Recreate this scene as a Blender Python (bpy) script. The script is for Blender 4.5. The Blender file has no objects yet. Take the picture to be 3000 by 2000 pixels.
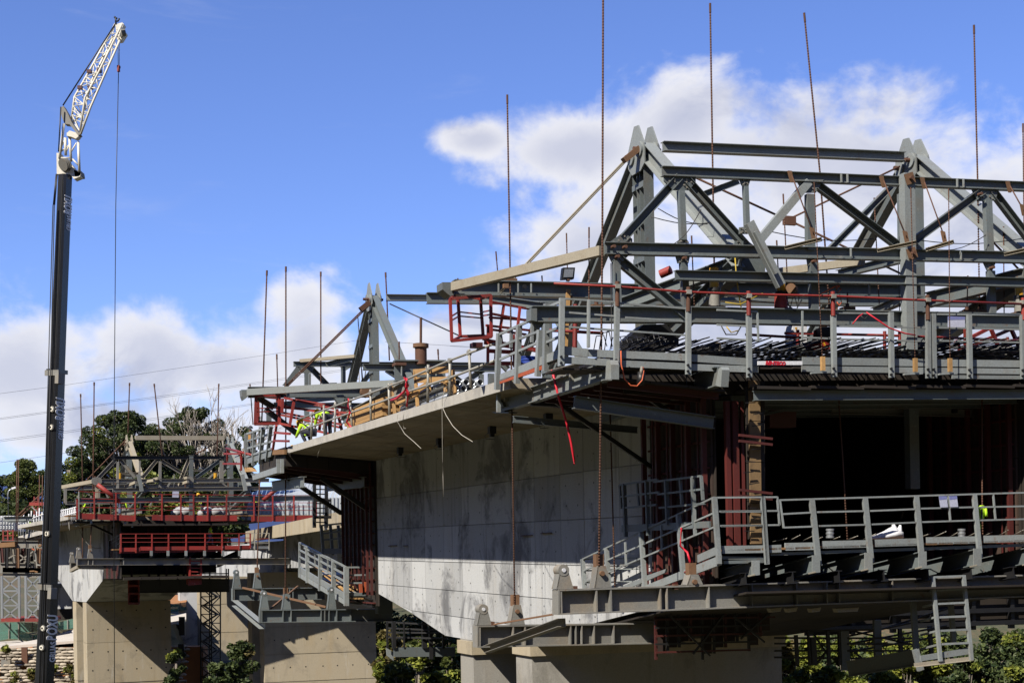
import bpy, bmesh, math, random
from mathutils import Vector, Matrix
random.seed(7)
V = Vector
sc = bpy.context.scene
C = sc.collection
# ------------------------------------------------------------------ camera
F, ROLL, HOR, CAMZ = 4500.0, 0.018, 640.0, 14.0
CAM = V((0, 0, CAMZ))
cr, sr = math.cos(ROLL), math.sin(ROLL)
cd = bpy.data.cameras.new('camera')
cd.sensor_width = 36; cd.lens = F / 3000 * 36
cd.shift_y = HOR / 3000; cd.clip_start = 0.5; cd.clip_end = 60000
cam = bpy.data.objects.new('camera', cd); C.objects.link(cam)
cam.matrix_world = Matrix(((cr, sr, 0, 0), (0, 0, -1, 0), (-sr, cr, 0, CAMZ), (0, 0, 0, 1)))
sc.camera = cam
# ------------------------------------------------------------------ bridge axes and the sun
TH = math.atan(1573.5 / F)
AX = V((-math.sin(TH), math.cos(TH), 0))          # along the bridge, away from the camera
TR = V((math.cos(TH), math.sin(TH), 0))           # across the bridge, to the right
UP = V((0, 0, 1))
SUNL = (TR * 1.0 + AX * 0.64 - UP * 1.15).normalized()   # direction the sunlight travels
# ------------------------------------------------------------------ world
SUN_EL = math.asin(-SUNL.z)
SUN_AZ = math.atan2(-SUNL.x, -SUNL.y)             # compass angle from +Y towards +X
world = bpy.data.worlds.new('World'); sc.world = world; world.use_nodes = True
wn, wl = world.node_tree.nodes, world.node_tree.links
wn.clear()
def W_(t, **k):
    n = wn.new(t)
    for a, b in k.items(): setattr(n, a, b)
    return n
def wmath(op, a, b=None, c=None):
    n = W_('ShaderNodeMath', operation=op)
    for i, v in enumerate((a, b, c)):
        if v is None: continue
        if isinstance(v, (int, float)): n.inputs[i].default_value = v
        else: wl.new(v, n.inputs[i])
    return n.outputs[0]
sky = W_('ShaderNodeTexSky', sky_type='NISHITA', sun_disc=False, sun_elevation=SUN_EL, sun_rotation=SUN_AZ)
sky.altitude = 900; sky.air_density = 1.0; sky.dust_density = 0.05; sky.ozone_density = 2.0
tint = W_('ShaderNodeMix', data_type='RGBA', blend_type='MULTIPLY'); tint.inputs[0].default_value = 1
wl.new(sky.outputs[0], tint.inputs[6]); tint.inputs[7].default_value = (0.98, 1.10, 1.66, 1)
geo = W_('ShaderNodeNewGeometry')
inc = W_('ShaderNodeVectorMath', operation='SCALE'); inc.inputs[3].default_value = -1
wl.new(geo.outputs['Incoming'], inc.inputs[0])
sep = W_('ShaderNodeSeparateXYZ'); wl.new(inc.outputs[0], sep.inputs[0])
az = wmath('ARCTAN2', sep.outputs[0], sep.outputs[1]); el = wmath('ARCSINE', sep.outputs[2])
pos = W_('ShaderNodeCombineXYZ'); wl.new(az, pos.inputs[0]); wl.new(el, pos.inputs[1])
def dirang(px, py):
    x, y = px - 1500, py - 1000 - HOR
    xr, yr = x * cr - y * sr, x * sr + y * cr
    d = V((xr / F, 1, -yr / F)).normalized()
    return math.atan2(d.x, d.y), math.asin(d.z)
# cumulus banks standing over the hills: (px, py, half width, half height) in degrees of sky
banks = [(2290, 470, 470, 250), (2010, 360, 260, 165), (2560, 480, 420, 230), (2900, 640, 460, 240), (1690, 440, 320, 130), (1400, 410, 170, 70),
         (2300, 900, 850, 400), (1750, 720, 300, 230), (2950, 950, 560, 380), (1420, 1080, 450, 190),
         (60, 1080, 330, 230), (450, 1055, 300, 200), (660, 1080, 260, 160), (900, 1000, 170, 250), (330, 1260, 620, 130), (850, 1200, 360, 150),
         (-400, 1050, 400, 240), (3600, 850, 600, 420), (-1300, 1150, 500, 200)]
cur = None
for (px, py, hw, hh) in banks:
    a, e = dirang(px, py)
    s1 = W_('ShaderNodeVectorMath', operation='SUBTRACT'); wl.new(pos.outputs[0], s1.inputs[0]); s1.inputs[1].default_value = (a, e, 0)
    s2 = W_('ShaderNodeVectorMath', operation='MULTIPLY'); wl.new(s1.outputs[0], s2.inputs[0]); s2.inputs[1].default_value = (F / hw, F / hh, 0)
    s3 = W_('ShaderNodeVectorMath', operation='LENGTH'); wl.new(s2.outputs[0], s3.inputs[0])
    v = wmath('SUBTRACT', 1.0, s3.outputs[1])
    cur = v if cur is None else wmath('SMOOTH_MAX', cur, v, 0.25)
bank = wmath('MAXIMUM', cur, -1.2)
def wnoise(scale, detail, rough, off=(0, 0, 0), sy=1.0, dist=0.0):
    m = W_('ShaderNodeMapping'); m.inputs['Location'].default_value = off; m.inputs['Scale'].default_value = (1, sy, 1)
    wl.new(pos.outputs[0], m.inputs[0])
    n = W_('ShaderNodeTexNoise'); n.inputs['Scale'].default_value = scale; n.inputs['Detail'].default_value = detail
    n.inputs['Roughness'].default_value = rough; n.inputs['Distortion'].default_value = dist
    wl.new(m.outputs[0], n.inputs['Vector']); return n.outputs[0]
n1 = wnoise(16, 9, 0.58, (1.3, 0.7, 0), 1.3, 0.25)
n2 = wnoise(55, 5, 0.55, (4.3, 2.7, 0), 1.2)
d0 = wmath('ADD', bank, wmath('MULTIPLY_ADD', n1, 2.0, -0.92))
d0 = wmath('ADD', d0, wmath('MULTIPLY_ADD', n2, 0.5, -0.25))
ramp = W_('ShaderNodeMapRange', interpolation_type='SMOOTHSTEP'); ramp.inputs[1].default_value = -0.02; ramp.inputs[2].default_value = 0.68
wl.new(d0, ramp.inputs[0])
# thin high veil
veil = wnoise(5, 6, 0.6, (9.1, 3.3, 0), 5.0, 0.4)
vr = W_('ShaderNodeMapRange', interpolation_type='SMOOTHSTEP'); vr.inputs[1].default_value = 0.58; vr.inputs[2].default_value = 0.80; vr.inputs[4].default_value = 0.16
wl.new(veil, vr.inputs[0])
mask = wmath('MAXIMUM', wmath('MULTIPLY', ramp.outputs[0], 0.93), vr.outputs[0])
# white tops, grey hollows: thick parts lose light, finer noise breaks them up
n3 = wnoise(8, 7, 0.6, (2.2, 8.8, 0), 1.6, 0.5)
lum = W_('ShaderNodeMapRange', interpolation_type='SMOOTHSTEP'); lum.inputs[1].default_value = 0.30; lum.inputs[2].default_value = 0.50
wl.new(n3, lum.inputs[0])
core = W_('ShaderNodeMapRange', interpolation_type='SMOOTHSTEP'); core.inputs[1].default_value = 0.30; core.inputs[2].default_value = 0.95; core.inputs[3].default_value = 1.0; core.inputs[4].default_value = 0.30
wl.new(wmath('ADD', bank, wmath('MULTIPLY_ADD', n1, 0.9, -0.45)), core.inputs[0])
cl = W_('ShaderNodeMix', data_type='RGBA'); wl.new(wmath('MULTIPLY', lum.outputs[0], core.outputs[0]), cl.inputs[0])
cl.inputs[6].default_value = (4.9, 5.15, 6.4, 1); cl.inputs[7].default_value = (8.5, 8.45, 8.75, 1)
mx = W_('ShaderNodeMix', data_type='RGBA'); wl.new(mask, mx.inputs[0]); wl.new(tint.outputs[2], mx.inputs[6]); wl.new(cl.outputs[2], mx.inputs[7])
bg = W_('ShaderNodeBackground'); bg.inputs[1].default_value = 0.05
wl.new(mx.outputs[2], bg.inputs[0])
world.cycles.sampling_method = 'MANUAL'; world.cycles.sample_map_resolution = 256
wo = W_('ShaderNodeOutputWorld'); wl.new(bg.outputs[0], wo.inputs[0])
# ------------------------------------------------------------------ sun, view
sd = bpy.data.lights.new('sun', 'SUN'); sd.energy = 5.0; sd.angle = math.radians(0.5); sd.color = (1.0, 0.93, 0.82)
so = bpy.data.objects.new('sun', sd); C.objects.link(so); so.location = (-60, -40, 90)
so.rotation_euler = (-SUNL).to_track_quat('Z', 'Y').to_euler()
sc.view_settings.view_transform = 'Standard'; sc.view_settings.look = 'None'
sc.view_settings.exposure = 1.1; sc.view_settings.gamma = 1.0; sc.view_settings.use_curve_mapping = False
# ------------------------------------------------------------------ picture-plane bookkeeping: where a sight line meets a real plane
def ray(p):
    x, y = p[0] - 1500, p[1] - 1000 - HOR
    return V(((x * cr - y * sr) / F, 1, -(x * sr + y * cr) / F))
def zoom(ox, oy, k): return lambda x, y: (ox + x / k, oy + y / k)
K = 2.61333
za, zb, zc, zd, ze, zf = zoom(1250, 350, K), zoom(2100, 350, K), zoom(1250, 750, K), zoom(2100, 750, K), zoom(1350, 1300, K), zoom(2100, 1350, K)
ya, yb, yc = zoom(0, 1100, K), zoom(650, 750, K), zoom(650, 1300, K)
yd, ye, yf = zoom(0, 1550, 3.4844), zoom(600, 1550, 3.136), zoom(100, 30, 2.75)
q = lambda x, y: (x * 1.27551, y * 1.27551)
def S(p, s):            # point of the cross-section plane s metres along the bridge
    r = ray(p); return CAM + r * (s / r.dot(AX))
def L(p, v):            # point of the longitudinal plane v metres to the right
    r = ray(p); return CAM + r * (v / r.dot(TR))
class Fr:               # a bridge of its own direction
    def __init__(f, deg):
        t = math.radians(deg); f.a = V((-math.sin(t), math.cos(t), 0)); f.t = V((math.cos(t), math.sin(t), 0))
    def S(f, p, s): r = ray(p); return CAM + r * (s / r.dot(f.a))
    def L(f, p, v): r = ray(p); return CAM + r * (v / r.dot(f.t))
    def B(f, s, v, z): return CAM + f.a * s + f.t * v + UP * z
    def sv(f, P): d = P - CAM; return d.dot(f.a), d.dot(f.t), d.z
N = Fr(math.degrees(TH))
def D(p, y):            # point at depth y
    return CAM + ray(p) * y
def B(s, v, z): return CAM + AX * s + TR * v + UP * z
def sv(P):              # bridge coordinates of a point
    d = P - CAM; return d.dot(AX), d.dot(TR), d.z
# ------------------------------------------------------------------ object helpers
def thing(name, label, cat, loc, group=None):
    o = bpy.data.objects.new(name, None); o.empty_display_size = 0.3; C.objects.link(o)
    o.location = loc; o['label'] = label; o['category'] = cat; o['kind'] = 'thing'
    if group: o['group'] = group
    return o
def wpos(o):
    p = V(o.location)
    while o.parent: o = o.parent; p = p + V(o.location)
    return p
class MB:
    def __init__(s): s.v, s.f, s.sm = [], [], []
    def add(s, vs, fs, smooth=False):
        n = len(s.v); s.v += [tuple(v) for v in vs]; s.f += [tuple(i + n for i in f) for f in fs]; s.sm += [smooth] * len(fs); return s
    def build(s, name, mat, parent=None, origin=None, **props):
        o0 = wpos(parent) if parent else (V(origin) if origin else V((0, 0, 0)))
        me = bpy.data.meshes.new(name)
        me.from_pydata([(a - o0.x, b - o0.y, c - o0.z) for a, b, c in s.v], [], s.f)
        me.polygons.foreach_set('use_smooth', s.sm)
        me.materials.append(mat)
        o = bpy.data.objects.new(name, me); C.objects.link(o)
        if parent: o.parent = parent
        else: o.location = o0
        for k, v in props.items(): o[k] = v
        return o
def frame(p0, p1, up):
    d = (p1 - p0).normalized(); u = up - d * up.dot(d)
    if u.length < 1e-4: u = AX - d * AX.dot(d)
    u.normalize(); return d, u, d.cross(u).normalized()
def sect(kind, w, h):
    a, b = w / 2, h / 2
    if kind == 'R': return [(-a, -b), (a, -b), (a, b), (-a, b)]
    if kind == 'I':
        tf, tw = max(0.014, h * 0.06), max(0.012, w * 0.05); tw /= 1
        return [(-a, -b), (a, -b), (a, -b + tf), (tw, -b + tf), (tw, b - tf), (a, b - tf), (a, b), (-a, b), (-a, b - tf), (-tw, b - tf), (-tw, -b + tf), (-a, -b + tf)]
    if kind == 'C':
        t = max(0.012, h * 0.07)
        return [(-a, -b), (a, -b), (a, -b + t), (-a + t, -b + t), (-a + t, b - t), (a, b - t), (a, b), (-a, b)]
    if kind == 'L':
        t = max(0.01, h * 0.1)
        return [(-a, -b), (a, -b), (a, -b + t), (-a + t, -b + t), (-a + t, b), (-a, b)]
    n = 8 if kind == 'O' else 6
    return [(a * math.cos(2 * math.pi * i / n), b * math.sin(2 * math.pi * i / n)) for i in range(n)]
def sweep(m, pts, kind, w, h, up=UP, caps=True):
    sec = sect(kind, w, h); n = len(sec); vs, fs = [], []
    N = len(pts)
    for i, p in enumerate(pts):
        a = pts[max(0, i - 1)]; b = pts[min(N - 1, i + 1)]
        d, u, s = frame(a, b, up)
        vs += [p + s * x + u * y for x, y in sec]
    for i in range(N - 1):
        for k in range(n):
            fs.append((i * n + k, i * n + (k + 1) % n, (i + 1) * n + (k + 1) % n, (i + 1) * n + k))
    if caps:
        fs.append(tuple(range(n - 1, -1, -1))); fs.append(tuple((N - 1) * n + k for k in range(n)))
    m.add(vs, fs, kind in 'Oo' )
    return m
def bar(parent, name, mat, p0, p1, w, h=None, kind='R', up=UP, **props):
    return sweep(MB(), [V(p0), V(p1)], kind, w, h or w, up).build(name, mat, parent, **props)
def tube(parent, name, mat, pts, r, kind='O', **props):
    return sweep(MB(), [V(p) for p in pts], kind, 2 * r, 2 * r).build(name, mat, parent, **props)
def prism(m, poly, d):   # closed polygon of points pushed by vector d
    n = len(poly); d = V(d)
    m.add(list(poly) + [p + d for p in poly], [tuple(range(n - 1, -1, -1)), tuple(range(n, 2 * n))] + [(i, (i + 1) % n, n + (i + 1) % n, n + i) for i in range(n)])
    return m
def plate(parent, name, mat, poly, d, **props): return prism(MB(), [V(p) for p in poly], d).build(name, mat, parent, **props)
def box(m, c, ex, ey, ez):   # centre and three half vectors
    vs = [c + ex * i + ey * j + ez * k for i in (-1, 1) for j in (-1, 1) for k in (-1, 1)]
    m.add(vs, [(0, 1, 3, 2), (4, 6, 7, 5), (0, 4, 5, 1), (2, 3, 7, 6), (0, 2, 6, 4), (1, 5, 7, 3)]); return m
def sbox(parent, name, mat, s0, s1, v0, v1, z0, z1, **props):   # box in bridge coordinates
    return box(MB(), B((s0 + s1) / 2, (v0 + v1) / 2, (z0 + z1) / 2), AX * (s1 - s0) / 2, TR * (v1 - v0) / 2, UP * (z1 - z0) / 2).build(name, mat, parent, **props)
def cyl(m, p0, p1, r0, r1=None, n=12, smooth=True):
    r1 = r0 if r1 is None else r1
    d, u, s = frame(p0, p1, UP); vs = []
    for p, r in ((p0, r0), (p1, r1)): vs += [p + (s * math.cos(2 * math.pi * i / n) + u * math.sin(2 * math.pi * i / n)) * r for i in range(n)]
    m.add(vs, [(i, (i + 1) % n, n + (i + 1) % n, n + i) for i in range(n)], smooth); m.add(vs, [tuple(range(n - 1, -1, -1)), tuple(range(n, 2 * n))]); return m
def cylo(parent, name, mat, p0, p1, r0, r1=None, n=12, **props): return cyl(MB(), V(p0), V(p1), r0, r1, n).build(name, mat, parent, **props)
def lerp(a, b, t): return a + (b - a) * t
# ------------------------------------------------------------------ materials
ALB = 0.60
def newmat(name):
    m = bpy.data.materials.new(name); m.use_nodes = True
    return m, m.node_tree.nodes, m.node_tree.links, m.node_tree.nodes['Principled BSDF']
def paint(name, col, rough=0.5, metal=0.0, dirt=(0.2, 0.16, 0.11), amt=0.35, scale=1.6, rnd=0.12, bump=0.0, fine=28, streak=False, spec=0.4, rust=0.0):
    m, n, l, b = newmat(name)
    tc = n.new('ShaderNodeTexCoord'); mp = n.new('ShaderNodeMapping'); l.new(tc.outputs['Object'], mp.inputs[0])
    if streak: mp.inputs['Scale'].default_value = (1, 1, 0.12)
    oi = n.new('ShaderNodeObjectInfo')
    ad = n.new('ShaderNodeVectorMath'); ad.operation = 'ADD'
    sc_ = n.new('ShaderNodeVectorMath'); sc_.operation = 'SCALE'; sc_.inputs[3].default_value = 37
    cb = n.new('ShaderNodeCombineXYZ'); l.new(oi.outputs['Random'], cb.inputs[0]); l.new(oi.outputs['Random'], cb.inputs[1]); l.new(cb.outputs[0], sc_.inputs[0])
    l.new(mp.outputs[0], ad.inputs[0]); l.new(sc_.outputs[0], ad.inputs[1])
    n1 = n.new('ShaderNodeTexNoise'); n1.inputs['Scale'].default_value = scale; n1.inputs['Detail'].default_value = 6; n1.inputs['Roughness'].default_value = 0.62
    n2 = n.new('ShaderNodeTexNoise'); n2.inputs['Scale'].default_value = fine; n2.inputs['Detail'].default_value = 4
    l.new(ad.outputs[0], n1.inputs[0]); l.new(ad.outputs[0], n2.inputs[0])
    r = n.new('ShaderNodeMapRange'); r.inputs[1].default_value = 0.48; r.inputs[2].default_value = 0.78; r.inputs[4].default_value = amt; l.new(n1.outputs[0], r.inputs[0])
    mx = n.new('ShaderNodeMix'); mx.data_type = 'RGBA'; l.new(r.outputs[0], mx.inputs[0])
    mx.inputs[6].default_value = (*[c * ALB for c in col], 1); mx.inputs[7].default_value = (*[c * ALB for c in dirt], 1)
    if rust:
        n3 = n.new('ShaderNodeTexNoise'); n3.inputs['Scale'].default_value = 3.3; n3.inputs['Detail'].default_value = 8; n3.inputs['Roughness'].default_value = 0.72; l.new(ad.outputs[0], n3.inputs[0])
        r3 = n.new('ShaderNodeMapRange'); r3.inputs[1].default_value = 0.60; r3.inputs[2].default_value = 0.68; r3.inputs[4].default_value = rust; l.new(n3.outputs[0], r3.inputs[0])
        m3 = n.new('ShaderNodeMix'); m3.data_type = 'RGBA'; l.new(r3.outputs[0], m3.inputs[0]); l.new(mx.outputs[2], m3.inputs[6]); m3.inputs[7].default_value = (0.105, 0.048, 0.022, 1); mx = m3
        r4 = n.new('ShaderNodeMapRange'); r4.inputs[1].default_value = 0.40; r4.inputs[2].default_value = 0.32; r4.inputs[4].default_value = rust * 0.8; l.new(n3.outputs[0], r4.inputs[0])
        m4 = n.new('ShaderNodeMix'); m4.data_type = 'RGBA'; l.new(r4.outputs[0], m4.inputs[0]); l.new(mx.outputs[2], m4.inputs[6]); m4.inputs[7].default_value = (0.20, 0.19, 0.17, 1); mx = m4
    # brightness: object to object, and fine mottling
    a1 = n.new('ShaderNodeMapRange'); a1.inputs[3].default_value = 1 - rnd; a1.inputs[4].default_value = 1 + rnd; l.new(oi.outputs['Random'], a1.inputs[0])
    a2 = n.new('ShaderNodeMapRange'); a2.inputs[1].default_value = 0.3; a2.inputs[2].default_value = 0.7; a2.inputs[3].default_value = 0.86; a2.inputs[4].default_value = 1.12; l.new(n2.outputs[0], a2.inputs[0])
    mu = n.new('ShaderNodeMath'); mu.operation = 'MULTIPLY'; l.new(a1.outputs[0], mu.inputs[0]); l.new(a2.outputs[0], mu.inputs[1])
    vm = n.new('ShaderNodeVectorMath'); vm.operation = 'SCALE'; l.new(mx.outputs[2], vm.inputs[0]); l.new(mu.outputs[0], vm.inputs[3])
    l.new(vm.outputs[0], b.inputs['Base Color'])
    b.inputs['Roughness'].default_value = rough; b.inputs['Metallic'].default_value = metal; b.inputs['Specular IOR Level'].default_value = spec
    if bump:
        bp = n.new('ShaderNodeBump'); bp.inputs['Strength'].default_value = bump; bp.inputs['Distance'].default_value = 0.02; l.new(n2.outputs[0], bp.inputs['Height']); l.new(bp.outputs[0], b.inputs['Normal'])
    return m
def concrete(name, col, stain=(0.15, 0.15, 0.155), amt=0.7, warm=(0.36, 0.27, 0.15), wamt=0.25, rnd=0.10, holes=True, seam=None):
    m, n, l, b = newmat(name)
    tc = n.new('ShaderNodeTexCoord'); oi = n.new('ShaderNodeObjectInfo')
    P = tc.outputs['Object']
    def noise(scale, det, mapping=(1, 1, 1), rough=0.6, dist=0.0):
        mp = n.new('ShaderNodeMapping'); mp.inputs['Scale'].default_value = mapping; l.new(P, mp.inputs[0])
        t = n.new('ShaderNodeTexNoise'); t.inputs['Scale'].default_value = scale; t.inputs['Detail'].default_value = det; t.inputs['Roughness'].default_value = rough; t.inputs['Distortion'].default_value = dist
        l.new(mp.outputs[0], t.inputs[0]); return t.outputs[0]
    def rng(x, a, c, d=0.0, e=1.0):
        r = n.new('ShaderNodeMapRange'); r.inputs[1].default_value = a; r.inputs[2].default_value = c; r.inputs[3].default_value = d; r.inputs[4].default_value = e; l.new(x, r.inputs[0]); return r.outputs[0]
    def mix(f, a, c):
        x = n.new('ShaderNodeMix'); x.data_type = 'RGBA'; l.new(f, x.inputs[0])
        for k, v in ((6, a), (7, c)):
            if isinstance(v, tuple): x.inputs[k].default_value = (*v, 1)
            else: l.new(v, x.inputs[k])
        return x.outputs[2]
    blot = rng(noise(0.42, 9, (1, 1, 0.9), 0.68, 0.5), 0.51, 0.62, 0, amt)
    strk = rng(noise(3.2, 5, (1, 1, 0.06), 0.6), 0.55, 0.72, 0, amt * 0.6)
    wrm = rng(noise(0.9, 5, (1, 1, 0.25), 0.6), 0.5, 0.75, 0, wamt)
    c = mix(wrm, tuple(col), tuple(warm)); c = mix(blot, c, tuple(stain)); c = mix(strk, c, tuple(stain))
    pale = rng(noise(2.0, 6, (1, 1, 0.15), 0.65), 0.60, 0.72, 0, 0.45); c = mix(pale, c, (0.62, 0.60, 0.56))
    if holes:
        vo = n.new('ShaderNodeTexVoronoi'); vo.inputs['Scale'].default_value = 2.3; l.new(P, vo.inputs['Vector'])
        hl = rng(vo.outputs['Distance'], 0.035, 0.05, 0.8, 0.0); c = mix(hl, c, (0.04, 0.04, 0.04))
    fine = noise(26, 5); br = rng(fine, 0.3, 0.7, 0.86, 1.1)
    rn = rng(oi.outputs['Random'], 0, 1, 1 - rnd, 1 + rnd)
    mu = n.new('ShaderNodeMath'); mu.operation = 'MULTIPLY'; l.new(br, mu.inputs[0]); l.new(rn, mu.inputs[1])
    rn2 = rng(rn, 0, 2, 0, 2 * ALB); l.new(rn2, mu.inputs[1])
    vm = n.new('ShaderNodeVectorMath'); vm.operation = 'SCALE'; l.new(c, vm.inputs[0]); l.new(mu.outputs[0], vm.inputs[3]); l.new(vm.outputs[0], b.inputs['Base Color'])
    b.inputs['Roughness'].default_value = 0.85; b.inputs['Specular IOR Level'].default_value = 0.2
    bp = n.new('ShaderNodeBump'); bp.inputs['Strength'].default_value = 0.25; bp.inputs['Distance'].default_value = 0.02; l.new(fine, bp.inputs['Height']); l.new(bp.outputs[0], b.inputs['Normal'])
    return m
STEEL = paint('grey_painted_steel', (0.140, 0.163, 0.165), 0.5, 0.0, (0.17, 0.13, 0.085), 0.55, 1.3, 0.18, rust=.55)
PALE = paint('pale_grey_painted_steel', (0.245, 0.268, 0.265), 0.5, 0.0, (0.2, 0.17, 0.12), 0.45, 1.5, 0.14, rust=.5)
RAIL = paint('grey_rail_paint', (0.255, 0.28, 0.28), 0.5, 0.0, (0.16, 0.12, 0.08), 0.4, 2.5, 0.16, rust=.6)
DUST = paint('dusty_steel', (0.205, 0.20, 0.18), 0.7, 0.0, (0.30, 0.22, 0.13), 0.65, 1.1, 0.15, rust=.6)
TAN = paint('tan_dusty_beam', (0.33, 0.295, 0.225), 0.75, 0.0, (0.24, 0.17, 0.10), 0.5, 2.0, 0.08)
RED = paint('red_painted_steel', (0.26, 0.021, 0.015), 0.6, 0.0, (0.12, 0.05, 0.035), 0.65, 2.2, 0.28, rust=.6)
ORANGE = paint('orange_primer', (0.40, 0.085, 0.03), 0.6, 0.0, (0.2, 0.06, 0.03), 0.4, 2.0, 0.10)
RUST = paint('rust', (0.115, 0.052, 0.030), 0.85, 0.1, (0.08, 0.03, 0.015), 0.6, 6.0, 0.15)
RUSTL = paint('orange_rust', (0.175, 0.092, 0.046), 0.85, 0.0, (0.12, 0.05, 0.02), 0.6, 6.0, 0.15)
REBAR = paint('dark_rebar', (0.020, 0.021, 0.024), 0.35, 0.3, (0.07, 0.04, 0.025), 0.3, 4.0, 0.3)
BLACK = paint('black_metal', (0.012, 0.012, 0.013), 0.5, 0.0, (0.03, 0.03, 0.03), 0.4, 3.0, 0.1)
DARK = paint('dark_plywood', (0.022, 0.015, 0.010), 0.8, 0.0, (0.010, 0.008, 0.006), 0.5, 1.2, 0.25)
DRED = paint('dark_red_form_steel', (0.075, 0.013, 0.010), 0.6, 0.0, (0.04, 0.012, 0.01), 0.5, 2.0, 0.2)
TIMB = paint('yellow_timber', (0.46, 0.27, 0.10), 0.75, 0.0, (0.26, 0.13, 0.05), 0.5, 3.0, 0.18, streak=False)
WOOD = paint('brown_plywood', (0.27, 0.14, 0.055), 0.75, 0.0, (0.13, 0.07, 0.03), 0.5, 2.0, 0.15)
YEL = paint('yellow_jack_paint', (0.62, 0.33, 0.015), 0.5, 0.0, (0.25, 0.10, 0.02), 0.6, 5.0, 0.1)
HIVIS = paint('lime_high_visibility_cloth', (0.50, 0.82, 0.02), 0.8, 0.0, (0.38, 0.6, 0.02), 0.5, 6.0, 0.08)
NAVY = paint('dark_blue_work_trousers', (0.018, 0.022, 0.04), 0.9, 0.0, (0.03, 0.03, 0.035), 0.5, 5.0, 0.2)
DENIM = paint('denim', (0.07, 0.10, 0.17), 0.9, 0.0, (0.12, 0.14, 0.2), 0.5, 5.0, 0.1)
SKIN = paint('skin', (0.30, 0.17, 0.11), 0.6, 0.0, (0.28, 0.14, 0.09), 0.3, 8.0, 0.1)
HATY = paint('yellow_hard_hat', (0.75, 0.42, 0.01), 0.35, 0.0, (0.6, 0.33, 0.01), 0.2, 5.0, 0.05)
HATB = paint('blue_hard_hat', (0.02, 0.05, 0.25), 0.35, 0.0, (0.02, 0.04, 0.2), 0.2, 5.0, 0.05)
TAPE = paint('red_plastic_tape', (0.62, 0.015, 0.035), 0.5, 0.0, (0.5, 0.01, 0.03), 0.3, 9.0, 0.1)
WHITE = paint('white_plastic', (0.72, 0.73, 0.76), 0.6, 0.0, (0.55, 0.55, 0.55), 0.3, 4.0, 0.05)
SHEET = paint('blue_white_paper', (0.50, 0.52, 0.66), 0.6, 0.0, (0.6, 0.6, 0.66), 0.3, 4.0, 0.03)
PAPERB = paint('blue_paper_panel', (0.20, 0.22, 0.46), 0.6, 0.0, (0.2, 0.2, 0.4), 0.2, 4.0, 0.03)
GALV = paint('galvanised_steel', (0.46, 0.49, 0.52), 0.35, 0.6, (0.3, 0.31, 0.32), 0.4, 4.0, 0.1)
SCAF = paint('scaffold_tube', (0.36, 0.35, 0.31), 0.55, 0.2, (0.22, 0.17, 0.11), 0.5, 5.0, 0.12)
BLUE = paint('blue_drum', (0.015, 0.05, 0.32), 0.45, 0.0, (0.02, 0.04, 0.2), 0.3, 4.0, 0.05)
CONC = concrete('grey_concrete', (0.50, 0.51, 0.515), (0.14, 0.142, 0.15), 0.80, (0.42, 0.35, 0.25), 0.22, 0.17)
PIERG = concrete('grey_pier_concrete', (0.36, 0.345, 0.31), (0.17, 0.16, 0.14), 0.55, (0.36, 0.28, 0.17), 0.3, 0.06)
CONCW = concrete('tan_concrete', (0.46, 0.395, 0.285), (0.24, 0.21, 0.16), 0.45, (0.45, 0.32, 0.15), 0.4, 0.05)
CONCE = concrete('pale_concrete_edge', (0.50, 0.475, 0.43), (0.26, 0.25, 0.23), 0.5, (0.4, 0.33, 0.23), 0.25, 0.06)
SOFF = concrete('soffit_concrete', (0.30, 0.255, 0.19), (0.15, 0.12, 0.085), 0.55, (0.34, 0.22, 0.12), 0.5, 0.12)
# ================================================================== terrain
def sm(x, a, b):
    t = min(1, max(0, (x - a) / (b - a))); return t * t * (3 - 2 * t)
def ground_z(x, y):
    w = sm(-(x + 0.2116 * y), -0.5, 1.5)
    z = (1 - w) * 7.2 * sm(y, 188, 235) + w * (0.6 * sm(y, 118, 149) + 5.4 * sm(y, 150.3, 152.6) + 1.2 * sm(y, 152, 172)) + 9 * sm(y, 190, 420) + 40 * sm(y, 600, 3000)
    z += 0.5 * math.sin(x * 0.11 + y * 0.07) * sm(y, 90, 140) + 0.25 * math.sin(x * 0.31 - y * 0.23)
    z -= 3.0 * sm(-y, 0, 30) * (1 - sm(-y, 60, 90))
    r = math.hypot(x - 10, y)
    back = sm(-y, -20, 60) * sm(r, 60, 190) + sm(-x, 90, 260) * sm(-y, -140, -20) * .8 + .9 * sm(-(x + 0.45 * y), 55, 190) * sm(y, -30, 30) * (1 - sm(y, 300, 420))  # unseen hillsides behind and left of the camera, added to block low sky light
    z += 95 * min(1, back)
    return z
def terrain():
    xs = [-6000, -3000, -1500, -800, -500] + sorted([-300 + 8 * i for i in range(90)] + [-40 + 1.25 * i for i in range(14)]) + [450, 600, 900, 1600, 3000, 6000]
    ys = [-500, -400, -300, -240, -200, -170, -140, -115, -92, -72, -55] + sorted([8 * i for i in range(-5, 60)] + [149.6, 150.4, 151.3, 152.8, 155]) + [500, 600, 800, 1100, 1600, 2400, 3600, 5200, 8000]
    m = MB(); nx = len(xs)
    vs = [V((x, y, ground_z(x, y))) for y in ys for x in xs]
    fs = [(j * nx + i, j * nx + i + 1, (j + 1) * nx + i + 1, (j + 1) * nx + i) for j in range(len(ys) - 1) for i in range(nx - 1)]
    m.add(vs, fs, True); return m
mt, n_, l_, b_ = newmat('dry_scrub_ground')
tc = n_.new('ShaderNodeTexCoord'); n1_ = n_.new('ShaderNodeTexNoise'); n1_.inputs['Scale'].default_value = 0.12; n1_.inputs['Detail'].default_value = 8
l_.new(tc.outputs['Object'], n1_.inputs[0])
rp = n_.new('ShaderNodeValToRGB'); rp.color_ramp.elements[0].position = 0.38; rp.color_ramp.elements[0].color = (0.022, 0.032, 0.010, 1)
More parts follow.
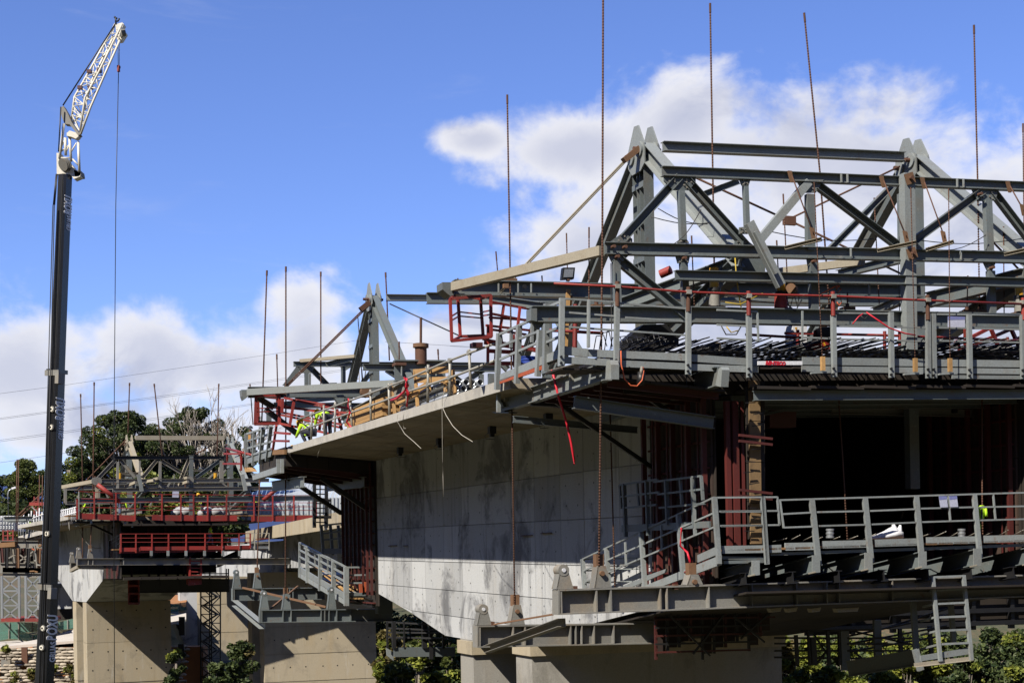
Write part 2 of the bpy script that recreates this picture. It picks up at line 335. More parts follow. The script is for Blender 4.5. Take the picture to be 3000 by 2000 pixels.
rp.color_ramp.elements[1].position = 0.66; rp.color_ramp.elements[1].color = (0.12, 0.065, 0.03, 1)
e_ = rp.color_ramp.elements.new(0.52); e_.color = (0.05, 0.045, 0.018, 1)
n2_ = n_.new('ShaderNodeTexNoise'); n2_.inputs['Scale'].default_value = 1.6; n2_.inputs['Detail'].default_value = 9; n2_.inputs['Roughness'].default_value = .7; l_.new(tc.outputs['Object'], n2_.inputs[0])
av_ = n_.new('ShaderNodeMix'); av_.inputs[0].default_value = .6; l_.new(n1_.outputs[0], av_.inputs[2]); l_.new(n2_.outputs[0], av_.inputs[3])
l_.new(av_.outputs[0], rp.inputs[0]); l_.new(rp.outputs[0], b_.inputs['Base Color']); b_.inputs['Roughness'].default_value = 0.95
terrain().build('ground', mt, None, kind='structure')
# far mountain
MOUNT = paint('haze_tinted_mountain', (0.022, 0.048, 0.150), 1.0, 0.0, (0.018, 0.038, 0.12), 0.6, 0.002, 0.0, fine=0.01)  # forest colour pushed to blue: distance haze put into the paint
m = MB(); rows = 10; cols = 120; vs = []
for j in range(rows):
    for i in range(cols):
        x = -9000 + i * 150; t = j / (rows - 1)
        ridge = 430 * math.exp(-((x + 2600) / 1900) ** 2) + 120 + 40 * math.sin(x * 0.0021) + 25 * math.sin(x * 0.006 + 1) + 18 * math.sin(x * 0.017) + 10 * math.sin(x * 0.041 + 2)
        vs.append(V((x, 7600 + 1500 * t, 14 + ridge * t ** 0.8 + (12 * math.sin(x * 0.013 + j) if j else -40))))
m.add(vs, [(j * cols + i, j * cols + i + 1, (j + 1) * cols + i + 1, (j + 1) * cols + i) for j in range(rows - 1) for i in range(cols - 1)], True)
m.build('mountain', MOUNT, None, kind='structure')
# ================================================================== near bridge: hammerhead
CF = 0.028
def zdk(s, v=13.4): return 4.82 + 0.0156 * (s - 39.4) + CF * (v - 13.4)
ZB = [(32.4, -0.65), (38.3, -1.35), (43.3, -2.0), (47.7, -2.62), (52, -2.96), (58.1, -2.93), (63.6, -2.08), (68.7, -1.42), (76, -0.8)]
def zbt(s):
    for (a, x), (b, y) in zip(ZB, ZB[1:]):
        if s <= b: return x + (y - x) * (s - a) / (b - a)
    return ZB[-1][1]
S0, S1 = 38.3, 68.9
VT, VW, VR, VRT = 13.4, 17.5, 27.2, 31.4
JOINT = [38.3, 43.33, 47.7, 52.83, 58.19, 63.07, 68.7]
ham = thing('bridge_hammerhead', 'grey concrete box girder cantilever with stained side wall under the long deck wing', 'bridge', B(52, 22, zbt(52)))
def ring(s, pts): return [B(s, v, zdk(s, v) + z) for v, z in pts]
prof = [(VT + .03, 0), (VT + .03, -0.24), (VW, -0.70), (VR, -0.70), (VRT, -0.24), (VRT, 0)]
m = MB(); ss = [S0 + (S1 - S0) * i / 12 for i in range(13)]
vs = []
for s in ss: vs += ring(s, prof)
n = len(prof); fs = [(i * n + k, i * n + (k + 1) % n, (i + 1) * n + (k + 1) % n, (i + 1) * n + k) for i in range(12) for k in range(n)]
fs += [tuple(range(n)), tuple(12 * n + k for k in range(n - 1, -1, -1))]
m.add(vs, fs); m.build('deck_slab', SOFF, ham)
# wing soffit: board-marked panels
rows_v = [VT + .05, 14.45, 15.5, 16.5, VW - .02]
nS = 24
for i in range(nS):
    a, b = S0 + (S1 - S0) * i / nS + 0.012, S0 + (S1 - S0) * (i + 1) / nS - 0.012
    for va, vb in zip(rows_v, rows_v[1:]):
        def zz(s, v): return zdk(s, v) - 0.24 - 0.46 * (v - VT) / (VW - VT) - 0.004
        va_, vb_ = va + 0.012, vb - 0.012
        poly = [B(a, va_, zz(a, va_)), B(b, va_, zz(b, va_)), B(b, vb_, zz(b, vb_)), B(a, vb_, zz(a, vb_))]
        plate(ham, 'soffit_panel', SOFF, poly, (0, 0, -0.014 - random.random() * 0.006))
# slab edge pieces
for a, b in zip(JOINT, JOINT[1:]):
    k = 2
    for j in range(k):
        c, d = a + (b - a) * j / k + 0.01, a + (b - a) * (j + 1) / k - 0.004
        if j == 0 and a == JOINT[0]: c = a
        poly = [B(c, VT, zdk(c) + .01), B(d, VT, zdk(d) + .01), B(d, VT, zdk(d) - .28), B(c, VT, zdk(c) - .28)]
        plate(ham, 'edge_panel', CONCE, poly, TR * 0.06)
# webs
def webz(s): return zdk(s, VW) - 0.70
def strip(m, s0, s1, z0f, z1f, va, vb, nn=1):
    for i in range(nn):
        a, b = s0 + (s1 - s0) * i / nn, s0 + (s1 - s0) * (i + 1) / nn
        prism(m, [B(a, va, z0f(a)), B(b, va, z0f(b)), B(b, va, z1f(b)), B(a, va, z1f(a))], TR * (vb - va))
m = MB(); strip(m, S0, S1, lambda s: zbt(s) + .02, lambda s: webz(s) - 0.0, VW + .03, VW + .45, 12); m.build('web_core', CONC, ham)
m = MB(); strip(m, S0, S1, lambda s: zbt(s) + .02, lambda s: webz(s), VR - .45, VR, 12); m.build('web_core', CONC, ham)
m = MB()
for i in range(24):
    a, b = S0 + (S1 - S0) * i / 24, S0 + (S1 - S0) * (i + 1) / 24
    prism(m, [B(a, VW + .03, zbt(a)), B(b, VW + .03, zbt(b)), B(b, VR - .03, zbt(b)), B(a, VR - .03, zbt(a))], (0, 0, 0.45))
m.build('bottom_slab', CONC, ham)
HZ = [None, -2.15, -1.15, -0.05, 1.36, 2.8, None]
cols_ = []
for a, b in zip(JOINT, JOINT[1:]):
    c = (a + b) / 2 + (0.25 if a > 50 else -0.2); cols_ += [(a, c), (c, b)]
for a, b in cols_:
    g = 0.013
    for r in range(6):
        def lo(s): return zbt(s) - 0.01 if r == 0 else max(HZ[r] + 0.012 * (s - 55), zbt(s) - 0.01)
        def hi(s): return webz(s) - 0.01 if r == 5 else max(HZ[r + 1] + 0.012 * (s - 55) - 2 * g, zbt(s) - 0.01)
        a_, b_ = a + g, b - g
        if hi(a_) - lo(a_) < 0.05 and hi(b_) - lo(b_) < 0.05: continue
        pr = random.random() * 0.006
        poly = [B(a_, VW - pr, lo(a_)), B(b_, VW - pr, lo(b_)), B(b_, VW - pr, hi(b_)), B(a_, VW - pr, hi(a_))]
        plate(ham, 'wall_panel', CONC, poly, TR * 0.04)
        for (fs, fz) in ((.22, .3), (.72, .3), (.22, .75), (.72, .75)):
            if random.random() < .25: continue
            s_ = lerp(a_, b_, fs + random.uniform(-.05, .05)); zz_ = lerp(lo(s_), hi(s_), fz)
            if hi(s_) - lo(s_) > .5: P = B(s_, VW - pr - .003, zz_); cylo(ham, 'tie_hole', BLACK, P, P + TR * .01, .035, n=6)
sbox(ham, 'end_bulkhead', DARK, S1 - .15, S1, VW + .05, VR - .05, -1.3, 5.2)
# diaphragm closing the box over the pier
sbox(ham, 'diaphragm', CONC, 48.2, 49.8, VW + .45, VR - .45, -2.4, 4.3)
# hanging wires and embedded bars on the web
for p, ln, v in ((ze(510, 700), .55, VW - .03), (ze(660, 682), .5, VW - .03), (yc(1310, 778), .7, VW - .03), (yc(1410, 778), .35, VW - .03)):
    P = L(p, v); bar(ham, 'starter_bar', RUST, P - AX * ln - TR * .03, P + AX * ln - TR * .03, 0.03)
# twin blade pier
pier = thing('twin_blade_pier', 'twin concrete blades carrying the box girder with the stained side wall', 'pier', B(52, 22, -14))
for a, b in ((48.2, 49.8), (54.6, 56.2)):
    z = zbt(a) + 0.3
    for zz in (z, z - 4.2, z - 8.4):
        zl = max(-14.6, zz - 4.18)
        sbox(pier, 'blade', PIERG, a, b, VW, 26.9, zl, zz)
    sbox(pier, 'bearing_plinth', CONCW, a - .12, b + .12, VW - .10, 27.0, zbt(a) - 0.55, zbt(a) - 0.06)
# ================================================================== near form traveller
SF = 33.9       # plane of the front truss
def S0p(p, d=0.0): return S(p, SF + d)
trav = thing('form_traveller', 'large grey steel form traveller on the near end of the bridge', 'form traveller', B(39.9, 22.5, zdk(39.9, 22.5)))
up_tr = UP
def chord(par, p0, p1, d, w, h, name='chord', mat=STEEL, kind='I'):
    return bar(par, name, mat, S0p(p0, d), S0p(p1, d), w, h, kind, UP)
ft = trav
chord(ft, za(1800, 398), (3060, zb(2500, 522)[1]), 0, .20, .235, 'top_chord')
chord(ft, za(1360, 988), (3060, zb(2500, 1062)[1]), 0, .22, .29, 'bottom_chord')
chord(ft, za(1900, 1193), (3060, zb(2500, 1254)[1]), -0.25, .20, .235, 'lower_beam')
chord(ft, zc(800, 447), zc(1990, 452), 0, .30, .38, 'deck_beam')
chord(ft, zc(1975, 452), (3060, zd(2500, 505)[1]), 0.01, .30, .39, 'deck_beam')
plate(ft, 'end_plate', STEEL, [S0p(zc(x, y), -.17) for x, y in ((800, 400), (845, 400), (845, 500), (800, 490))], AX * .34)
plate(ft, 'bracket', STEEL, [S0p(zc(x, y), -.04) for x, y in ((810, 505), (905, 500), (880, 545), (840, 555))], AX * .08)
# diagonals: channel sections in the truss plane
def dia(p0, p1, w=.20, d=0.0, kind='C', name='diagonal', mat=STEEL):
    a, b = S0p(p0, d), S0p(p1, d); ax = (b - a).normalized(); up = ax.cross(AX)
    if up.z < 0: up = -up
    return bar(ft, name, mat, a, b, .16, w, kind, up)
dia(za(1500, 915), za(1930, 440)); dia(za(1985, 460), zb(220, 965)); dia(zb(335, 915), zb(700, 480), mat=PALE, kind='R'); dia(zb(770, 505), zb(1410, 985))
dia(zb(1515, 925), zb(2035, 545)); dia(zb(2115, 555), zb(2500, 1060)); dia(za(1440, 1050), za(1985, 1500), .24)
dia(zb(850, 1010), zb(1350, 500), .16, 2.3); dia(za(2130, 570), (q(1700, 415)), .16, 3.0)
# verticals
def vert(p0, p1, w, dd=0.0, name='vertical', dep=.16, mat=STEEL, kind='R'):
    return bar(ft, name, mat, S0p(p0, dd), S0p(p1, dd), w, dep, kind, AX)
vert(za(1945, 545), za(1962, 925), .15); vert(za(1965, 1100), za(1985, 1470), .17); vert(za(1985, 1470), zc(2000, 450), .15)
vert(za(1450, 1085), zc(1460, 430), .17)
vert(zb(712, 575), zb(715, 1000), .22, mat=STEEL); vert(zb(735, 1095), zb(742, 1460), .21)
vert(zb(2070, 620), zb(2085, 1010), .20); vert(zb(2095, 1160), zb(2105, 1480), .19)
bp = vert(zb(1455, 418), zd(1475, 720), .31, -.2, 'front_post', .26, PALE)
vert(zd(1483, 890), zf(1500, 214), .30, 2.2, 'hanging_post', .26, STEEL)
vert(zb(218, 500), zb(230, 830), .12, 3.0); vert(zb(1405, 570), zb(1410, 1000), .12, 3.0)
# gussets and nodes
def gus(pts, d=-.03, mat=STEEL, th=.05):
    P4 = [S0p(p, d) for p in pts]; o = plate(ft, 'gusset_plate', mat, P4, AX * th); c = sum(P4, V((0, 0, 0))) / len(P4)
    for k, p in enumerate(P4):
        for w_ in (.3, .62):
            b = lerp(p, c, w_); cylo(o, 'bolt', DUST, b - AX * .03, b + AX * .01, .022, n=6)
    return o
gus([za(1820, 425), za(2060, 425), za(2060, 480), za(2010, 540), za(1885, 540), za(1820, 470)])
gus([za(1395, 945), za(1510, 860), za(1575, 915), za(1575, 945)]); gus([za(1390, 1030), za(1560, 1030), za(1500, 1085), za(1420, 1090)])
gus([za(1920, 945), za(1945, 905), za(1985, 905), za(2010, 945)]); gus([za(1905, 1030), za(2020, 1030), za(2005, 1100), za(1925, 1100)])
gus([zb(610, 460), zb(820, 460), zb(760, 560), zb(670, 560)]); gus([zb(140, 930), zb(240, 930), zb(290, 970), zb(130, 970)])
gus([zb(1950, 520), zb(2165, 530), zb(2130, 620), zb(2000, 625)]); gus([zb(2065, 980), zb(2115, 985), zb(2140, 1025), zb(2040, 1022)])
gus([zb(2040, 1085), zb(2140, 1088), zb(2110, 1158), zb(2075, 1158)]); gus([zb(690, 1050), zb(780, 1052), zb(768, 1118), zb(700, 1118)])
gus([zb(1310, 985), zb(1420, 930), zb(1420, 1005)]); gus([zb(1520, 1010), zb(1520, 930), zb(1600, 1012)]); gus([zb(170, 445), zb(262, 450), zb(245, 505), zb(195, 505)])
gus([zb(175, 825), zb(240, 820), zb(240, 875), zb(175, 875)], -.2)
for p in (za(1432, 972), za(1520, 975), za(1462, 1048), zb(745, 1085), zb(2112, 1133), za(1975, 1060), za(1928, 1195), zb(2020, 570)):
    P = S0p(p, -.16); cylo(ft, 'bolt', RUST, P - AX * .06, P + AX * .10, .042, n=8)
# bearing blocks on the front post
for p in (zb(1478, 452), zb(1495, 1025)):
    P = S0p(p, -.36); box_ = box(MB(), P, AX * .02, (TR + UP * .35).normalized() * .13, (UP - TR * .35).normalized() * .14).build('anchor_plate', RUSTL, ft); cylo(ft, 'nut', RUST, P - AX * .12, P, .05, n=6)
# inclined drop bracket hanging from the diagonal
dia(zb(255, 785), zb(500, 1270), .30, -.5, 'L', 'inclined_bracket', PALE)
dia(zb(290, 860), zb(450, 1180), .10, -.58, 'R', 'stiffener', PALE)
# small cantilever hanger arms with rusty drop rods
for a, b, r0, r1 in ((zb(520, 985), zb(805, 915), zb(575, 430), zb(742, 880)), (zb(1230, 1005), zb(1530, 940), zb(1278, 470), zb(1455, 905)), (zb(1600, 1000), zb(1815, 935), zb(1590, 480), zb(1745, 905)), (zb(2200, 1035), zb(2420, 985), zb(2245, 510), zb(2352, 700))):
    bar(ft, 'hanger_arm', TAN, S0p(a, -.3), S0p(b, -.75), .12, .09, 'C', UP)
    tube(ft, 'drop_rod', RUST, [S0p(r0, -.16), S0p(r1, -.5)], .018, 'o')
    P = S0p(r1, -.5); plate(ft, 'clevis', RUSTL, [P + UP * .18 - TR * .09, P + UP * .15 + TR * .02, P - UP * .10 + TR * .07, P - UP * .12 - TR * .02], AX * .06)
    P = S0p(r0, -.16); plate(ft, 'clevis', RUSTL, [P + UP * .12 - TR * .10, P + UP * .12, P - UP * .16 + TR * .05, P - UP * .16 - TR * .02], AX * .06)
# web stiffener tabs on chords
for p in (zb(945, 450), zb(992, 452), zb(1832, 488), zb(1880, 490), zb(1018, 1020), zb(1860, 1040), zb(1160, 1300)):
    P = S0p(p, -.10); plate(ft, 'stiffener', PALE, [P + UP * .11, P - UP * .11, P - UP * .11 - AX * .06, P + UP * .11 - AX * .06], TR * .025)
# ---------------------------------------------------------------- main diamond frames
def main_frame(par, vA, sA, zA, sF, zF, sR, zR, zbase, dirn=1, mat=PALE, f=N, zrail=None):
    fr = par; B, TR, AX = f.B, f.t, f.a
    zr = zdk(sA, vA) + .3 if zrail is None else zrail
    for dv in (-.21, .21):
        v = vA + dv
        ear = [B(sA + ds * dirn, v, zA + dz) for ds, dz in ((-.55, -.9), (-.55, -.32), (-.18, .26), (.10, .29), (.52, -.3), (.55, -.8), (.3, -1.05), (-.3, -1.05))]
        plate(fr, 'ear_plate', mat, ear, TR * .045)
        for ds, dz in ((-.30, -.45), (.28, -.55)):
            P = B(sA + ds * dirn, v, zA + dz); cylo(fr, 'pin_boss', mat, P - TR * .06, P + TR * .09, .22, n=16)
    for ds, dz in ((-.30, -.45), (.28, -.55)):
        P = B(sA + ds * dirn, vA, zA + dz); cylo(fr, 'pin', RUST, P - TR * .42, P + TR * .42, .065, n=10)
    A1, A2 = B(sA - .30 * dirn, vA, zA - .45), B(sA + .28 * dirn, vA, zA - .55)
    bar(fr, 'front_strut', mat, A1, B(sF, vA, zF), .36, .42, 'I', TR.cross(A1 - B(sF, vA, zF)).normalized())
    bar(fr, 'rear_strut', STEEL, A2, B(sR, vA, zR), .30, .46, 'I', TR.cross(A2 - B(sR, vA, zR)).normalized())
    for ds in (-.24, .24):
        bar(fr, 'main_post', STEEL, B(sA + ds, vA, zA - .7), B(sA + ds, vA, zbase), .30, .30, 'I', AX)
    for k in range(5):
        z = zbase + .6 + k * (zA - 1.4 - zbase) / 4.6
        bar(fr, 'batten', STEEL, B(sA - .38, vA - .17, z), B(sA + .38, vA - .17, z), .02, .16, 'R', UP)
    bar(fr, 'bottom_beam', STEEL, B(sF, vA, zF - .1), B(sR, vA, zR - .1) if abs(zF - zR) < .6 else B(sA, vA, zbase), .34, .46, 'I', UP)
    bar(fr, 'bottom_beam', DUST, B(sA, vA, zbase), B(sR, vA, zR - .1), .34, .46, 'I', UP)
    bar(fr, 'rail_girder', DUST, B(sA - 4.6 * dirn, vA, zr), B(sR + 1 * dirn, vA, zr + .1), .38, .42, 'I', UP)
main_frame(trav, 18.1, 39.9, 11.95, 34.1, 7.35, 47.3, 6.1, 5.75)
main_frame(trav, 27.0, 39.9, 12.25, 34.1, 7.6, 47.3, 6.3, 6.0)
# transverse tie and wind bracing between the frames
bar(trav, 'top_tie', PALE, S(za(1805, 208), 39.7), S(zb(1435, 288), 39.7), .26, .27, 'I', UP)
for a, b in ((q(1580, 400), zb(540, 770)), (zb(590, 790), zb(1430, 1190)), (zb(590, 745), zb(1400, 360)), (zb(1640, 430), zb(2352, 1190))):
    tube(trav, 'bracing_rod', RUST, [S(a, 39.6), S(b, 39.6)], .032, 'o')
P = S(zb(555, 775), 39.6); box(MB(), P, AX * .05, TR * .20, UP * .13).build('turnbuckle_plate', RUST, trav)
# box panel near the left front node
plate(trav, 'node_box', STEEL, [S(zb(x, y), 34.6) for x, y in ((165, 1035), (330, 1035), (370, 1100), (370, 1180), (165, 1180))], AX * .5)
# rear transverse beam with its hook plate
bar(trav, 'rear_beam', STEEL, S(za(205, 1288), 40.4), S(zb(1000, 1360), 40.4), .34, .42, 'I', UP)
plate(trav, 'hook_plate', STEEL, [S(za(x, y), 40.1) for x, y in ((120, 1245), (215, 1245), (215, 1290), (210, 1340), (185, 1352), (155, 1330), (122, 1300))], AX * .55)
for x in (550, 700, 800):
    bar(trav, 'stiffener', PALE, S(za(x, 1255), 40.22), S(za(x, 1325), 40.22), .03, .05, 'R', AX)
P = S(za(750, 1280), 40.2); cylo(trav, 'hole_ring', BLACK, P - AX * .02, P + AX * .02, .06, n=12)
bar(trav, 'rear_beam', STEEL, S(zb(20, 1300), 38.2), S(zb(1560, 1318), 38.2), .30, .36, 'I', UP)
bar(trav, 'cross_beam', STEEL, S(za(0, 1368), 47.2), S(zb(2352, 1400), 47.2), .25, .35, 'I', UP)
# long tan strut from the rear beam up to the truss corner
bar(trav, 'raking_strut', TAN, S(za(208, 1280), 40.1), S(za(1345, 1005), SF), .20, .23, 'R', UP)
bar(trav, 'raking_strut', TAN, S(zb(490, 1165), 38.0), S(zb(1120, 1085), 35.0), .16, .2, 'R', UP)
bar(trav, 'raking_strut', STEEL, S(zb(930, 1185), 37.5), S(zb(1420, 1065), 34.4), .2, .22, 'I', UP)
bar(trav, 'raking_strut', STEEL, S(zb(1610, 1385), 38.0), S(zb(2352, 1200), 34.4), .3, .42, 'I', UP)
bar(trav, 'raking_strut', STEEL, S(za(1500, 1420), 37.5), S(za(2352, 1110), 34.6), .3, .34, 'I', UP)
bar(trav, 'raking_strut', STEEL, S(zb(1200, 1475), 36.5), S(zb(1420, 1380), 34.6), .2, .22, 'I', UP)
# twin stay bars from the apex to the rear beam
for dx in (0, 9):
    tube(trav, 'stay_bar', TAN, [S(za(1510 + dx, 318 + dx), 39.7), S(za(735 + dx, 1130 + dx), 40.3), S(za(555 + dx, 1320 + dx), 40.4)], .026, 'o')
P = S(za(1565, 270), 39.6)
box(MB(), P, AX * .10, (TR + UP * .8).normalized() * .30, (UP - TR * .8).normalized() * .08).build('stay_socket', RUSTL, trav)
P = S(za(605, 1275), 40.1); box(MB(), P, AX * .06, TR * .07, UP * .06).build('stay_clamp', RUSTL, trav)
# jacks
def jack(par, p, d, h=.85):
    P = S0p(p, d)
    cylo(par, 'jack_base', DUST, P, P + UP * h * .45, .15, .13); cylo(par, 'jack_barrel', YEL, P + UP * h * .45, P + UP * h, .115)
    box(MB(), P, AX * .2, TR * .2, UP * .03).build('jack_plate', RUST, par); cylo(par, 'jack_collar', BLACK, P + UP * h * .42, P + UP * h * .50, .16)
    bar(par, 'jack_handle', DUST, P + UP * .3 - TR * .35, P + UP * .3 + TR * .35, .035)
jack(trav, zc(2205, 400), .4, 1.0); jack(trav, zd(495, 410), .3, .9); jack(trav, zd(2320, 440), .4, .95)
cylo(trav, 'jack_sleeve', RED, S0p(zd(492, 405), .2), S0p(zd(492, 300), .2), .17)
cylo(trav, 'red_cylinder', RED, S0p(za(1790, 1185), 1.0), S0p(za(1870, 1150), .8), .11)
for p in (zd(1915, 430), zd(2015, 430), zd(1000, 405), zd(865, 410), za(1300, 1435 ), za(640, 1232), za(550, 1234)):
    s_ = 40.4 if p[0] < 1600 else 35.2
    P = S(p, s_); box(MB(), P, AX * .14, TR * .16, UP * .04).build('rod_plate', RUSTL, trav); cylo(trav, 'rod_nut', RUST, P + UP * .04, P + UP * .14, .055, n=6)
# anchor block and concrete shoe on the slab behind the rebar
plate(trav, 'shoe', BLACK, [S(zc(x, y), 37.5) for x, y in ((1500, 660), (1660, 525), (1830, 520), (1930, 620), (1930, 680), (1500, 690))], AX * .5)
# thin wires strung along the truss
WIRE = paint('thin_wire', (0.03, 0.03, 0.03), 0.6, 0, (0.05, 0.04, 0.03), .3, 5, .1)
for a, b, d in ((za(1770, 680), za(2150, 800), 1.5), (za(1720, 745), za(2250, 780), 1.5), (zb(420, 860), zb(1200, 915), .6), (zb(1550, 925), zb(2352, 910), .6), (zb(1690, 1005), zb(2060, 885), -.2), (za(1890, 955), za(2100, 690), -.2), (za(1410, 1100), zc(1418, 715), -.2), (zb(1390, 1100), zd(1400, 420), .5)):
    A_, B_ = S0p(a, d), S0p(b, d); pts = [lerp(A_, B_, t / 6) - UP * .12 * math.sin(math.pi * t / 6) for t in range(7)]
    tube(trav, 'wire', WIRE, pts, .012, 'o')
# cable bundles and hoses at the jacks
HOSE = paint('yellow_hose', (0.5, 0.35, 0.02), .6, 0, (.3, .2, .02), .3, 5, .1); ORH = paint('orange_cable', (0.62, 0.12, 0.04), .6, 0, (.4, .08, .03), .3, 5, .1)
for pts, mt_, d in (([zb(140, 1060), zb(150, 1200), zb(170, 1350), zb(190, 1460)], HOSE, -.1), ([zb(65, 1400), zb(180, 1415), zb(350, 1330)], HOSE, -.2), ([zb(60, 1300), zb(250, 1385), zb(440, 1405)], WIRE, -.1),
                     ([zb(530, 1340), zb(560, 1450), zb(590, 1330), zb(620, 1440), zb(630, 1350)], WIRE, -.1), ([zb(540, 1410), zb(600, 1470), zb(650, 1380)], WIRE, -.1), ([zb(780, 1345), zb(900, 1280), zb(935, 1270), zb(950, 1300), zb(925, 1330), zb(915, 1290), zb(940, 1275)], ORH, -.1),
                     ([zb(940, 1340), zb(955, 1400), zb(935, 1425), zb(915, 1390)], ORH, -.1), ([zd(35, 535), zd(70, 600), zd(150, 600), zd(190, 530)], WIRE, -.3), ([zd(75, 540), zd(110, 585), zd(160, 570)], HOSE, -.3), ([zb(1100, 1500), zb(1130, 1530), zb(1160, 1500), zb(1130, 1485)], WIRE, -.3)):
    tube(trav, 'hose', mt_, [S0p(p, d) for p in pts], .016, 'o')
# pulley drum
P = S0p(zb(575, 1300), .2); cylo(trav, 'drum', RUSTL, P - AX * .12 - TR * .1, P + AX * .12 + TR * .1, .13)
# ================================================================== floodlight on the rear beam
fl = thing('floodlight', 'black square floodlight standing on the rear beam under the tan strut', 'floodlight', S(za(1085, 1235), 40.0))
Pc = S(za(1085, 1182), 39.9)
plate(fl, 'housing', BLACK, [S(za(x, y), 39.95) for x, y in ((1045, 1133), (1137, 1133), (1128, 1220), (1035, 1225))], AX * .16)
plate(fl, 'lens', GALV, [S(za(x, y), 39.93) for x, y in ((1057, 1145), (1125, 1145), (1118, 1205), (1049, 1208))], AX * .015)
bar(fl, 'bracket', RUST, S(za(1082, 1238), 40.0), S(za(1083, 1218), 40.0), .10, .08)
# ================================================================== red cages hung off the rear beam
def cage(par, quads, mats=RED, t=.075):
    for a, b in quads: bar(par, 'cage_bar', mats, a, b, t, t)
cg = thing('red_access_cage', 'open red steel cage hanging under the left end of the rear beam', 'access cage', S(zc(340, 650), 40.0))
front = [zc(180, 330), zc(235, 300), zc(490, 300), zc(410, 330), zc(190, 650), zc(265, 615), zc(495, 610), zc(435, 610)]
f_ = [S(p, 39.7) for p in (zc(180, 328), zc(490, 300), zc(495, 618), zc(192, 650))]
b_ = [S(p, 40.9) for p in (zc(237, 290), zc(412, 330), zc(432, 608), zc(258, 615))]
for F_ in (f_, b_): cage(cg, [(F_[i], F_[(i + 1) % 4]) for i in range(4)], t=.075)
cage(cg, [(f_[i], b_[i]) for i in range(4)], t=.06)
for t in (.42, .52):
    cage(cg, [(lerp(f_[0], f_[3], t), lerp(b_[0], b_[3], t)), (lerp(b_[0], b_[3], t), lerp(b_[1], b_[2], t)), (lerp(b_[1], b_[2], t - .06), lerp(f_[1], f_[2], t - .06))], t=.035)
plate(cg, 'tread_plate', DRED, [S(zc(355, 660), 40.2), S(zc(430, 660), 40.2), S(zc(430, 698), 40.2), S(zc(355, 695), 40.2)], AX * .3)
cg2 = thing('red_guard_walkway', 'slanting red steel guard rails running back behind the near stair railing', 'walkway', S(zc(700, 700), 41.5))
for a, b in (((490, 350), (800, 408)), ((490, 440), (800, 500)), ((455, 530), (800, 570)), ((480, 470), (780, 490)), ((430, 635), (890, 720)), ((480, 560), (760, 600))):
    bar(cg2, 'guard_rail', RED, S(zc(*a), 41.2), S(zc(*b), 41.8), .06)
for a, b in (((590, 380), (560, 580)), ((715, 385), (690, 600)), ((470, 540), (468, 820)), ((530, 730), (525, 820)), ((560, 560), (580, 700)), ((665, 600), (672, 850))):
    bar(cg2, 'guard_post', RED, S(zc(*a), 41.4), S(zc(*b), 41.4), .07)
for a, b in (((440, 660), (890, 730)), ((465, 820), (670, 822)), ((465, 725), (660, 735))):
    bar(cg2, 'walkway_edge', RED, S(zc(*a), 41.4), S(zc(*b), 41.6), .05, .11)
bar(cg2, 'roof_beam', STEEL, S(zc(380, 310), 44.5), S(zc(900, 385), 41.0), .25, .22, 'I')
# ================================================================== side and front guard rails of the upper platform
up_ = thing('upper_work_platform', 'grey railed work platform along the front of the near traveller at deck level', 'platform', S0p(zd(300, 900), -.6))
VL = 13.25
def Lp(p): return L(p, VL)
for x, y0, y1, xb in ((555, 590, 1022, 538), (708, 530, 975, 690), (868, 565, 920, 850), (918, 365, 880, 908), (1040, 320, 842, 1028)):
    bar(up_, 'post', RAIL, Lp(zc(x, y0)), Lp(zc(xb, y1)), .12, .16, 'C', AX)
for a, b in (((560, 598), (800, 490)), ((565, 690), (868, 572)), ((562, 790), (868, 655)), ((925, 392), (1038, 345)), ((922, 480), (1036, 438)), ((920, 585), (1034, 540)), ((918, 660), (1030, 612))):
    bar(up_, 'hand_rail', RAIL, Lp(zc(*a)), Lp(zc(*b)), .05, .06)
for x, y0, y1 in ((648, 560, 700), (808, 490, 660)):
    bar(up_, 'post', RAIL, L(zc(x, y0), VL + .6), L(zc(x - 3, y1), VL + .6), .07, .09)
prism_ = [Lp(zc(x, y)) for x, y in ((560, 905), (1022, 708), (1022, 775), (560, 960))]
plate(up_, 'toe_board', RAIL, prism_, TR * .05)
plate(up_, 'toe_board', ORANGE, [Lp(zc(x, y)) for x, y in ((558, 948), (900, 832), (900, 862), (558, 978))], TR * .04)
plate(up_, 'toe_board', STEEL, [L(zc(x, y), VL + .1) for x, y in ((900, 805), (1022, 765), (1022, 800), (900, 842))], TR * .05)
FP = -.75
fposts = [(zc(1035, 322), zc(1030, 842)), (zc(1240, 335), zc(1238, 700)), (zc(1458, 350), zc(1450, 868)), (zc(2004, 392), zc(2002, 905)), (zd(245, 440), zd(248, 930)), (zd(892, 450), zd(898, 925)), (zd(1332, 430), zd(1338, 930)), (zd(1617, 440), zd(1620, 935)), (zd(1655, 440), zd(1664, 935)), (zd(1930, 445), zd(1938, 938)), (zd(2338, 450), zd(2346, 940))]
for i, (a, b) in enumerate(fposts):
    w = .045 if i == 1 else .11
    o_ = bar(up_, 'post', RAIL, S0p(a, FP), S0p(b, FP), w, .11, 'C' if i != 1 else 'R', AX)
    if i != 1:
        for t in (.86, .95):
            P = lerp(S0p(a, FP - .08), S0p(b, FP - .08), t); cylo(o_, 'bolt', BLACK, P - AX * .02, P + AX * .04, .028, n=8)
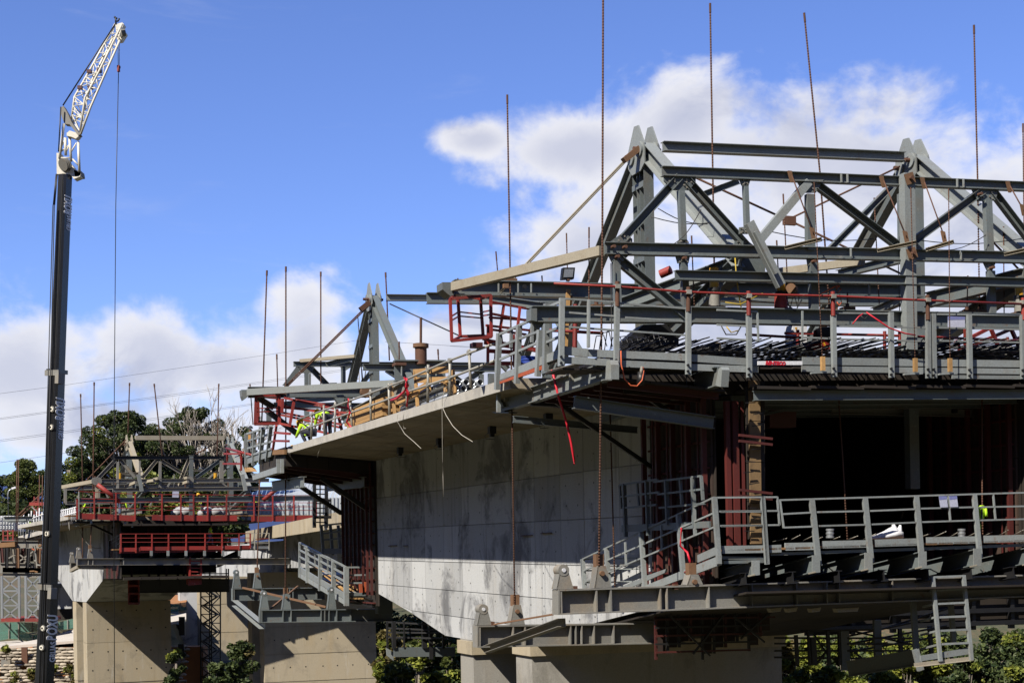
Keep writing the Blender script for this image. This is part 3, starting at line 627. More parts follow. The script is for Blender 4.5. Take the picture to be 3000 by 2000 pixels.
for a, b in ((zc(1060, 327), zc(1440, 352)), (zc(1060, 430), zc(1440, 460)), (zc(1060, 540), zc(1440, 568)), (zc(1480, 362), zc(1990, 402)), (zc(1480, 570), zc(1990, 606)), (zc(1520, 470), zc(1960, 498)), (zd(0, 525), zd(310, 540)), (zd(0, 628), zd(315, 648)), (zd(310, 430), zd(318, 650)),
             (zd(660, 622), zd(880, 632)), (zd(915, 536), zd(1600, 548)), (zd(915, 636), zd(1600, 652)), (zd(1680, 548), zd(2352, 562)), (zd(1680, 648), zd(2352, 662)), (zd(0, 412), zd(310, 426)), (zd(910, 435), zd(1330, 440)), (zd(1680, 445), zd(2352, 452)), (zd(655, 420), zd(655, 640))):
    bar(up_, 'hand_rail', RAIL, S0p(a, FP + .05), S0p(b, FP + .05), .04, .042)
def fboard(a, b, hpx, d, mat=RAIL, name='toe_board'):
    h = hpx / K * 36.5 / F
    return bar(up_, name, mat, S0p(a, d), S0p(b, d), .05, h, 'R', UP)
for a, b, h in ((zc(1035, 722), zc(1232, 742), 62), (zc(1236, 742), zc(1985, 775), 56), (zc(1995, 778), zd(312, 815), 56), (zd(655, 802), zd(1322, 812), 60), (zd(1326, 814), zd(2420, 826), 58), (zc(1050, 795), zc(1400, 815), 52), (zc(1410, 820), zc(1985, 845), 50), (zc(1995, 850), zd(314, 868), 50), (zd(650, 862), zd(1326, 872), 46), (zd(1330, 872), zd(2420, 884), 46), (zd(1800, 925), zd(2420, 930), 30)):
    fboard(a, b, h, FP + .12)
# deck boards of the walkway
for i in range(26):
    x0 = 12.9 + i * .56
    sbox(up_, 'deck_board', DARK, SF - .6, SF + .35, x0, x0 + .5, 4.42 + CF * (x0 - 13.4), 4.46 + CF * (x0 - 13.4))
# RENTECO board
bd = thing('painted_plank', 'white plank with red stencilled letters bridging a gap in the platform edge', 'plank', S0p(zd(485, 820), FP - .05))
plate(bd, 'board', WHITE, [S0p(p, FP - .05) for p in (zd(316, 803), zd(655, 803), zd(655, 833), zd(316, 833))], AX * .04)
def text(parent, name, body, mat, origin, right, upv, size, thick=.004, bold=.0, align='LEFT', shear=0.0, xs=1.0):
    c = bpy.data.curves.new(name, 'FONT'); c.body = body; c.size = size; c.extrude = thick; c.offset = bold; c.align_x = align; c.shear = shear
    t = bpy.data.objects.new(name, c); C.objects.link(t); bpy.context.view_layer.update()
    me = bpy.data.meshes.new_from_object(t.evaluated_get(bpy.context.evaluated_depsgraph_get())); bpy.data.objects.remove(t)
    r, u = right.normalized(), upv.normalized(); nrm = r.cross(u)
    o0 = wpos(parent)
    r, nrm = r * xs, r.cross(u)
    M4 = Matrix(((r.x, u.x, nrm.x, origin.x - o0.x), (r.y, u.y, nrm.y, origin.y - o0.y), (r.z, u.z, nrm.z, origin.z - o0.z), (0, 0, 0, 1)))
    me.transform(M4); me.materials.clear(); me.materials.append(mat)
    o = bpy.data.objects.new(name, me); C.objects.link(o); o.parent = parent; return o
text(bd, 'lettering', 'RENTECO', TAPE, S0p(zd(372, 830), FP - .06), TR, UP, .12, .004, .006, shear=.25)
# ---------------------------------------------------------------- red scaffold tubes
rt = thing('red_scaffold_rail', 'long red scaffold tube clamped to the posts above the upper platform railing', 'scaffold tube', S0p(zc(2000, 300), FP))
pts = [za(975, 1255), za(1460, 1280), za(2010, 1322), zb(240, 1338), zb(890, 1352), zb(1610, 1385), zb(2400, 1415)]
tube(rt, 'tube', RED, [S0p(p, FP - .09) for p in pts], .03)
for a, b, mt_ in ((zc(1460, 195), zc(1460, 385), RUST), (zc(2005, 238), zc(2003, 425), RUST), (zd(243, 268), zd(245, 455), RED), (zd(888, 272), zd(892, 458), RED), (zd(1614, 298), zd(1616, 488), RUST), (zd(2345, 320), zd(2348, 488), RED)):
    cylo(rt, 'stub', mt_, S0p(a, FP - .03), S0p(b, FP - .03), .055)
    P = S0p(((a[0] + b[0]) / 2, a[1] * .8 + b[1] * .2), FP - .09); box(MB(), P, AX * .06, TR * .06, UP * .05).build('clamp', SCAF, rt)
rt2 = thing('red_scaffold_rail', 'lower red scaffold tube behind the platform railing near the red tool box', 'scaffold tube', S0p(zd(1400, 610), 1.5))
tube(rt2, 'tube', RED, [S0p(p, 1.5) for p in (zd(520, 590), zd(1280, 606), zd(2400, 650))], .035); tube(rt2, 'tube', RED, [S0p(p, 1.2) for p in (zd(220, 600), zd(655, 625))], .035)
tube(rt2, 'tube', RED, [S0p(p, 1.2) for p in (zd(195, 410), zd(650, 418))], .035); tube(rt2, 'tube', RED, [S0p(p, 1.4) for p in (zd(1800, 738), zd(2400, 738))], .04)
for x, y0, y1 in ((620, 565, 690), (1285, 575, 720), (1400, 580, 715), (2225, 620, 740)): cylo(rt2, 'stub', RED, S0p(zd(x, y0), 1.5), S0p(zd(x, y1), 1.5), .045)
rt3 = thing('red_lattice_frame', 'red steel lattice braces leaning at the far right of the upper platform', 'lattice', S0p(zd(2100, 740), 2.5))
for a, b in (((1840, 735), (2250, 560)), ((1950, 620), (2100, 545)), ((2060, 740), (2352, 610)), ((2100, 560), (2180, 750)), ((2250, 550), (2330, 730)), ((1830, 650), (1870, 730)), ((1900, 560), (1900, 735))): bar(rt3, 'brace', RED, S0p(zd(*a), 2.4), S0p(zd(*b), 2.6), .09)
rt4 = thing('red_prop', 'short red tube prop with a stub beside the blue drum', 'prop', S(zc(1135, 760), 35.5))
cylo(rt4, 'upright', RED, S(zc(1140, 370), 35.5), S(zc(1133, 760), 35.5), .06); tube(rt4, 'cross_tube', RED, [S(zc(945, 388), 35.6), S(zc(1140, 402), 35.5)], .045); tube(rt4, 'cross_tube', RED, [S(zc(940, 568), 35.7), S(zc(1350, 590), 35.7)], .04)
# red tool box and control cabinet
tb = thing('tool_box', 'red open tool box with yellow fittings standing on the rebar', 'tool box', S0p(zd(800, 715), .8))
plate(tb, 'body', RED, [S0p(zd(x, y), .8) for x, y in ((735, 645), (870, 640), (865, 715), (752, 715))], AX * .45); plate(tb, 'lid', RED, [S0p(zd(x, y), 1.2) for x, y in ((748, 565), (800, 560), (815, 640), (740, 640))], AX * .05)
bar(tb, 'latch', YEL, S0p(zd(815, 655), .78), S0p(zd(828, 685), .78), .05, .03); plate(tb, 'motor', BLACK, [S0p(zd(x, y), .9) for x, y in ((800, 545), (870, 540), (890, 630), (810, 640))], AX * .3)
cbx = thing('control_cabinet', 'white steel cabinet with a yellow warning triangle behind the tool box', 'cabinet', S0p(zd(630, 690), 1.7))
plate(cbx, 'case', WHITE, [S0p(zd(x, y), 1.7) for x, y in ((582, 525), (690, 525), (690, 690), (582, 690))], AX * .4); plate(cbx, 'warning_triangle', YEL, [S0p(zd(x, y), 1.69) for x, y in ((598, 545), (615, 545), (606, 570))], AX * .008)
# paper notices
for i, (a, b, c_, d_, lab, dd, sf) in enumerate((((1770, 460), (1900, 465), (1900, 545), (1768, 545), 'white notice sheet taped on the deck beam at right', -.35, zd), ((1700, 268), (1760, 268), (1770, 352), (1712, 354), 'left one of two white notices on the lower platform rail', -.66, zf), ((1778, 268), (1838, 266), (1848, 350), (1788, 352), 'right one of two white notices on the lower platform rail', -.66, zf))):
    nt = thing('notice_sheet', lab, 'notice', S0p(sf(*d_), dd), 'notices on the railings')
    P4 = [S0p(sf(*p), dd) for p in (a, b, c_, d_)]
    plate(nt, 'sheet', SHEET, P4, AX * .006)
    plate(nt, 'print_band', PAPERB, [lerp(P4[0], P4[3], .0) - AX * .004, lerp(P4[1], P4[2], .0) - AX * .004, lerp(P4[1], P4[2], .26) - AX * .004, lerp(P4[0], P4[3], .33) - AX * .004], AX * .003)
# ================================================================== rebar mat on the new slab
rb = thing('rebar_mat', 'dense mat of black reinforcing bars with ends sticking out over the platform edge', 'rebar', B(36, 22, 4.5))
rme = {}
def rebar_mesh(ln):
    m = MB(); sweep(m, [V((0, 0, 0)), AX * ln], 'o', .034, .034); me = bpy.data.meshes.new('bar'); me.from_pydata(m.v, [], m.f); me.polygons.foreach_set('use_smooth', m.sm); me.materials.append(REBAR); return me
rms = [rebar_mesh(l) for l in (2.2, 2.8, 3.4)]
rb0 = wpos(rb)
for lay, (dz, n, dv) in enumerate(((0.10, 78, .165), (0.30, 78, .165), (.20, 60, .21))):
    for i in range(n):
        v = 15.2 + i * dv + random.uniform(-.04, .04)
        s = SF - .35 + random.uniform(0, .45) + (0.5 if lay == 2 else 0)
        o = bpy.data.objects.new('bar', random.choice(rms)); C.objects.link(o); o.parent = rb
        o.location = B(s, v, zdk(SF, v) + .16 + dz + random.uniform(-.03, .05)) - rb0
        o.rotation_euler = (random.uniform(-.05, .02), 0, random.uniform(-.04, .04))
for k in range(9):
    s = SF + .1 + k * .4
    bar(rb, 'cross_bar', REBAR, B(s, 15.2, zdk(SF, 15.2) + .2), B(s, 28.2, zdk(SF, 28.2) + .2), .034)
# starter stirrups at the left of the mat
for k in range(12):
    x = 1380 + k * 42; P = S(zc(x, 690), 36.5); h = .2 + .25 * random.random()
    tube(rb, 'stirrup', REBAR, [P, P + UP * h + AX * .2, P + UP * (h + .05) + AX * .7, P + AX * .9], .014, 'o')
# wooden upright beside the prop, blue drum, dark tarp heap
wp = thing('timber_post', 'pale timber post standing behind the platform corner posts', 'timber post', S(zc(1065, 680), 36.0))
bar(wp, 'plank', TIMB, S(zc(1085, 255), 36.0), S(zc(1062, 690), 36.0), .11, .05, 'R', AX); bar(wp, 'plank', WOOD, S(zc(1095, 300), 36.05), S(zc(1085, 400), 36.05), .14, .08, 'R', AX)
dr = thing('blue_drum', 'small blue drum behind the side railing of the upper platform', 'drum', S(zc(782, 815), 38.2))
cylo(dr, 'barrel', BLUE, S(zc(782, 828), 38.2), S(zc(782, 775), 38.2), .26, n=18)
for y in (778, 800): cylo(dr, 'hoop', BLUE, S(zc(782, y + 4), 38.2), S(zc(782, y - 3), 38.2), .28, n=18)
# ================================================================== wing formwork and its bracket beams
wf = thing('wing_formwork', 'dark plywood formwork table under the new deck wing on grey bracket beams', 'formwork', B(36, 15, 4.0))
for i in range(4):
    for j in range(1, 4):
        s0, s1 = 33.6 + i * 1.45, 33.6 + (i + 1) * 1.45 - .02; v0, v1 = 13.35 + j * 1.0, 13.35 + (j + 1) * 1.0 - .02
        f = lambda s, v: zdk(s, v) - .34 - .46 * (v - VT) / (VW - VT)
        plate(wf, 'form_panel', DARK, [B(s0, v0, f(s0, v0)), B(s1, v0, f(s1, v0)), B(s1, v1, f(s1, v1)), B(s0, v1, f(s0, v1))], (0, 0, -.06))
for k in range(7):
    s = 33.9 + k * .85
    bar(wf, 'form_joist', DRED, B(s, 14.35, zdk(s) - .56), B(s, 17.3, zdk(s, 17.3) - .92), .10, .16, 'I', UP)
def bracket_beam(v, pn, pf, h=.42, mat=RAIL):
    a, b = L(pn, v), L(pf, v)
    bar(wf, 'bracket_beam', mat, a, b, .22, h, 'I', UP)
    return a, b
a, b = bracket_beam(14.1, zc(1385, 882), zc(548, 1148))
plate(wf, 'beam_end_plate', PALE, [L(zc(x, y), 14.0) for x, y in ((1378, 800), (1400, 795), (1412, 830), (1412, 942), (1368, 942), (1372, 850))], TR * .2)
plate(wf, 'beam_end_plate', PALE, [L(zc(x, y), 14.0) for x, y in ((530, 1105), (570, 1110), (588, 1150), (560, 1160), (530, 1130))], TR * .2)
plate(wf, 'foot_plate', STEEL, [L(zc(x, y), 14.0) for x, y in ((500, 1192), (625, 1192), (628, 1202), (510, 1200))], TR * .25)
bar(wf, 'corner_post', RAIL, L(zc(550, 1000), 13.6), L(zc(550, 1195), 13.6), .10, .10)
for x, y in ((612, 1085), (768, 1030), (940, 975), (1112, 920)):
    P = L(zc(x, y), 14.05); box(MB(), P, AX * .05, TR * .07, UP * .10).build('clamp', SCAF, wf)
plate(wf, 'timber_packer', TIMB, [L(zc(x, y), 14.2) for x, y in ((1092, 865), (1215, 868), (1200, 900), (1092, 895))], TR * .3)
bracket_beam(16.9, zc(2232, 920), zc(1330, 1225), .48, STEEL)
plate(wf, 'beam_end_plate', PALE, [L(zc(x, y), 16.85) for x, y in ((2235, 860), (2252, 848), (2262, 870), (2252, 1000), (2210, 992))], TR * .2)
for a, b, s in ((zc(960, 1095), ze(1470, 185), 38.2), (zc(1640, 1045), zc(2180, 1420), 36.0), (zc(800, 1130), zc(1330, 1150), 38.5)):
    bar(wf, 'raking_brace', BLACK, S(a, s), S(b, s), .11)
bar(wf, 'cross_girder', STEEL, B(38.6, 13.6, 3.75), B(38.6, 17.2, 3.5), .12, .18, 'I'); bar(wf, 'cross_girder', STEEL, B(34.2, 13.6, 3.75), B(34.2, 17.3, 3.3), .2, .3, 'I')
# ================================================================== web formwork (red steel, plywood face) outside and inside
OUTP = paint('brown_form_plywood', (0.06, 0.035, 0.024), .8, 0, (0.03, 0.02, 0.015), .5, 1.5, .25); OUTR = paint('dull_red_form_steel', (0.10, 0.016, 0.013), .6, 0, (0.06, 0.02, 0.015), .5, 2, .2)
for vv, vi, nm, lab in ((VW - .02, -1, 'web_formwork', 'dark red ribbed steel formwork standing on the left wall line of the near box'), (VR - .6, -1, 'web_formwork', 'dark red ribbed inner formwork on the right wall line of the near box')):
    wfm = thing(nm, lab, 'formwork', B(35.5, vv, -1.0), 'red wall formwork panels')
    for k in range(4):
        s0, s1 = 34.6 + k * .92, 34.6 + (k + 1) * .92 - .03
        for (z0, z1) in ((-1.2, .7), (.72, 2.5), (2.52, 4.0)):
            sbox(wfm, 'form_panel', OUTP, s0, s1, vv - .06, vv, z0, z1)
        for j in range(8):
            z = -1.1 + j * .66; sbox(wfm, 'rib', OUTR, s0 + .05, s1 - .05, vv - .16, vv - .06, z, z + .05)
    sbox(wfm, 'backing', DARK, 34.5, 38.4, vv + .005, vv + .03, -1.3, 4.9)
    for k in range(9):
        s = 34.6 + k * .455; w = .10 if k % 2 == 0 else .05
        sbox(wfm, 'soldier', OUTR, s, s + w, vv - .30 if k % 2 == 0 else vv - .2, vv - .17, -1.25, 4.05)
sbox(wfm, 'side_panel', DARK, 33.6, 38.3, VR - .55, VR - .1, -1.3, 5.2); sbox(wfm, 'wing_panel', DARK, 33.6, 38.3, VR - .1, VRT, 4.1, 4.25)
# timber stop end
STOPT = paint('weathered_form_timber', (0.20, 0.125, 0.055), .85, 0, (0.06, 0.035, 0.02), .75, 2.5, .25)
se = thing('timber_stop_end', 'tall yellow timber boards closing the end of the left wall formwork', 'stop end', B(33, 18.1, -1))
for i, (a, b, w, d) in enumerate(((zd(285, 950), zf(300, 635), .30, 0), (zd(232, 1000), zf(255, 600), .10, .08), (zd(345, 960), zf(350, 630), .12, .1))):
    pA, pB = S(a, 33.65 + d), S(b, 33.65 + d)
    for k in range(4): bar(se, 'board', STOPT if i == 0 else DARK, lerp(pA, pB, k / 4 + .002), lerp(pA, pB, (k + 1) / 4 - .002), w, .06, 'R', AX)
for k in range(12):
    P = S((zd(250, 0)[0] + random.uniform(-5, 30), 1180 + k * 34), 33.5); bar(se, 'dowel', REBAR, P - TR * .12, P + TR * .15 + UP * random.uniform(-.06, .06), .022)
for y in (1285, 1445):
    for dy in (-5, 12): bar(se, 'waler', DRED, S((2165, y + dy - 6), 33.45), S((2262, y + dy + 5), 33.45), .07, .06)
for x0, x1, w_ in ((2150, 2158, .16), (2128, 2138, .12), (2172, 2180, .08)):
    bar(se, 'red_prop', OUTR, S((x0, 1175), 34.3), S((x1, 1600), 34.3), w_)
# inner roof formwork, beams under it and the deep end of the box
inn = thing('inner_formwork', 'dark plywood roof formwork with rusty beams inside the open box', 'formwork', B(36, 22, 3.6))
for i in range(4):
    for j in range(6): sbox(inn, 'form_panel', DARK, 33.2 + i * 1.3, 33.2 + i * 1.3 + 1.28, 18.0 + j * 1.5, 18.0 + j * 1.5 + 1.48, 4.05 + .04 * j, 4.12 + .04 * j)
for k in range(8): sbox(inn, 'shade_strip', DARK, 34.4, 34.46, 15.0 + k * 1.7, 15.0 + k * 1.7 + 1.67, 4.0 + .045 * k, 4.85 + .045 * k)  # dark strip added as the shade below the platform, hiding the slab end
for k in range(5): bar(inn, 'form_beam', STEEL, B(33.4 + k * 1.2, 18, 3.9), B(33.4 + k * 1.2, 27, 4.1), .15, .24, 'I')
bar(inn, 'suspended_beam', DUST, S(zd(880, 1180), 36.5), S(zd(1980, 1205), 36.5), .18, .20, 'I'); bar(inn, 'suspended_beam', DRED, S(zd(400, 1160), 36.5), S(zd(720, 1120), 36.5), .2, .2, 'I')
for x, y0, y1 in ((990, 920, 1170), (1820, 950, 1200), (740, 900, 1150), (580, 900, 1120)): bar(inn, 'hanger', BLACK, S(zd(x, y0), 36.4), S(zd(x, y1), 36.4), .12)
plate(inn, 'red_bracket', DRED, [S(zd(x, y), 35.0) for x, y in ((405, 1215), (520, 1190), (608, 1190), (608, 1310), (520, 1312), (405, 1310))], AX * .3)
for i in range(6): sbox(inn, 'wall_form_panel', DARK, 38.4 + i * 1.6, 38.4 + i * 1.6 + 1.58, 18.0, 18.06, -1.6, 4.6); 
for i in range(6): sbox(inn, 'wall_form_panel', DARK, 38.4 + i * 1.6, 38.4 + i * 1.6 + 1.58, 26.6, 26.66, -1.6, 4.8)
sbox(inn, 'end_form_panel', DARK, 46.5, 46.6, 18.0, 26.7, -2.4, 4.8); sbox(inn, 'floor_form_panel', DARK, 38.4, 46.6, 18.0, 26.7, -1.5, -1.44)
# ================================================================== lower platform of the near traveller
lp = thing('lower_work_platform', 'grey railed lower platform under the open box with rails sloping down at its left', 'platform', S0p(zf(1100, 650), -.5))
LF = -.6
for a, b, w in ((ze(1940, 405), ze(1978, 920), .14), (ze(2308, 400), ze(2345, 920), .12), (zf(350, 270), zf(385, 785), .12), (zf(725, 290), zf(780, 795), .16), (zf(1132, 278), zf(1182, 775), .16), (zf(1525, 268), zf(1570, 765), .16), (zf(1970, 255), zf(2015, 742), .14), (zf(2380, 240), zf(2420, 740), .14)):
    bar(lp, 'post', RAIL, S0p(a, LF), S0p(b, LF), w * .82, .09, 'C', AX)
for a, b in ((ze(1945, 410), zf(462, 275)), (zf(0, 385), zf(465, 380)), (zf(20, 495), zf(480, 488)), (zf(480, 298), zf(2400, 240)), (zf(500, 405), zf(720, 393)), (zf(760, 390), zf(1122, 382)), (zf(1170, 381), zf(1515, 367)), (zf(1555, 363), zf(1965, 352)), (zf(2010, 352), zf(2400, 344)), (zf(512, 508), zf(730, 500)), (zf(780, 496), zf(1135, 486)), (zf(1185, 484), zf(1525, 468)), (zf(1570, 466), zf(1970, 453)), (zf(2010, 453), zf(2400, 442)), (zf(462, 272), zf(480, 490)), (zf(482, 295), zf(512, 512)), (zf(1768, 255), zf(1788, 462)), (zf(2114, 243), zf(2134, 455)), (ze(1985, 518), ze(2300, 516)), (ze(1990, 628), ze(2310, 622))):
    bar(lp, 'hand_rail', RAIL, S0p(a, LF), S0p(b, LF), .042, .042)
def lboard(a, b, hpx, mat=RAIL, d=LF + .08, dep=.06): return bar(lp, 'toe_board', mat, S0p(a, d), S0p(b, d), dep, hpx / K * 37.5 / F, 'R', UP)
for a, b in ((zf(40, 678), zf(370, 672)), (zf(398, 672), zf(490, 668)), (zf(522, 655), zf(745, 650)), (zf(805, 640), zf(1150, 632)), (zf(1205, 628), zf(1540, 618)), (zf(1600, 610), zf(1985, 602)), (zf(2040, 598), zf(2420, 588))): lboard(a, b, 58)
for a, b in ((ze(2000, 870), zf(400, 745)), (zf(410, 712), zf(2420, 640)), (ze(2010, 905), zf(370, 765))): lboard(a, b, 24, STEEL, LF + .15)
for i in range(22): 
    v0 = 17.2 + i * .46; z = .12 + .028 * (v0 - 17.2) * .5
    sbox(lp, 'deck_board', WOOD, SF - .55, SF + .5, v0, v0 + .43, z, z + .05)
# longitudinal floor beams whose ends stick out under the platform
for x, y0, y1 in ((762, 720, 850), (1164, 700, 828), (1578, 690, 812), (1998, 668, 798), (2400, 655, 785), (300, 760, 870)):
    Pn = S0p(zf(x, (y0 + y1) / 2), -.7); h = (y1 - y0) / K * 37.5 / F
    bar(lp, 'floor_beam', STEEL, Pn, Pn + AX * 7 - UP * .95, .2, h, 'I', UP)
    plate(lp, 'beam_end_plate', PALE, [S0p(zf(*p), -.75) for p in ((x - 30, y0), (x + 28, y0), (x + 30, y1), (x - 10, y1 + 5), (x - 30, y1))], AX * .03)
    bar(lp, 'end_lip', TAN, S0p(zf(x - 60, y1 + 10), -.76), S0p(zf(x - 8, y1 - 2), -.76), .03, .03)
# sloping side run along the wall
VS = 16.9
def Ls(p): return L(p, VS)
for x0, y0, x1, y1, w in ((1945, 405, 1978, 918, .10), (1785, 490, 1795, 705, .07), (1665, 540, 1705, 1035, .11), (1535, 620, 1540, 805, .05), (1380, 672, 1410, 1105, .11), (1258, 750, 1265, 920, .05), (1115, 798, 1135, 1105, .11), (932, 880, 948, 1105, .11)):
    bar(lp, 'post', RAIL, Ls(ze(x0, y0)), Ls(ze(x1, y1)), w, w, 'R', AX)
for a, b in (((1940, 408), (930, 882)), ((1945, 525), (935, 972)), ((1950, 632), (945, 1060)), ((930, 882), (1350, 872)), ((945, 970), (1365, 955)), ((950, 1062), (1365, 1050))):
    bar(lp, 'hand_rail', RAIL, Ls(ze(*a)), Ls(ze(*b)) if b[0] < 1000 else L(ze(*b), VS + .5), .042, .042)
plate(lp, 'toe_board', RAIL, [Ls(ze(*p)) for p in ((1810, 850), (1968, 778), (1968, 842), (1812, 908))], TR * .05)
plate(lp, 'toe_board', RAIL, [Ls(ze(*p)) for p in ((1425, 1005), (1570, 955), (1560, 985), (1425, 1045))], TR * .05)
plate(lp, 'stringer', RAIL, [Ls(ze(*p)) for p in ((1330, 1115), (1982, 852), (1982, 925), (1480, 1110))], TR * .06)
plate(lp, 'stringer', RAIL, [Ls(ze(*p)) for p in ((1190, 1105), (1390, 1025), (1390, 1060), (1280, 1105))], TR * .06)
# white tarpaulin bundle, jacket, ducts, loose starter bars
tp = thing('white_tarpaulin', 'crumpled white tarpaulin bundle lying on the lower platform', 'tarpaulin', S0p(zf(1300, 595), -.1))
m = MB(); ctr = [(1145, 600, 3), (1200, 585, 14), (1260, 570, 26), (1320, 553, 40), (1370, 548, 48), (1405, 560, 36), (1422, 575, 14)]
vs = []; NS = 14
for i, (x, y, r) in enumerate(ctr):
    P = S0p(zf(x, 598), 0.0); rr = r / K * 38 / F
    for k in range(NS):
        a = math.pi * 2 * k / NS; f = 1 + .25 * math.sin(3 * a + i) * random.uniform(.4, 1)
        vs.append(P + UP * max(0, rr * (1.0 + 1.0 * math.sin(a)) * f) + AX * (rr * 1.2 * math.cos(a) * f))
m.add(vs, [(i * NS + k, i * NS + (k + 1) % NS, (i + 1) * NS + (k + 1) % NS, (i + 1) * NS + k) for i in range(len(ctr) - 1) for k in range(NS)], True)
o = m.build('bundle', WHITE, tp)
P = S0p(zf(1365, 520), 0); m = MB(); cyl(m, P - UP * .15, P + UP * .12 - TR * .05, .14, .04, 9); cyl(m, P - UP * .12 + TR * .1, P + UP * .10 + TR * .16, .10, .03, 8); m.build('gathered_knot', WHITE, tp)
for i, x in enumerate((867, 1875)):
    dct = thing('duct_sleeve', ('left' if i == 0 else 'right') + ' one of two short ribbed steel ducts standing behind the lower rail', 'duct', S0p(zf(x, 590), .6), 'ribbed ducts')
    for k in range(5):
        a = S0p(zf(x, 588 - k * 14), .6); b = S0p(zf(x, 588 - (k + 1) * 14), .6); cylo(dct, 'ring', GALV, a, b, .09 if k % 2 else .105, n=12)
for i in range(16):
    x = 400 + i * 125 + random.uniform(-30, 30); y = 612 - i * 3
    if 1130 < x < 1420: continue
    sb = tube(lp, 'starter_bar', SCAF, [S0p(zf(x, y + 5), .9), S0p(zf(x + random.uniform(60, 110), y - random.uniform(20, 45)), -.2)], .012, 'o')
jk = thing('high_visibility_jacket', 'lime yellow high visibility jacket hung on a threaded bar at the lower platform', 'jacket', S0p(zf(2030, 510), -.3))
def J(x, y, d=0.0): return S0p(zf(x, y), -.35 + d)
m = MB(); rowsJ = [(338, 2015, 2045, .04), (352, 2000, 2055, .07), (372, 1996, 2062, .09), (400, 1998, 2052, .10), (425, 1999, 2050, .11), (442, 2002, 2046, .12)]; vs = []
for y, x0, x1, dep in rowsJ:
    for k in range(12):
        a = 2 * math.pi * k / 12; x = (x0 + x1) / 2 + (x1 - x0) / 2 * math.cos(a); vs.append(J(x + 1.2 * math.sin(5 * a), y, dep * math.sin(a) * (1 + .25 * math.sin(4 * a))))
m.add(vs, [(i * 12 + k, i * 12 + (k + 1) % 12, (i + 1) * 12 + (k + 1) % 12, (i + 1) * 12 + k) for i in range(5) for k in range(12)], True); m.build('body', HIVIS, jk)
sweep(MB(), [J(2054, 362, -.05), J(2060, 395, -.06), J(2062, 425, -.06)], 'O', .10, .09).build('sleeve', HIVIS, jk); sweep(MB(), [J(2002, 362, -.05), J(1998, 395, -.06), J(2000, 420, -.06)], 'O', .09, .09).build('sleeve', HIVIS, jk)
bar(jk, 'dark_zip', NAVY, J(2026, 372, -.13), J(2030, 440, -.15), .03, .02); sweep(MB(), [J(2012, 450, 0), J(2014, 490, 0), J(2010, 520, 0)], 'O', .09, .07).build('trouser_leg', HIVIS, jk)
# ================================================================== transverse bottom beams
BBL = 'steel beams under the box'
def girder(label, s, ptop, pbot, prt, lugs, stiffs, cut=None, mat=DUST, wd=.40, group=BBL, f=N):
    S, AX, TR = f.S, f.a, f.t
    a, b, c = S(ptop, s), S(pbot, s), S(prt, s)
    h = (a - b).length; d = (c - a).normalized(); upv = (UP - d * UP.dot(d)).normalized()
    t = thing('transverse_beam', label, 'steel beam', b, group)
    bar(t, 'girder', mat, (a + b) / 2, c - upv * h / 2, wd, h, 'I', UP)
    # end plate
    plate(t, 'end_plate', mat, [a - AX * wd / 2, b - AX * wd / 2, b + AX * wd / 2, a + AX * wd / 2], -d * .04)
    for x, w in stiffs:
        P = S(x, s); off = (P - a).dot(d); base = a + d * off - upv * h * .05
        plate(t, 'stiffener', mat, [base - AX * .19, base - upv * h * .89 - AX * .19, base - upv * h * .89 - AX * .01, base - AX * .01], d * w)
    for x, hh, kind in lugs:
        P = S(x, s); off = (P - a).dot(d); base = a + d * off + upv * .01
        for ds in (-.16, .12):
            plate(t, 'lug_plate', mat, [base - d * .20 + AX * ds, base + d * .24 + AX * ds, base + d * .12 + upv * hh + AX * ds, base - d * .08 + upv * hh + AX * ds], AX * .04)
        bar(t, 'lug_web', mat, base - d * .17, base - d * .08 + upv * hh, .32, .03, 'R', d)
        if kind == 'roll':
            R = base + upv * (hh + .02); cylo(t, 'roller', mat, R - AX * .17, R + AX * .17, .14, n=16); cylo(t, 'roller_pin', WHITE, R - AX * .19, R - AX * .165, .05, n=10)
        else:
            R = base + upv * (hh - .18); cylo(t, 'pin', RUSTL, R - AX * .24, R + AX * .24, .06, n=10); box(MB(), base + upv * (hh + .12), AX * .1, d * .10, upv * .16).build('hook_block', RUSTL, t)
    return t, a, b, c
bb1 = girder('dusty steel beam under the near box, left end carrying a roller lug and rusty hook', 33.9, ze(735, 1112), ze(735, 1305), (3060, zf(2500, 862)[1]), [(ze(772, 1112), .42, 'roll'), (ze(1060, 1110), .52, 'hook'), (ze(1765, 1100), .25, 'hook')], [(ze(740, 1112), .04), (ze(1010, 1112), .04), (ze(1120, 1112), .04), (ze(1500, 1108), .03), (ze(1550, 1107), .03), (ze(1870, 1104), .03), (zf(240, 955), .03), (zf(580, 945), .03), (zf(810, 935), .03), (zf(905, 930), .03), (zf(1310, 915), .03)])
bb2 = girder('dusty steel beam further back and lower, braced by a slanting channel', 40.4, ze(118, 1388), ze(118, 1555), ze(1700, 1362), [(ze(160, 1388), .42, 'roll'), (ze(415, 1385), .55, 'hook')], [(ze(125, 1388), .04), (ze(380, 1388), .04), (ze(470, 1386), .04), (ze(820, 1380), .03), (ze(860, 1380), .03), (ze(905, 1380), .03), (ze(1000, 1378), .03), (ze(1150, 1375), .03)])
for t_, p, w in ((bb1[0], ze(870, 1105), 33.9), (bb2[0], ze(240, 1375), 40.4), (bb1[0], ze(1640, 1092), 33.9)):
    P = S(p, w - .1); box(MB(), P, AX * .08, TR * .05, UP * .06).build('bolt_block', RUST, t_)
bar(bb2[0], 'slanting_brace', DUST, S(ze(200, 1570), 40.1), S(ze(770, 1365), 34.2), .22, .20, 'C', UP)
bar(bb2[0], 'tie_rod', RUSTL, S(ze(250, 1380), 40.3), S(ze(705, 1303), 35.5), .045)
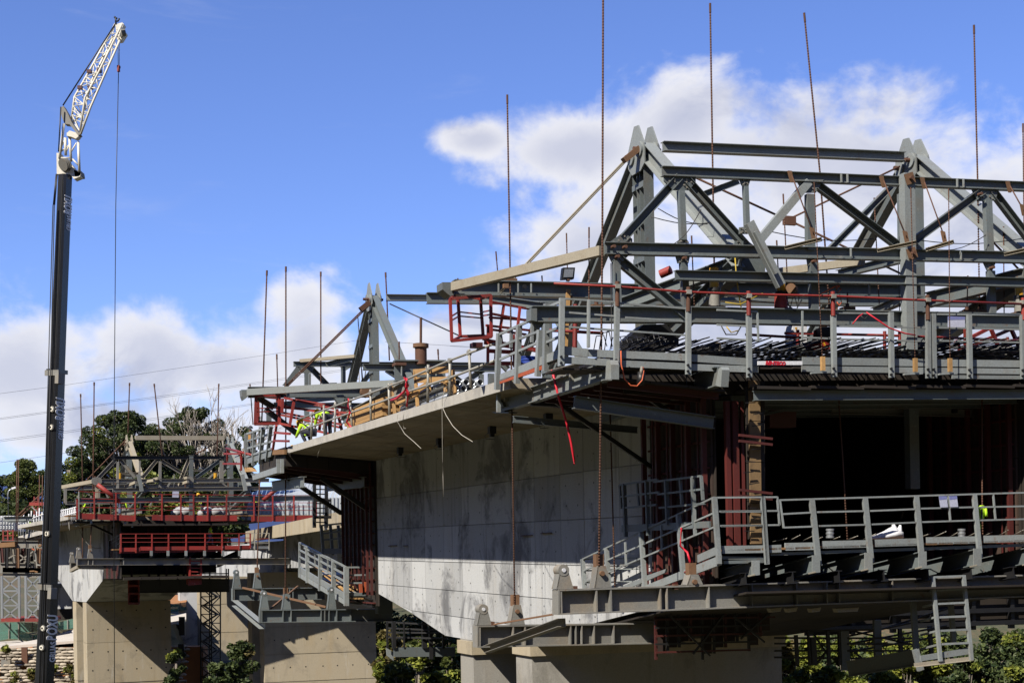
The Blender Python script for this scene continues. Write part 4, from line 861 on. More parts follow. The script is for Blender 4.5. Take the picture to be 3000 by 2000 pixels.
# underside girders carrying the bottom formwork
bf = thing('bottom_formwork', 'dark steel grillage and plywood carrying the floor of the near box, with rear panels added as haunch shade', 'formwork', B(36, 22, -1.6))
for k in range(8):
    v = 17.7 + k * 1.3
    bar(bf, 'floor_girder', BLACK, B(33.4, v, -.55 + .0), B(41.2, v, -1.6), .2, .3, 'I')
for i in range(15):  # front rows are formwork; rear rows put the haunch's shade into dark panels
    for j in range(6):
        s0 = 33.2 + i; z0, z1 = zbt(s0) - .12, zbt(s0 + 1) - .12; v0 = 17.6 + j * 1.6
        plate(bf, 'form_panel', DARK, [B(s0, v0, z0), B(s0 + .98, v0, z1), B(s0 + .98, v0 + 1.58, z1), B(s0, v0 + 1.58, z0)], (0, 0, -.05))
for x in (1545, 1600, 1760): pass
for i, (x0, x1) in enumerate(((410, 500), (540, 620), (720, 800), (915, 1090))):
    plate(bf, 'packer', TAN, [S0p(zf(*p), .1) for p in ((x0, 1128), (x1, 1118), (x1 - 12, 1150), (x0 + 12, 1158))], AX * .2)
hsf = thing('hanging_scaffold', 'dark hanging scaffold and form panels under the near steel beam before the pier', 'scaffold', S((2090, 1940), 39))
BRN = paint('dark_brown_form_board', (0.030, 0.017, 0.012), .85, 0, (0.015, 0.010, 0.008), .5, 2, .3)
for k in range(10):
    x = 1935 + k * 34; y1 = 1925 - (k % 4) * 18 - max(0, k - 7) * 25
    bar(hsf, 'form_panel', BRN, S((x, 1790), 39.4), S((x + 1, y1 - 12), 39.4), .27, .05, 'R', AX); bar(hsf, 'upright', BLACK if k % 3 else DRED, S((x - 15, 1785), 39.1), S((x - 13, y1 + 6), 39.1), .07)
for k in range(5):
    y = 1812 + k * 24; bar(hsf, 'ledger', BLACK if k % 2 else DRED, S((1920, y + 2), 39.0), S((2270 - k * 18, y - 6), 39.0), .05)
for a, b in (((1960, 1800), (2080, 1920)), ((2120, 1800), (2030, 1915)), ((2150, 1805), (2240, 1880)), ((2260, 1790), (2170, 1870))): bar(hsf, 'brace', BLACK, S(a, 38.9), S(b, 38.9), .05)
# hanging ladder cage at right
lc = thing('hanging_ladder_cage', 'grey ladder cage with open rungs hanging below the lower platform at right', 'ladder cage', S0p(zf(1750, 1510), -.4))
for a, b, w, d in ((zf(1490, 868), zf(1530, 1500), .16, .5), (zf(1775, 880), zf(1815, 1400), .14, 1.3), (zf(1652, 885), zf(1712, 1530), .09, -.5), (zf(1888, 872), zf(1950, 1520), .09, -.5)):
    bar(lc, 'upright', RAIL if d < 0 else STEEL, S0p(a, d), S0p(b, d), w, .08, 'C', AX)
for (x0, y0, x1, y1) in ((1650, 888, 1890, 878), (1680, 990, 1890, 980), (1690, 1092, 1898, 1082), (1700, 1195, 1908, 1186), (1708, 1298, 1918, 1288), (1718, 1400, 1930, 1390)):
    bar(lc, 'rung', RAIL, S0p(zf(x0, y0), -.5), S0p(zf(x1, y1), -.5), .05, .05)
for (x0, y0, x1, y1) in ((1600, 1005, 1650, 990), (1580, 1115, 1660, 1095), (1562, 1225, 1670, 1195), (1565, 1330, 1682, 1300), (1565, 1438, 1690, 1405)):
    bar(lc, 'rung', RAIL, S0p(zf(x0, y0), .5), S0p(zf(x1, y1), -.45), .05, .05)
plate(lc, 'kick_plate', RAIL, [S0p(zf(*p), -.45) for p in ((1562, 1490), (1940, 1425), (1945, 1475), (1562, 1530))], AX * .05)
bar(lc, 'floor_angle', TAN, S0p(zf(1520, 1560), -.5), S0p(zf(1955, 1510), -.5), .12, .10, 'L')
bar(lc, 'side_post', RAIL, S0p(zf(1520, 1440), -.1), S0p(zf(1560, 1600), -.1), .16, .10, 'C', AX)
# rear lower walkway railings seen in silhouette
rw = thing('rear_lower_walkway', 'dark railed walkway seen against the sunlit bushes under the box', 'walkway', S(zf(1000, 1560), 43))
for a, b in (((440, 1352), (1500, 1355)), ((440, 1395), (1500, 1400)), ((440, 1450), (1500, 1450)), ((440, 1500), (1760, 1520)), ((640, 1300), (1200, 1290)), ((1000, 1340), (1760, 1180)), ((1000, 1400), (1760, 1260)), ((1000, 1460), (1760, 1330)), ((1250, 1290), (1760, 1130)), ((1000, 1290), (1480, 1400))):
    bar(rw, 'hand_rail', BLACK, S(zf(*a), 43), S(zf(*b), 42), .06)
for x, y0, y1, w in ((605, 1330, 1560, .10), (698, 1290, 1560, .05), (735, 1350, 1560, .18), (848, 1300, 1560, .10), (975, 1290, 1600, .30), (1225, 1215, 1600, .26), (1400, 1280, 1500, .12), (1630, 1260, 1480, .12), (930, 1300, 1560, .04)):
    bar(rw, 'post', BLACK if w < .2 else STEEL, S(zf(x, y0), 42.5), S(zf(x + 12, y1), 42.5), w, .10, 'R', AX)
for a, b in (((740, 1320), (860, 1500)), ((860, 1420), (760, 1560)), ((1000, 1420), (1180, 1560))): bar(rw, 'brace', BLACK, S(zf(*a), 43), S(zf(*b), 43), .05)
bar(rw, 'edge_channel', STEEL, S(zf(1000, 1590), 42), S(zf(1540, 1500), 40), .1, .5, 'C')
# upper grey platform hanging on the wall (behind the sloping rails)
wp2 = thing('wall_platform', 'small grey railed platform hanging beside the red formwork on the side wall', 'platform', L(ze(1500, 680), 16.9))
Lw = lambda p: L(ze(*p), 16.9)
for a, b in (((1215, 315), (1510, 270)), ((1220, 405), (1520, 368)), ((1240, 490), (1500, 465)), ((1480, 290), (1840, 245)), ((1510, 385), (1855, 345)), ((1520, 488), (1870, 455))): bar(wp2, 'hand_rail', STEEL, Lw(a), Lw(b), .05)
for x, y0, y1, w in ((1216, 315, 495, .05), (1250, 305, 710, .10), (1350, 300, 480, .05), (1422, 280, 700, .10), (1572, 280, 620, .10), (1680, 275, 470, .06), (1775, 255, 640, .10), (1840, 245, 430, .06)):
    bar(wp2, 'post', STEEL, Lw((x, y0)), Lw((x + 14, y1)), w, .08, 'R', AX)
plate(wp2, 'toe_board', STEEL, [Lw(p) for p in ((1230, 620), (1900, 590), (1900, 640), (1230, 675))], TR * .05)
# ================================================================== threaded bars
bars = []
def rod(label, pts, s, r=.021, mat=RUST, cat='threaded bar', group='tall threaded bars'):
    P = [S(p, s) if not isinstance(p, Vector) else p for p in pts]
    t = thing('threaded_bar', label, cat, P[-1], group)
    n = max(6, int(sum((a - b).length for a, b in zip(P, P[1:])) / .09))
    m = MB(); sweep(m, P, 'o', r * 1.9, r * 1.9)
    for a, b in zip(P, P[1:]):
        k = max(2, int((b - a).length / .07)); d = (b - a).normalized()
        for i in range(k):
            c = lerp(a, b, (i + .5) / k); sweep(m, [c - d * .018, c + d * .018], 'o', r * 2.12, r * 2.12)
    m.build('bar', mat, t)
    cylo(t, 'coupler', mat, P[0] - (P[0] - P[1]).normalized() * .25, P[0], r * 1.35, n=8)
    return t
rod('tall rusty threaded bar rising past the truss corner down to the near lower beam', [(1767, -60), za(1345, 950), za(1340, 1400), ze(1058, 935)], 33.75, .024)
rod('tall rusty threaded bar left of the stay bars, hung from the rear beam', [q(1165, 218), za(640, 1240), ze(412, 1235)], 40.3, .023)
rod('tall threaded bar crossing the top tie beam near the left apex', [q(1631, 8), za(2190, 380), za(2202, 1150)], 36.6, .023)
rod('tall leaning threaded bar in the middle of the near traveller', [q(1847, 30), zb(790, 410), zb(862, 1440)], 36.6, .023)
rod('tall threaded bar right of the right apex, leaning slightly', [q(2237, 58), zb(1997, 468), zb(2012, 1480)], 36.6, .023)
rod('threaded bar cut by the right picture edge', [(2997, 362), (3003, 900)], 36.6, .02)
GS = 'short threaded bars'
for lab, pts, s in (('short threaded bar left of the tall bar on the rear beam', [za(530, 1010), za(545, 1185)], 40.3), ('short rusty bar standing behind the floodlight', [za(1070, 870), za(1080, 1240)], 40.6), ('medium rusty bar just left of the rear dark strut foot', [za(1243, 825), zc(1243, 700)], 34.6), ('short rusty bar through the lower beam right of the knee brace', [za(2028, 890), zc(2050, 400)], 34.8),
                    ('thin dark bar under the second truss bay', [zb(508, 570), zb(538, 1185)], 36), ('thin dark bar beside the hidden diagonal of the middle bay', [zb(1205, 600), zb(1246, 1460)], 36.5), ('short dark bar left of the slanting bracket foot', [zb(458, 925), zb(470, 1160)], 35), ('thin rusty bar left of the right-hand jack', [zb(2195, 820), zb(2200, 1490)], 35.5), ('short rusty bar on the deck beam beside the red stub', [zb(1000, 1325), zb(1000, 1430)], 35.2), ('short rusty bar on the deck beam near the right post', [zb(1922, 1195), zb(1915, 1465)], 35.4), ('stub bar on the left tip of the rear beam', [za(238, 1215), za(238, 1245)], 40.5), ('stub bar left of the floodlight', [za(882, 1195), za(885, 1240)], 40.5), ('stub bar near the tan strut foot', [za(432, 1188), za(433, 1210)], 40.5)):
    rod(lab, pts, s, .016, RUST, group=GS)
GH = 'platform hanger rods'
for lab, pts in (('rusty hanger rod on a timber block, left one of three on the upper platform', [zb(745, 480), zd(812, 870)]), ('rusty hanger rod on a timber block, middle one of three on the upper platform', [zb(1485, 520), zd(1520, 880)]), ('rusty hanger rod on a timber block, right one of three on the upper platform', [zb(1775, 530), zd(1786, 880)])):
    t = rod(lab, pts, SF - .95, .012, RUST, group=GH)
    P = S(pts[-1], SF - .95); bar(t, 'timber_block', TIMB, P + UP * .32, P - UP * .02, .10, .08); plate(t, 'foot_channel', RAIL, [P - TR * .30 - UP * .10, P + TR * .22 - UP * .07, P + TR * .22 - UP * .03, P - TR * .30 - UP * .06], AX * .1)
rod('dark bar hanging inside the open box behind the lower rail', [zd(930, 1060), zf(965, 0), zf(1000, 605)], 34.6, .019, RUST, group='bars inside the box')
rod('dark bar hanging inside the open box by the yellow jacket', [zd(2030, 1040), zf(2032, 300), zf(2036, 565)], 34.4, .019, RUST, group='bars inside the box')
rod('dark bar in front of the shaded wall, right of the red tape', [zc(1405, 1200), ze(1158, 300), ze(1180, 1110)], 38.9, .02, RUST, group='bars inside the box')
# ================================================================== red tape, ropes, orange cable, junction boxes on the soffit
def ribbon(name, label, cat, pts, r, mat, group=None):
    t = thing(name, label, cat, pts[-1], group); tube(t, 'strand', mat, pts, r, 'o'); return t
ribbon('red_tape', 'long red plastic tape hanging from the wing formwork in front of the wall', 'tape', [S(p, 36.5) for p in (zc(960, 870), zc(1010, 1080), zc(1045, 1190), zc(1075, 1290), zc(1105, 1430), zc(1130, 1568), ze(868, 155))], .03, TAPE)
ribbon('red_tape', 'red plastic tape tied to a post of the sloping lower railing', 'tape', [L(p, 16.7) for p in (ze(1690, 640), ze(1680, 780), ze(1735, 830), ze(1755, 900), ze(1740, 960), ze(1715, 985))], .028, TAPE)
ribbon('red_tape', 'red plastic tape strung slackly from the deck beam to a hanger rod', 'tape', [S0p(p, -1.0) for p in (zd(1145, 430), zd(1320, 550), zd(1440, 592), zd(1520, 605))], .018, TAPE)
ribbon('red_tape', 'short red tape tied at the left of the deck beam hook', 'tape', [S0p(p, -.95) for p in (zd(1040, 520), zd(1085, 465), zd(1120, 440))], .016, TAPE)
ribbon('extension_cable', 'orange extension cable looping below the upper platform', 'cable', [S0p(p, -.85) for p in (zc(1487, 725), zc(1490, 830), zc(1515, 940), zc(1560, 990), zc(1610, 995), zc(1650, 950), zc(1665, 880), zc(1655, 850))], .016, ORH)
b = thing('chain_bag', 'grey chain bag hanging beside the orange cable loop', 'chain bag', S0p(zc(1640, 985), -.8)); tube(b, 'chain', DUST, [S0p(p, -.8) for p in (zc(1650, 845), zc(1638, 910))], .04); tube(b, 'bag', BLACK, [S0p(p, -.75) for p in (zc(1645, 890), zc(1635, 985))], .10)
ROPE = paint('pale_rope', (0.45, 0.42, 0.36), .9, 0, (.3, .26, .2), .4, 8, .1)
ribbon('white_rope', 'long white rope hanging straight down from the deck edge over the wall', 'rope', [L(p, 13.3) for p in (zc(150, 1000), zc(118, 1090), zc(122, 1568), yc(1693, 250), yc(1697, 400))], .010, ROPE, 'ropes at the deck edge')
ribbon('white_rope', 'white rope swinging right from the deck edge beside the straight rope', 'rope', [L(p, 13.3) for p in (zc(118, 1150), zc(150, 1220), zc(200, 1300), zc(270, 1370), zc(352, 1420))], .010, ROPE, 'ropes at the deck edge')
ribbon('white_rope', 'white rope swinging below the timber trestle', 'rope', [L(p, 13.3) for p in (yb(1345, 1210), yb(1345, 1270), yb(1400, 1360), yb(1470, 1420), yb(1525, 1472))], .010, ROPE, 'ropes at the deck edge')
ribbon('white_rope', 'short white rope loop below the pipe bundle end', 'rope', [L(p, 13.3) for p in (yb(1395, 1190), yb(1385, 1270), yb(1395, 1320), yb(1408, 1318))], .009, ROPE, 'ropes at the deck edge')
ribbon('white_rope', 'short white rope dangling below the bending workers', 'rope', [L(p, 13.3) for p in (yb(755, 1380), yb(762, 1450), yb(740, 1500), yb(732, 1540))], .010, ROPE, 'ropes at the deck edge')
for i, (p, lab) in enumerate(((zc(930, 1240), 'nearest'), (zc(500, 1355), 'second nearest'), (zc(100, 1455), 'third nearest'), (yb(1365, 1525), 'farthest'))):
    v = 16.3; P = L(p, v)
    jb = thing('junction_box', 'black cable box under the wing soffit, %s of four' % lab, 'junction box', P, 'cable boxes under the wing')
    zt = zdk(sv(P)[0], v) - .24 - .46 * (v - VT) / (VW - VT) - .03
    P = V((P.x, P.y, CAM.z + zt)); box(MB(), P - UP * .12, AX * .13, TR * .11, UP * .12).build('case', BLACK, jb); box(MB(), P - UP * .28, AX * .06, TR * .07, UP * .06).build('gland', BLACK, jb)
    tube(jb, 'cable', BLACK, [P - UP * .1, P - UP * .25 + AX * .8, P - UP * .3 + AX * 1.5 + TR * .3, P - UP * .2 + AX * 2.4 + TR * .9], .012, 'o')
# ================================================================== traveller at the far end of the near hammerhead
tm = thing('form_traveller', 'grey steel form traveller at the far end of the near deck, beyond the timber stack', 'form traveller', B(72, 22.5, zdk(72, 22.5)))
main_frame(tm, 18.3, 71.9, 13.15, 78.6, 7.6, 64.4, 7.0, 6.1, -1)
main_frame(tm, 27.2, 71.9, 13.4, 78.6, 7.8, 64.4, 7.2, 6.3, -1)
def mb(name, a, b, s, w, h, mat=STEEL, kind='I', s2=None, **k): return bar(tm, name, mat, S(yb(*a), s), S(yb(*b), s2 or s), w, h, kind, UP)
mb('top_tie', (1260, 318), (2100, 326), 71.9, .3, .30, PALE)
mb('top_chord', (548, 826), (2200, 834), 79, .24, .25); mb('bottom_chord', (400, 1140), (1700, 1150), 79, .24, .28)
mb('rear_beam', (200, 1042), (1900, 1040), 72.6, .34, .50); mb('cross_beam', (560, 1100), (1000, 1070), 76, .25, .3); mb('cross_beam', (1080, 850), (2100, 862), 66.5, .25, .28)
plate(tm, 'hook_plate', STEEL, [S(yb(x, y), 72.3) for x, y in ((150, 1022), (250, 1022), (250, 1060), (205, 1065), (195, 1080), (168, 1100), (155, 1070))], AX * .6)
for a, b, s in (((590, 852), (480, 1000), 79), ((690, 865), (815, 995), 79), ((1080, 965), (1150, 880), 79), ((1260, 870), (1400, 960), 79), ((800, 830), (1010, 780), 78), ((1790, 1010), (2000, 870), 66.5), ((1780, 930), (1880, 1005), 66.5), ((330, 1170), (590, 1370), 73.5), ((270, 1080), (400, 1160), 73), ((2150, 830), (2190, 870), 66)):
    A_, B_ = S(yb(*a), s), S(yb(*b), s); u_ = (B_ - A_).normalized().cross(AX); bar(tm, 'diagonal', STEEL, A_, B_, .2, .26, 'C', u_ if u_.z > 0 else -u_)
for x, y0, y1, s, w in ((648, 895, 1100, 79, .2), (930, 845, 985, 79, .22), (672, 900, 1090, 78, .1), (650, 1180, 1310, 79, .25), (360, 1180, 1300, 79, .25), (1640, 900, 1020, 79, .3), (1985, 905, 985, 66.5, .2), (2060, 900, 980, 66.5, .25)):
    bar(tm, 'vertical', STEEL, S(yb(x, y0), s), S(yb(x, y1), s), w, .2, 'R', AX)
plate(tm, 'gusset_plate', STEEL, [S(yb(x, y), 78.9) for x, y in ((580, 845), (710, 845), (690, 895), (610, 895))], AX * .06); plate(tm, 'gusset_plate', STEEL, [S(yb(x, y), 78.9) for x, y in ((905, 842), (1005, 842), (950, 875), (925, 875))], AX * .06)
plate(tm, 'gusset_plate', STEEL, [S(yb(x, y), 74) for x, y in ((860, 1080), (940, 1075), (925, 1140), (900, 1140))], AX * .3)
mb('raking_strut', (200, 1042), (1410, 968), 72.2, .24, .30, PALE, 'R', 67); mb('raking_strut', (605, 802), (1025, 765), 79, .2, .16, TAN, 'R', 75); mb('raking_strut', (400, 1140), (860, 1085), 73, .2, .22, STEEL, 'I', 76); mb('raking_strut', (450, 1150), (850, 1135), 73, .2, .2, STEEL, 'I', 76)
mb('edge_girder', (960, 1240), (1460, 985), 71.5, .3, .55, DUST, 'I', 66)
mb('box_beam', (1320, 878), (1710, 880), 66.0, .4, .95, STEEL, 'I')
for x in (1375, 1560, 1640): bar(tm, 'stiffener', PALE, S(yb(x, 845), 65.75), S(yb(x, 915), 65.75), .04, .08, 'R', AX)
for dx in (0, 8): tube(tm, 'stay_bar', RUST, [S(yb(1125 + dx, 365 + dx), 71.7), S(yb(480 + dx, 1003 + dx), 72.6)], .035, 'o')
tube(tm, 'stay_bar', BLACK, [S(yb(1285, 365), 71.7), S(yb(1815, 608), 70)], .035, 'o')
P = S(yb(1108, 372), 71.6); box(MB(), P, AX * .12, (TR + UP * .8).normalized() * .4, (UP - TR * .8).normalized() * .12).build('stay_socket', RUST, tm)
P = S(yb(1105, 1038), 72.2); cylo(tm, 'drum', RUSTL, P - AX * .2, P + AX * .2, .28)
jk2 = S(yb(1525, 830), 66); cylo(tm, 'jack_barrel', RUST, jk2, S(yb(1523, 680), 66), .27); cylo(tm, 'jack_collar', RUSTL, S(yb(1523, 700), 66), S(yb(1523, 672), 66), .36); cylo(tm, 'jack_rod', RUST, S(yb(1523, 680), 66), S(yb(1524, 470), 66), .06)
plate(tm, 'lamp_box', BLACK, [S(yb(x, y), 72) for x, y in ((825, 970), (880, 968), (888, 985), (828, 988))], AX * .3)
for x, y in ((1358, 830), (1600, 860), (440, 1050)): P = S(yb(x, y), 66 if x > 1000 else 72.3); box(MB(), P, AX * .3, TR * .25, UP * .06).build('rod_plate', RUST, tm)
for x0, y0, x1, y1 in ((1070, 860, 1080, 960), (1040, 450, 1075, 960), (1100, 880, 1090, 960)): tube(tm, 'wire', WIRE, [S(yb(x0, y0), 72), S(yb(x1, y1), 72)], .025, 'o')
# rods
GM = 'bars of the far end traveller'
for lab, pts, s, r in (('tall bar at the far left end of the middle traveller, leaning right', [yb(345, 110), yb(305, 1290)], 72.9, .036), ('tall bar running from sky to the lower beams at the end of the deck', [yb(490, 80), yb(490, 1100), ye(740, 600)], 72.5, .036), ('tall bar right of the middle traveller stay bars', [yb(757, 120), yb(758, 1110)], 78, .036), ('tall bar rising between the right strut and the middle apex', [yb(1253, 125), yb(1262, 300), yb(1283, 800)], 73.5, .036), ('medium bar above the red cage of the middle traveller', [yb(420, 750), yb(427, 1005)], 72.5, .03), ('short bar through the box beam beside the jack', [yb(1357, 655), yb(1358, 830)], 66, .03), ('short bar right of the rusty jack', [yb(1654, 712), yb(1660, 820)], 66, .03), ('short dark bar at the left tip of the middle rear beam', [yb(215, 978), yb(238, 1290)], 72.8, .025)):
    rod(lab, pts, s, r, RUST, group=GM)
rod('rusty bar hanging to the far lower beam behind the red platform', [yc(290, 250), ye(480, 430)], 80, .036, RUST, group=GM)
rod('thin rusty bar beside the far red wall formwork', [yc(990, 650), yc(995, 1140)], 72, .02, RUST, group=GM)
# red cage and guard rails
cg = thing('red_access_cage', 'open red cage below the left end of the middle traveller beam', 'access cage', S(yb(345, 1285), 72.4))
f_ = [S(yb(*p), 72.2) for p in ((262, 1068), (440, 1065), (440, 1280), (255, 1285))]; b_ = [S(yb(*p), 73.6) for p in ((275, 1070), (425, 1085), (428, 1275), (280, 1270))]
for F_ in (f_, b_): cage(cg, [(F_[i], F_[(i + 1) % 4]) for i in range(4)], t=.13)
cage(cg, [(f_[i], b_[i]) for i in range(4)], t=.12)
cage(cg, [(lerp(f_[0], f_[3], t), lerp(f_[1], f_[2], t)) for t in (.45, .57)], t=.05)
cg = thing('red_guard_walkway', 'red steel guard rails descending behind the bending workers', 'walkway', S(yb(700, 1300), 71.5))
for a, b in (((480, 1085), (870, 1170)), ((480, 1150), (920, 1220)), ((455, 1195), (920, 1290)), ((455, 1215), (900, 1310)), ((480, 1160), (960, 1200)), ((440, 1280), (860, 1365)), ((560, 1100), (1000, 1170))): bar(cg, 'guard_rail', RED, S(yb(*a), 72), S(yb(*b), 69.5), .10)
for a, b in (((555, 1095), (520, 1295)), ((770, 1150), (745, 1340)), ((880, 1170), (920, 1340)), ((465, 1090), (460, 1200))): bar(cg, 'guard_post', RED, S(yb(*a), 71), S(yb(*b), 71), .12)
# grey railing at the far deck end + its brackets
pl = thing('side_work_platform', 'grey railed platform at the far left corner of the near deck', 'platform', S(yb(280, 1500), 72))
z4 = zoom(560, 1230, 5.6)
L13 = lambda x, y: L(z4(x, y), 13.2)
for x0, y0, x1, y1, w in ((905, 215, 905, 770, .16), (1040, 180, 1020, 745, .16), (1185, 130, 1130, 710, .18), (1310, 95, 1240, 670, .16), (995, 200, 985, 520, .08), (1120, 170, 1110, 480, .08)): bar(pl, 'post', RAIL, L13(x0, y0), L13(x1, y1), w, w, 'R', AX)
for a, b in (((920, 225), (1310, 105)), ((925, 345), (1300, 225)), ((930, 465), (1330, 350)), ((920, 600), (1320, 470))): bar(pl, 'hand_rail', RAIL, L13(*a), L13(*b), .09)
plate(pl, 'toe_board', RAIL, [L13(*p) for p in ((925, 615), (1330, 480), (1300, 600), (920, 715))], TR * .08)
plate(pl, 'bracket_beam', RAIL, [L13(*p) for p in ((1000, 900), (1400, 765), (1400, 870), (1010, 985))], TR * .3); plate(pl, 'timber_block', TIMB, [L13(*p) for p in ((875, 775), (940, 778), (990, 845), (880, 850))], TR * .3)
for x in (1425, 1490): bar(pl, 'bracket_post', PALE, L13(x, 640), L13(x + 4, 870), .14)
plate(pl, 'roller_plate', STEEL, [L13(*p) for p in ((975, 870), (1040, 880), (1045, 905), (985, 900))], TR * .3)
plate(pl, 'plywood_end', WOOD, [L13(*p) for p in ((1340, 485), (1530, 485), (1530, 560), (1330, 570))], TR * .1)
tube(pl, 'red_tube', RED, [L13(580, 465), L13(1000, 575)], .07); 
for a, b in (((530, 715), (820, 715)), ((545, 552), (830, 552)), ((820, 560), (820, 830)), ((600, 460), (590, 680)), ((1400, 90), (1340, 490)), ((1370, 205), (1620, 225)), ((1370, 340), (1600, 345))): bar(pl, 'red_rail', RED, L13(*a), L13(*b), .10)
# mid wing formwork, wall formwork
wf2 = thing('wing_formwork', 'dark formwork table under the far end of the deck wing', 'formwork', B(72, 15, 4.2))
for i in range(4):
    for j in range(4):
        s0, s1 = 69.0 + i * 1.7, 69.0 + i * 1.7 + 1.68; v0, v1 = 13.35 + j, 13.35 + j + .98
        f = lambda s, v: zdk(s, v) - .34 - .46 * (v - VT) / (VW - VT)
        plate(wf2, 'form_panel', DARK, [B(s0, v0, f(s0, v0)), B(s1, v0, f(s1, v0)), B(s1, v1, f(s1, v1)), B(s0, v1, f(s0, v1))], (0, 0, -.5))
        plate(wf2, 'form_side', DARK, [B(s0, v0, f(s0, v0) + .02), B(s1, v0, f(s1, v0) + .02), B(s1, v1, f(s1, v1) + .02), B(s0, v1, f(s0, v1) + .02)], (0, 0, .34))
for v in (14.1, 16.9): bar(wf2, 'bracket_beam', STEEL, B(68.6, v, 3.7), B(76.5, v, 3.9), .25, .5, 'I')
for s in (69.2, 71, 73, 75.5): bar(wf2, 'form_joist', DRED, B(s, 13.5, 4.45), B(s, 17.3, 3.9), .15, .25, 'I')
for a, b, s in ((yc(500, 258), yc(915, 530), 72), (yc(780, 280), yc(915, 380), 75.5), (yc(760, 260), yc(1180, 545), 70)): bar(wf2, 'raking_brace', BLACK, S(a, s), S(b, s), .2)
w2_ = 0
w2 = thing('web_formwork', 'dark red ribbed wall formwork at the far end of the stained wall', 'formwork', B(72, VW, -1), 'red wall formwork panels')
for k in range(4):
    s0 = 68.95 + k * 1.65
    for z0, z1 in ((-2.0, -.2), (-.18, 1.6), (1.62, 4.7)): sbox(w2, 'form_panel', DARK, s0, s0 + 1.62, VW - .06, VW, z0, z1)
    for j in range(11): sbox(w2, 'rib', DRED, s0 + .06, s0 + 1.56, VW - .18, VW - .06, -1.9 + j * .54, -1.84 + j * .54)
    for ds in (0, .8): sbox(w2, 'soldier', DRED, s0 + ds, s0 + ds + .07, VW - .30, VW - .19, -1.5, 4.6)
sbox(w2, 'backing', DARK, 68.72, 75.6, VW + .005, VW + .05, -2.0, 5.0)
# hanging ladder and the small platform beside it
ld = thing('hanging_ladder', 'dark caged ladder hanging beyond the far wall formwork', 'ladder', S(yc(760, 620), 78))
for x in (708, 752, 800): bar(ld, 'stile', BLACK, S(yc(x, 290), 78), S(yc(x, 640), 78), .16 if x != 752 else .06)
for k in range(9): bar(ld, 'rung', BLACK, S(yc(706, 310 + k * 36), 78), S(yc(804, 312 + k * 36), 78), .06)
for y in (432, 560): bar(ld, 'hoop', BLACK, S(yc(700, y), 77.5), S(yc(838, y), 77.5), .1, .14)
for x in (820, 835): bar(ld, 'hoop_strap', BLACK, S(yc(x, 430), 77.5), S(yc(x, 565), 77.5), .05)
hp = thing('wall_platform', 'dark grey railed platform hanging by the far wall formwork', 'platform', S(yc(870, 850), 77))
for a, b in (((750, 625), (980, 600)), ((755, 690), (990, 655)), ((760, 735), (1000, 715))): bar(hp, 'hand_rail', STEEL, S(yc(*a), 77), S(yc(*b), 75), .08)
for x, y1 in ((760, 840), (830, 850), (890, 840), (965, 845)): bar(hp, 'post', STEEL, S(yc(x, 620), 76.5), S(yc(x + 18, y1), 76.5), .14)
plate(hp, 'toe_board', PALE, [S(yc(x, y), 76.4) for x, y in ((780, 800), (960, 800), (960, 840), (780, 840))], AX * .1); plate(hp, 'deck_edge', GALV, [S(yc(x, y), 75.5) for x, y in ((985, 828), (1130, 812), (1130, 826), (990, 845))], AX * .2)
cylo(hp, 'winch', SCAF, S(yc(1010, 790), 75.5), S(yc(1055, 785), 75.5), .28)
# lower sloping platform
lp2 = thing('lower_work_platform', 'grey railed lower platform sloping down below the far end of the deck', 'platform', S(ye(1100, 600), 74))
v0 = 16.5; LL = lambda x, y: L(ye(x, y), v0); SS = lambda x, y: S(ye(x, y), 71)
for x0, y0, x1, y1, w in ((870, 120, 868, 440, .10), (940, 165, 945, 490, .18), (1062, 230, 1058, 562, .18), (1185, 295, 1180, 640, .20), (1298, 345, 1300, 700, .22), (1012, 205, 1012, 340, .07), (1130, 270, 1130, 400, .07)): bar(lp2, 'post', RAIL, LL(x0, y0), LL(x1, y1), w, w, 'R', AX)
for a, b in (((870, 122), (1300, 348)), ((870, 188), (1300, 420)), ((870, 250), (1300, 485)), ((915, 170), (1260, 325))): bar(lp2, 'hand_rail', RAIL, LL(*a), LL(*b), .08)
plate(lp2, 'toe_board', RAIL, [LL(*p) for p in ((868, 345), (1300, 600), (1300, 650), (866, 395))], TR * .1); plate(lp2, 'stringer', RAIL, [LL(*p) for p in ((866, 398), (1298, 655), (1298, 700), (866, 440))], TR * .1)
for a, b in (((1300, 348), (1640, 344)), ((1310, 420), (1640, 414)), ((1310, 492), (1640, 488))): bar(lp2, 'hand_rail', RAIL, SS(*a), SS(*b), .08)
for x, y0, y1, w in ((1565, 345, 712, .2), (1638, 345, 500, .08)): bar(lp2, 'post', RAIL, SS(x, y0), SS(x + 2, y1), w, w, 'R', AX)
plate(lp2, 'front_channel', STEEL, [SS(*p) for p in ((1310, 580), (1640, 578), (1640, 605), (1310, 612))], AX * .1)
for i in range(9):
    t0, t1 = i / 9, (i + 1) / 9 - .008
    A_, B_ = B(71.3 + 8.2 * t0, v0 + .2, -1.55 + 1.4 * t0), B(71.3 + 8.2 * t1, v0 + .2, -1.55 + 1.4 * t1)
    plate(lp2, 'deck_board', TIMB if i % 3 else SCAF, [A_, B_, B_ + TR * 1.1, A_ + TR * 1.1], (0, 0, .05))
for i in range(7): 
    x = 1350 + i * 30; plate(lp2, 'under_board', TIMB, [S(ye(x, 628), 71), S(ye(x + 24, 626), 71), S(ye(x + 18, 640), 71), S(ye(x - 6, 642), 71)], AX * .4)
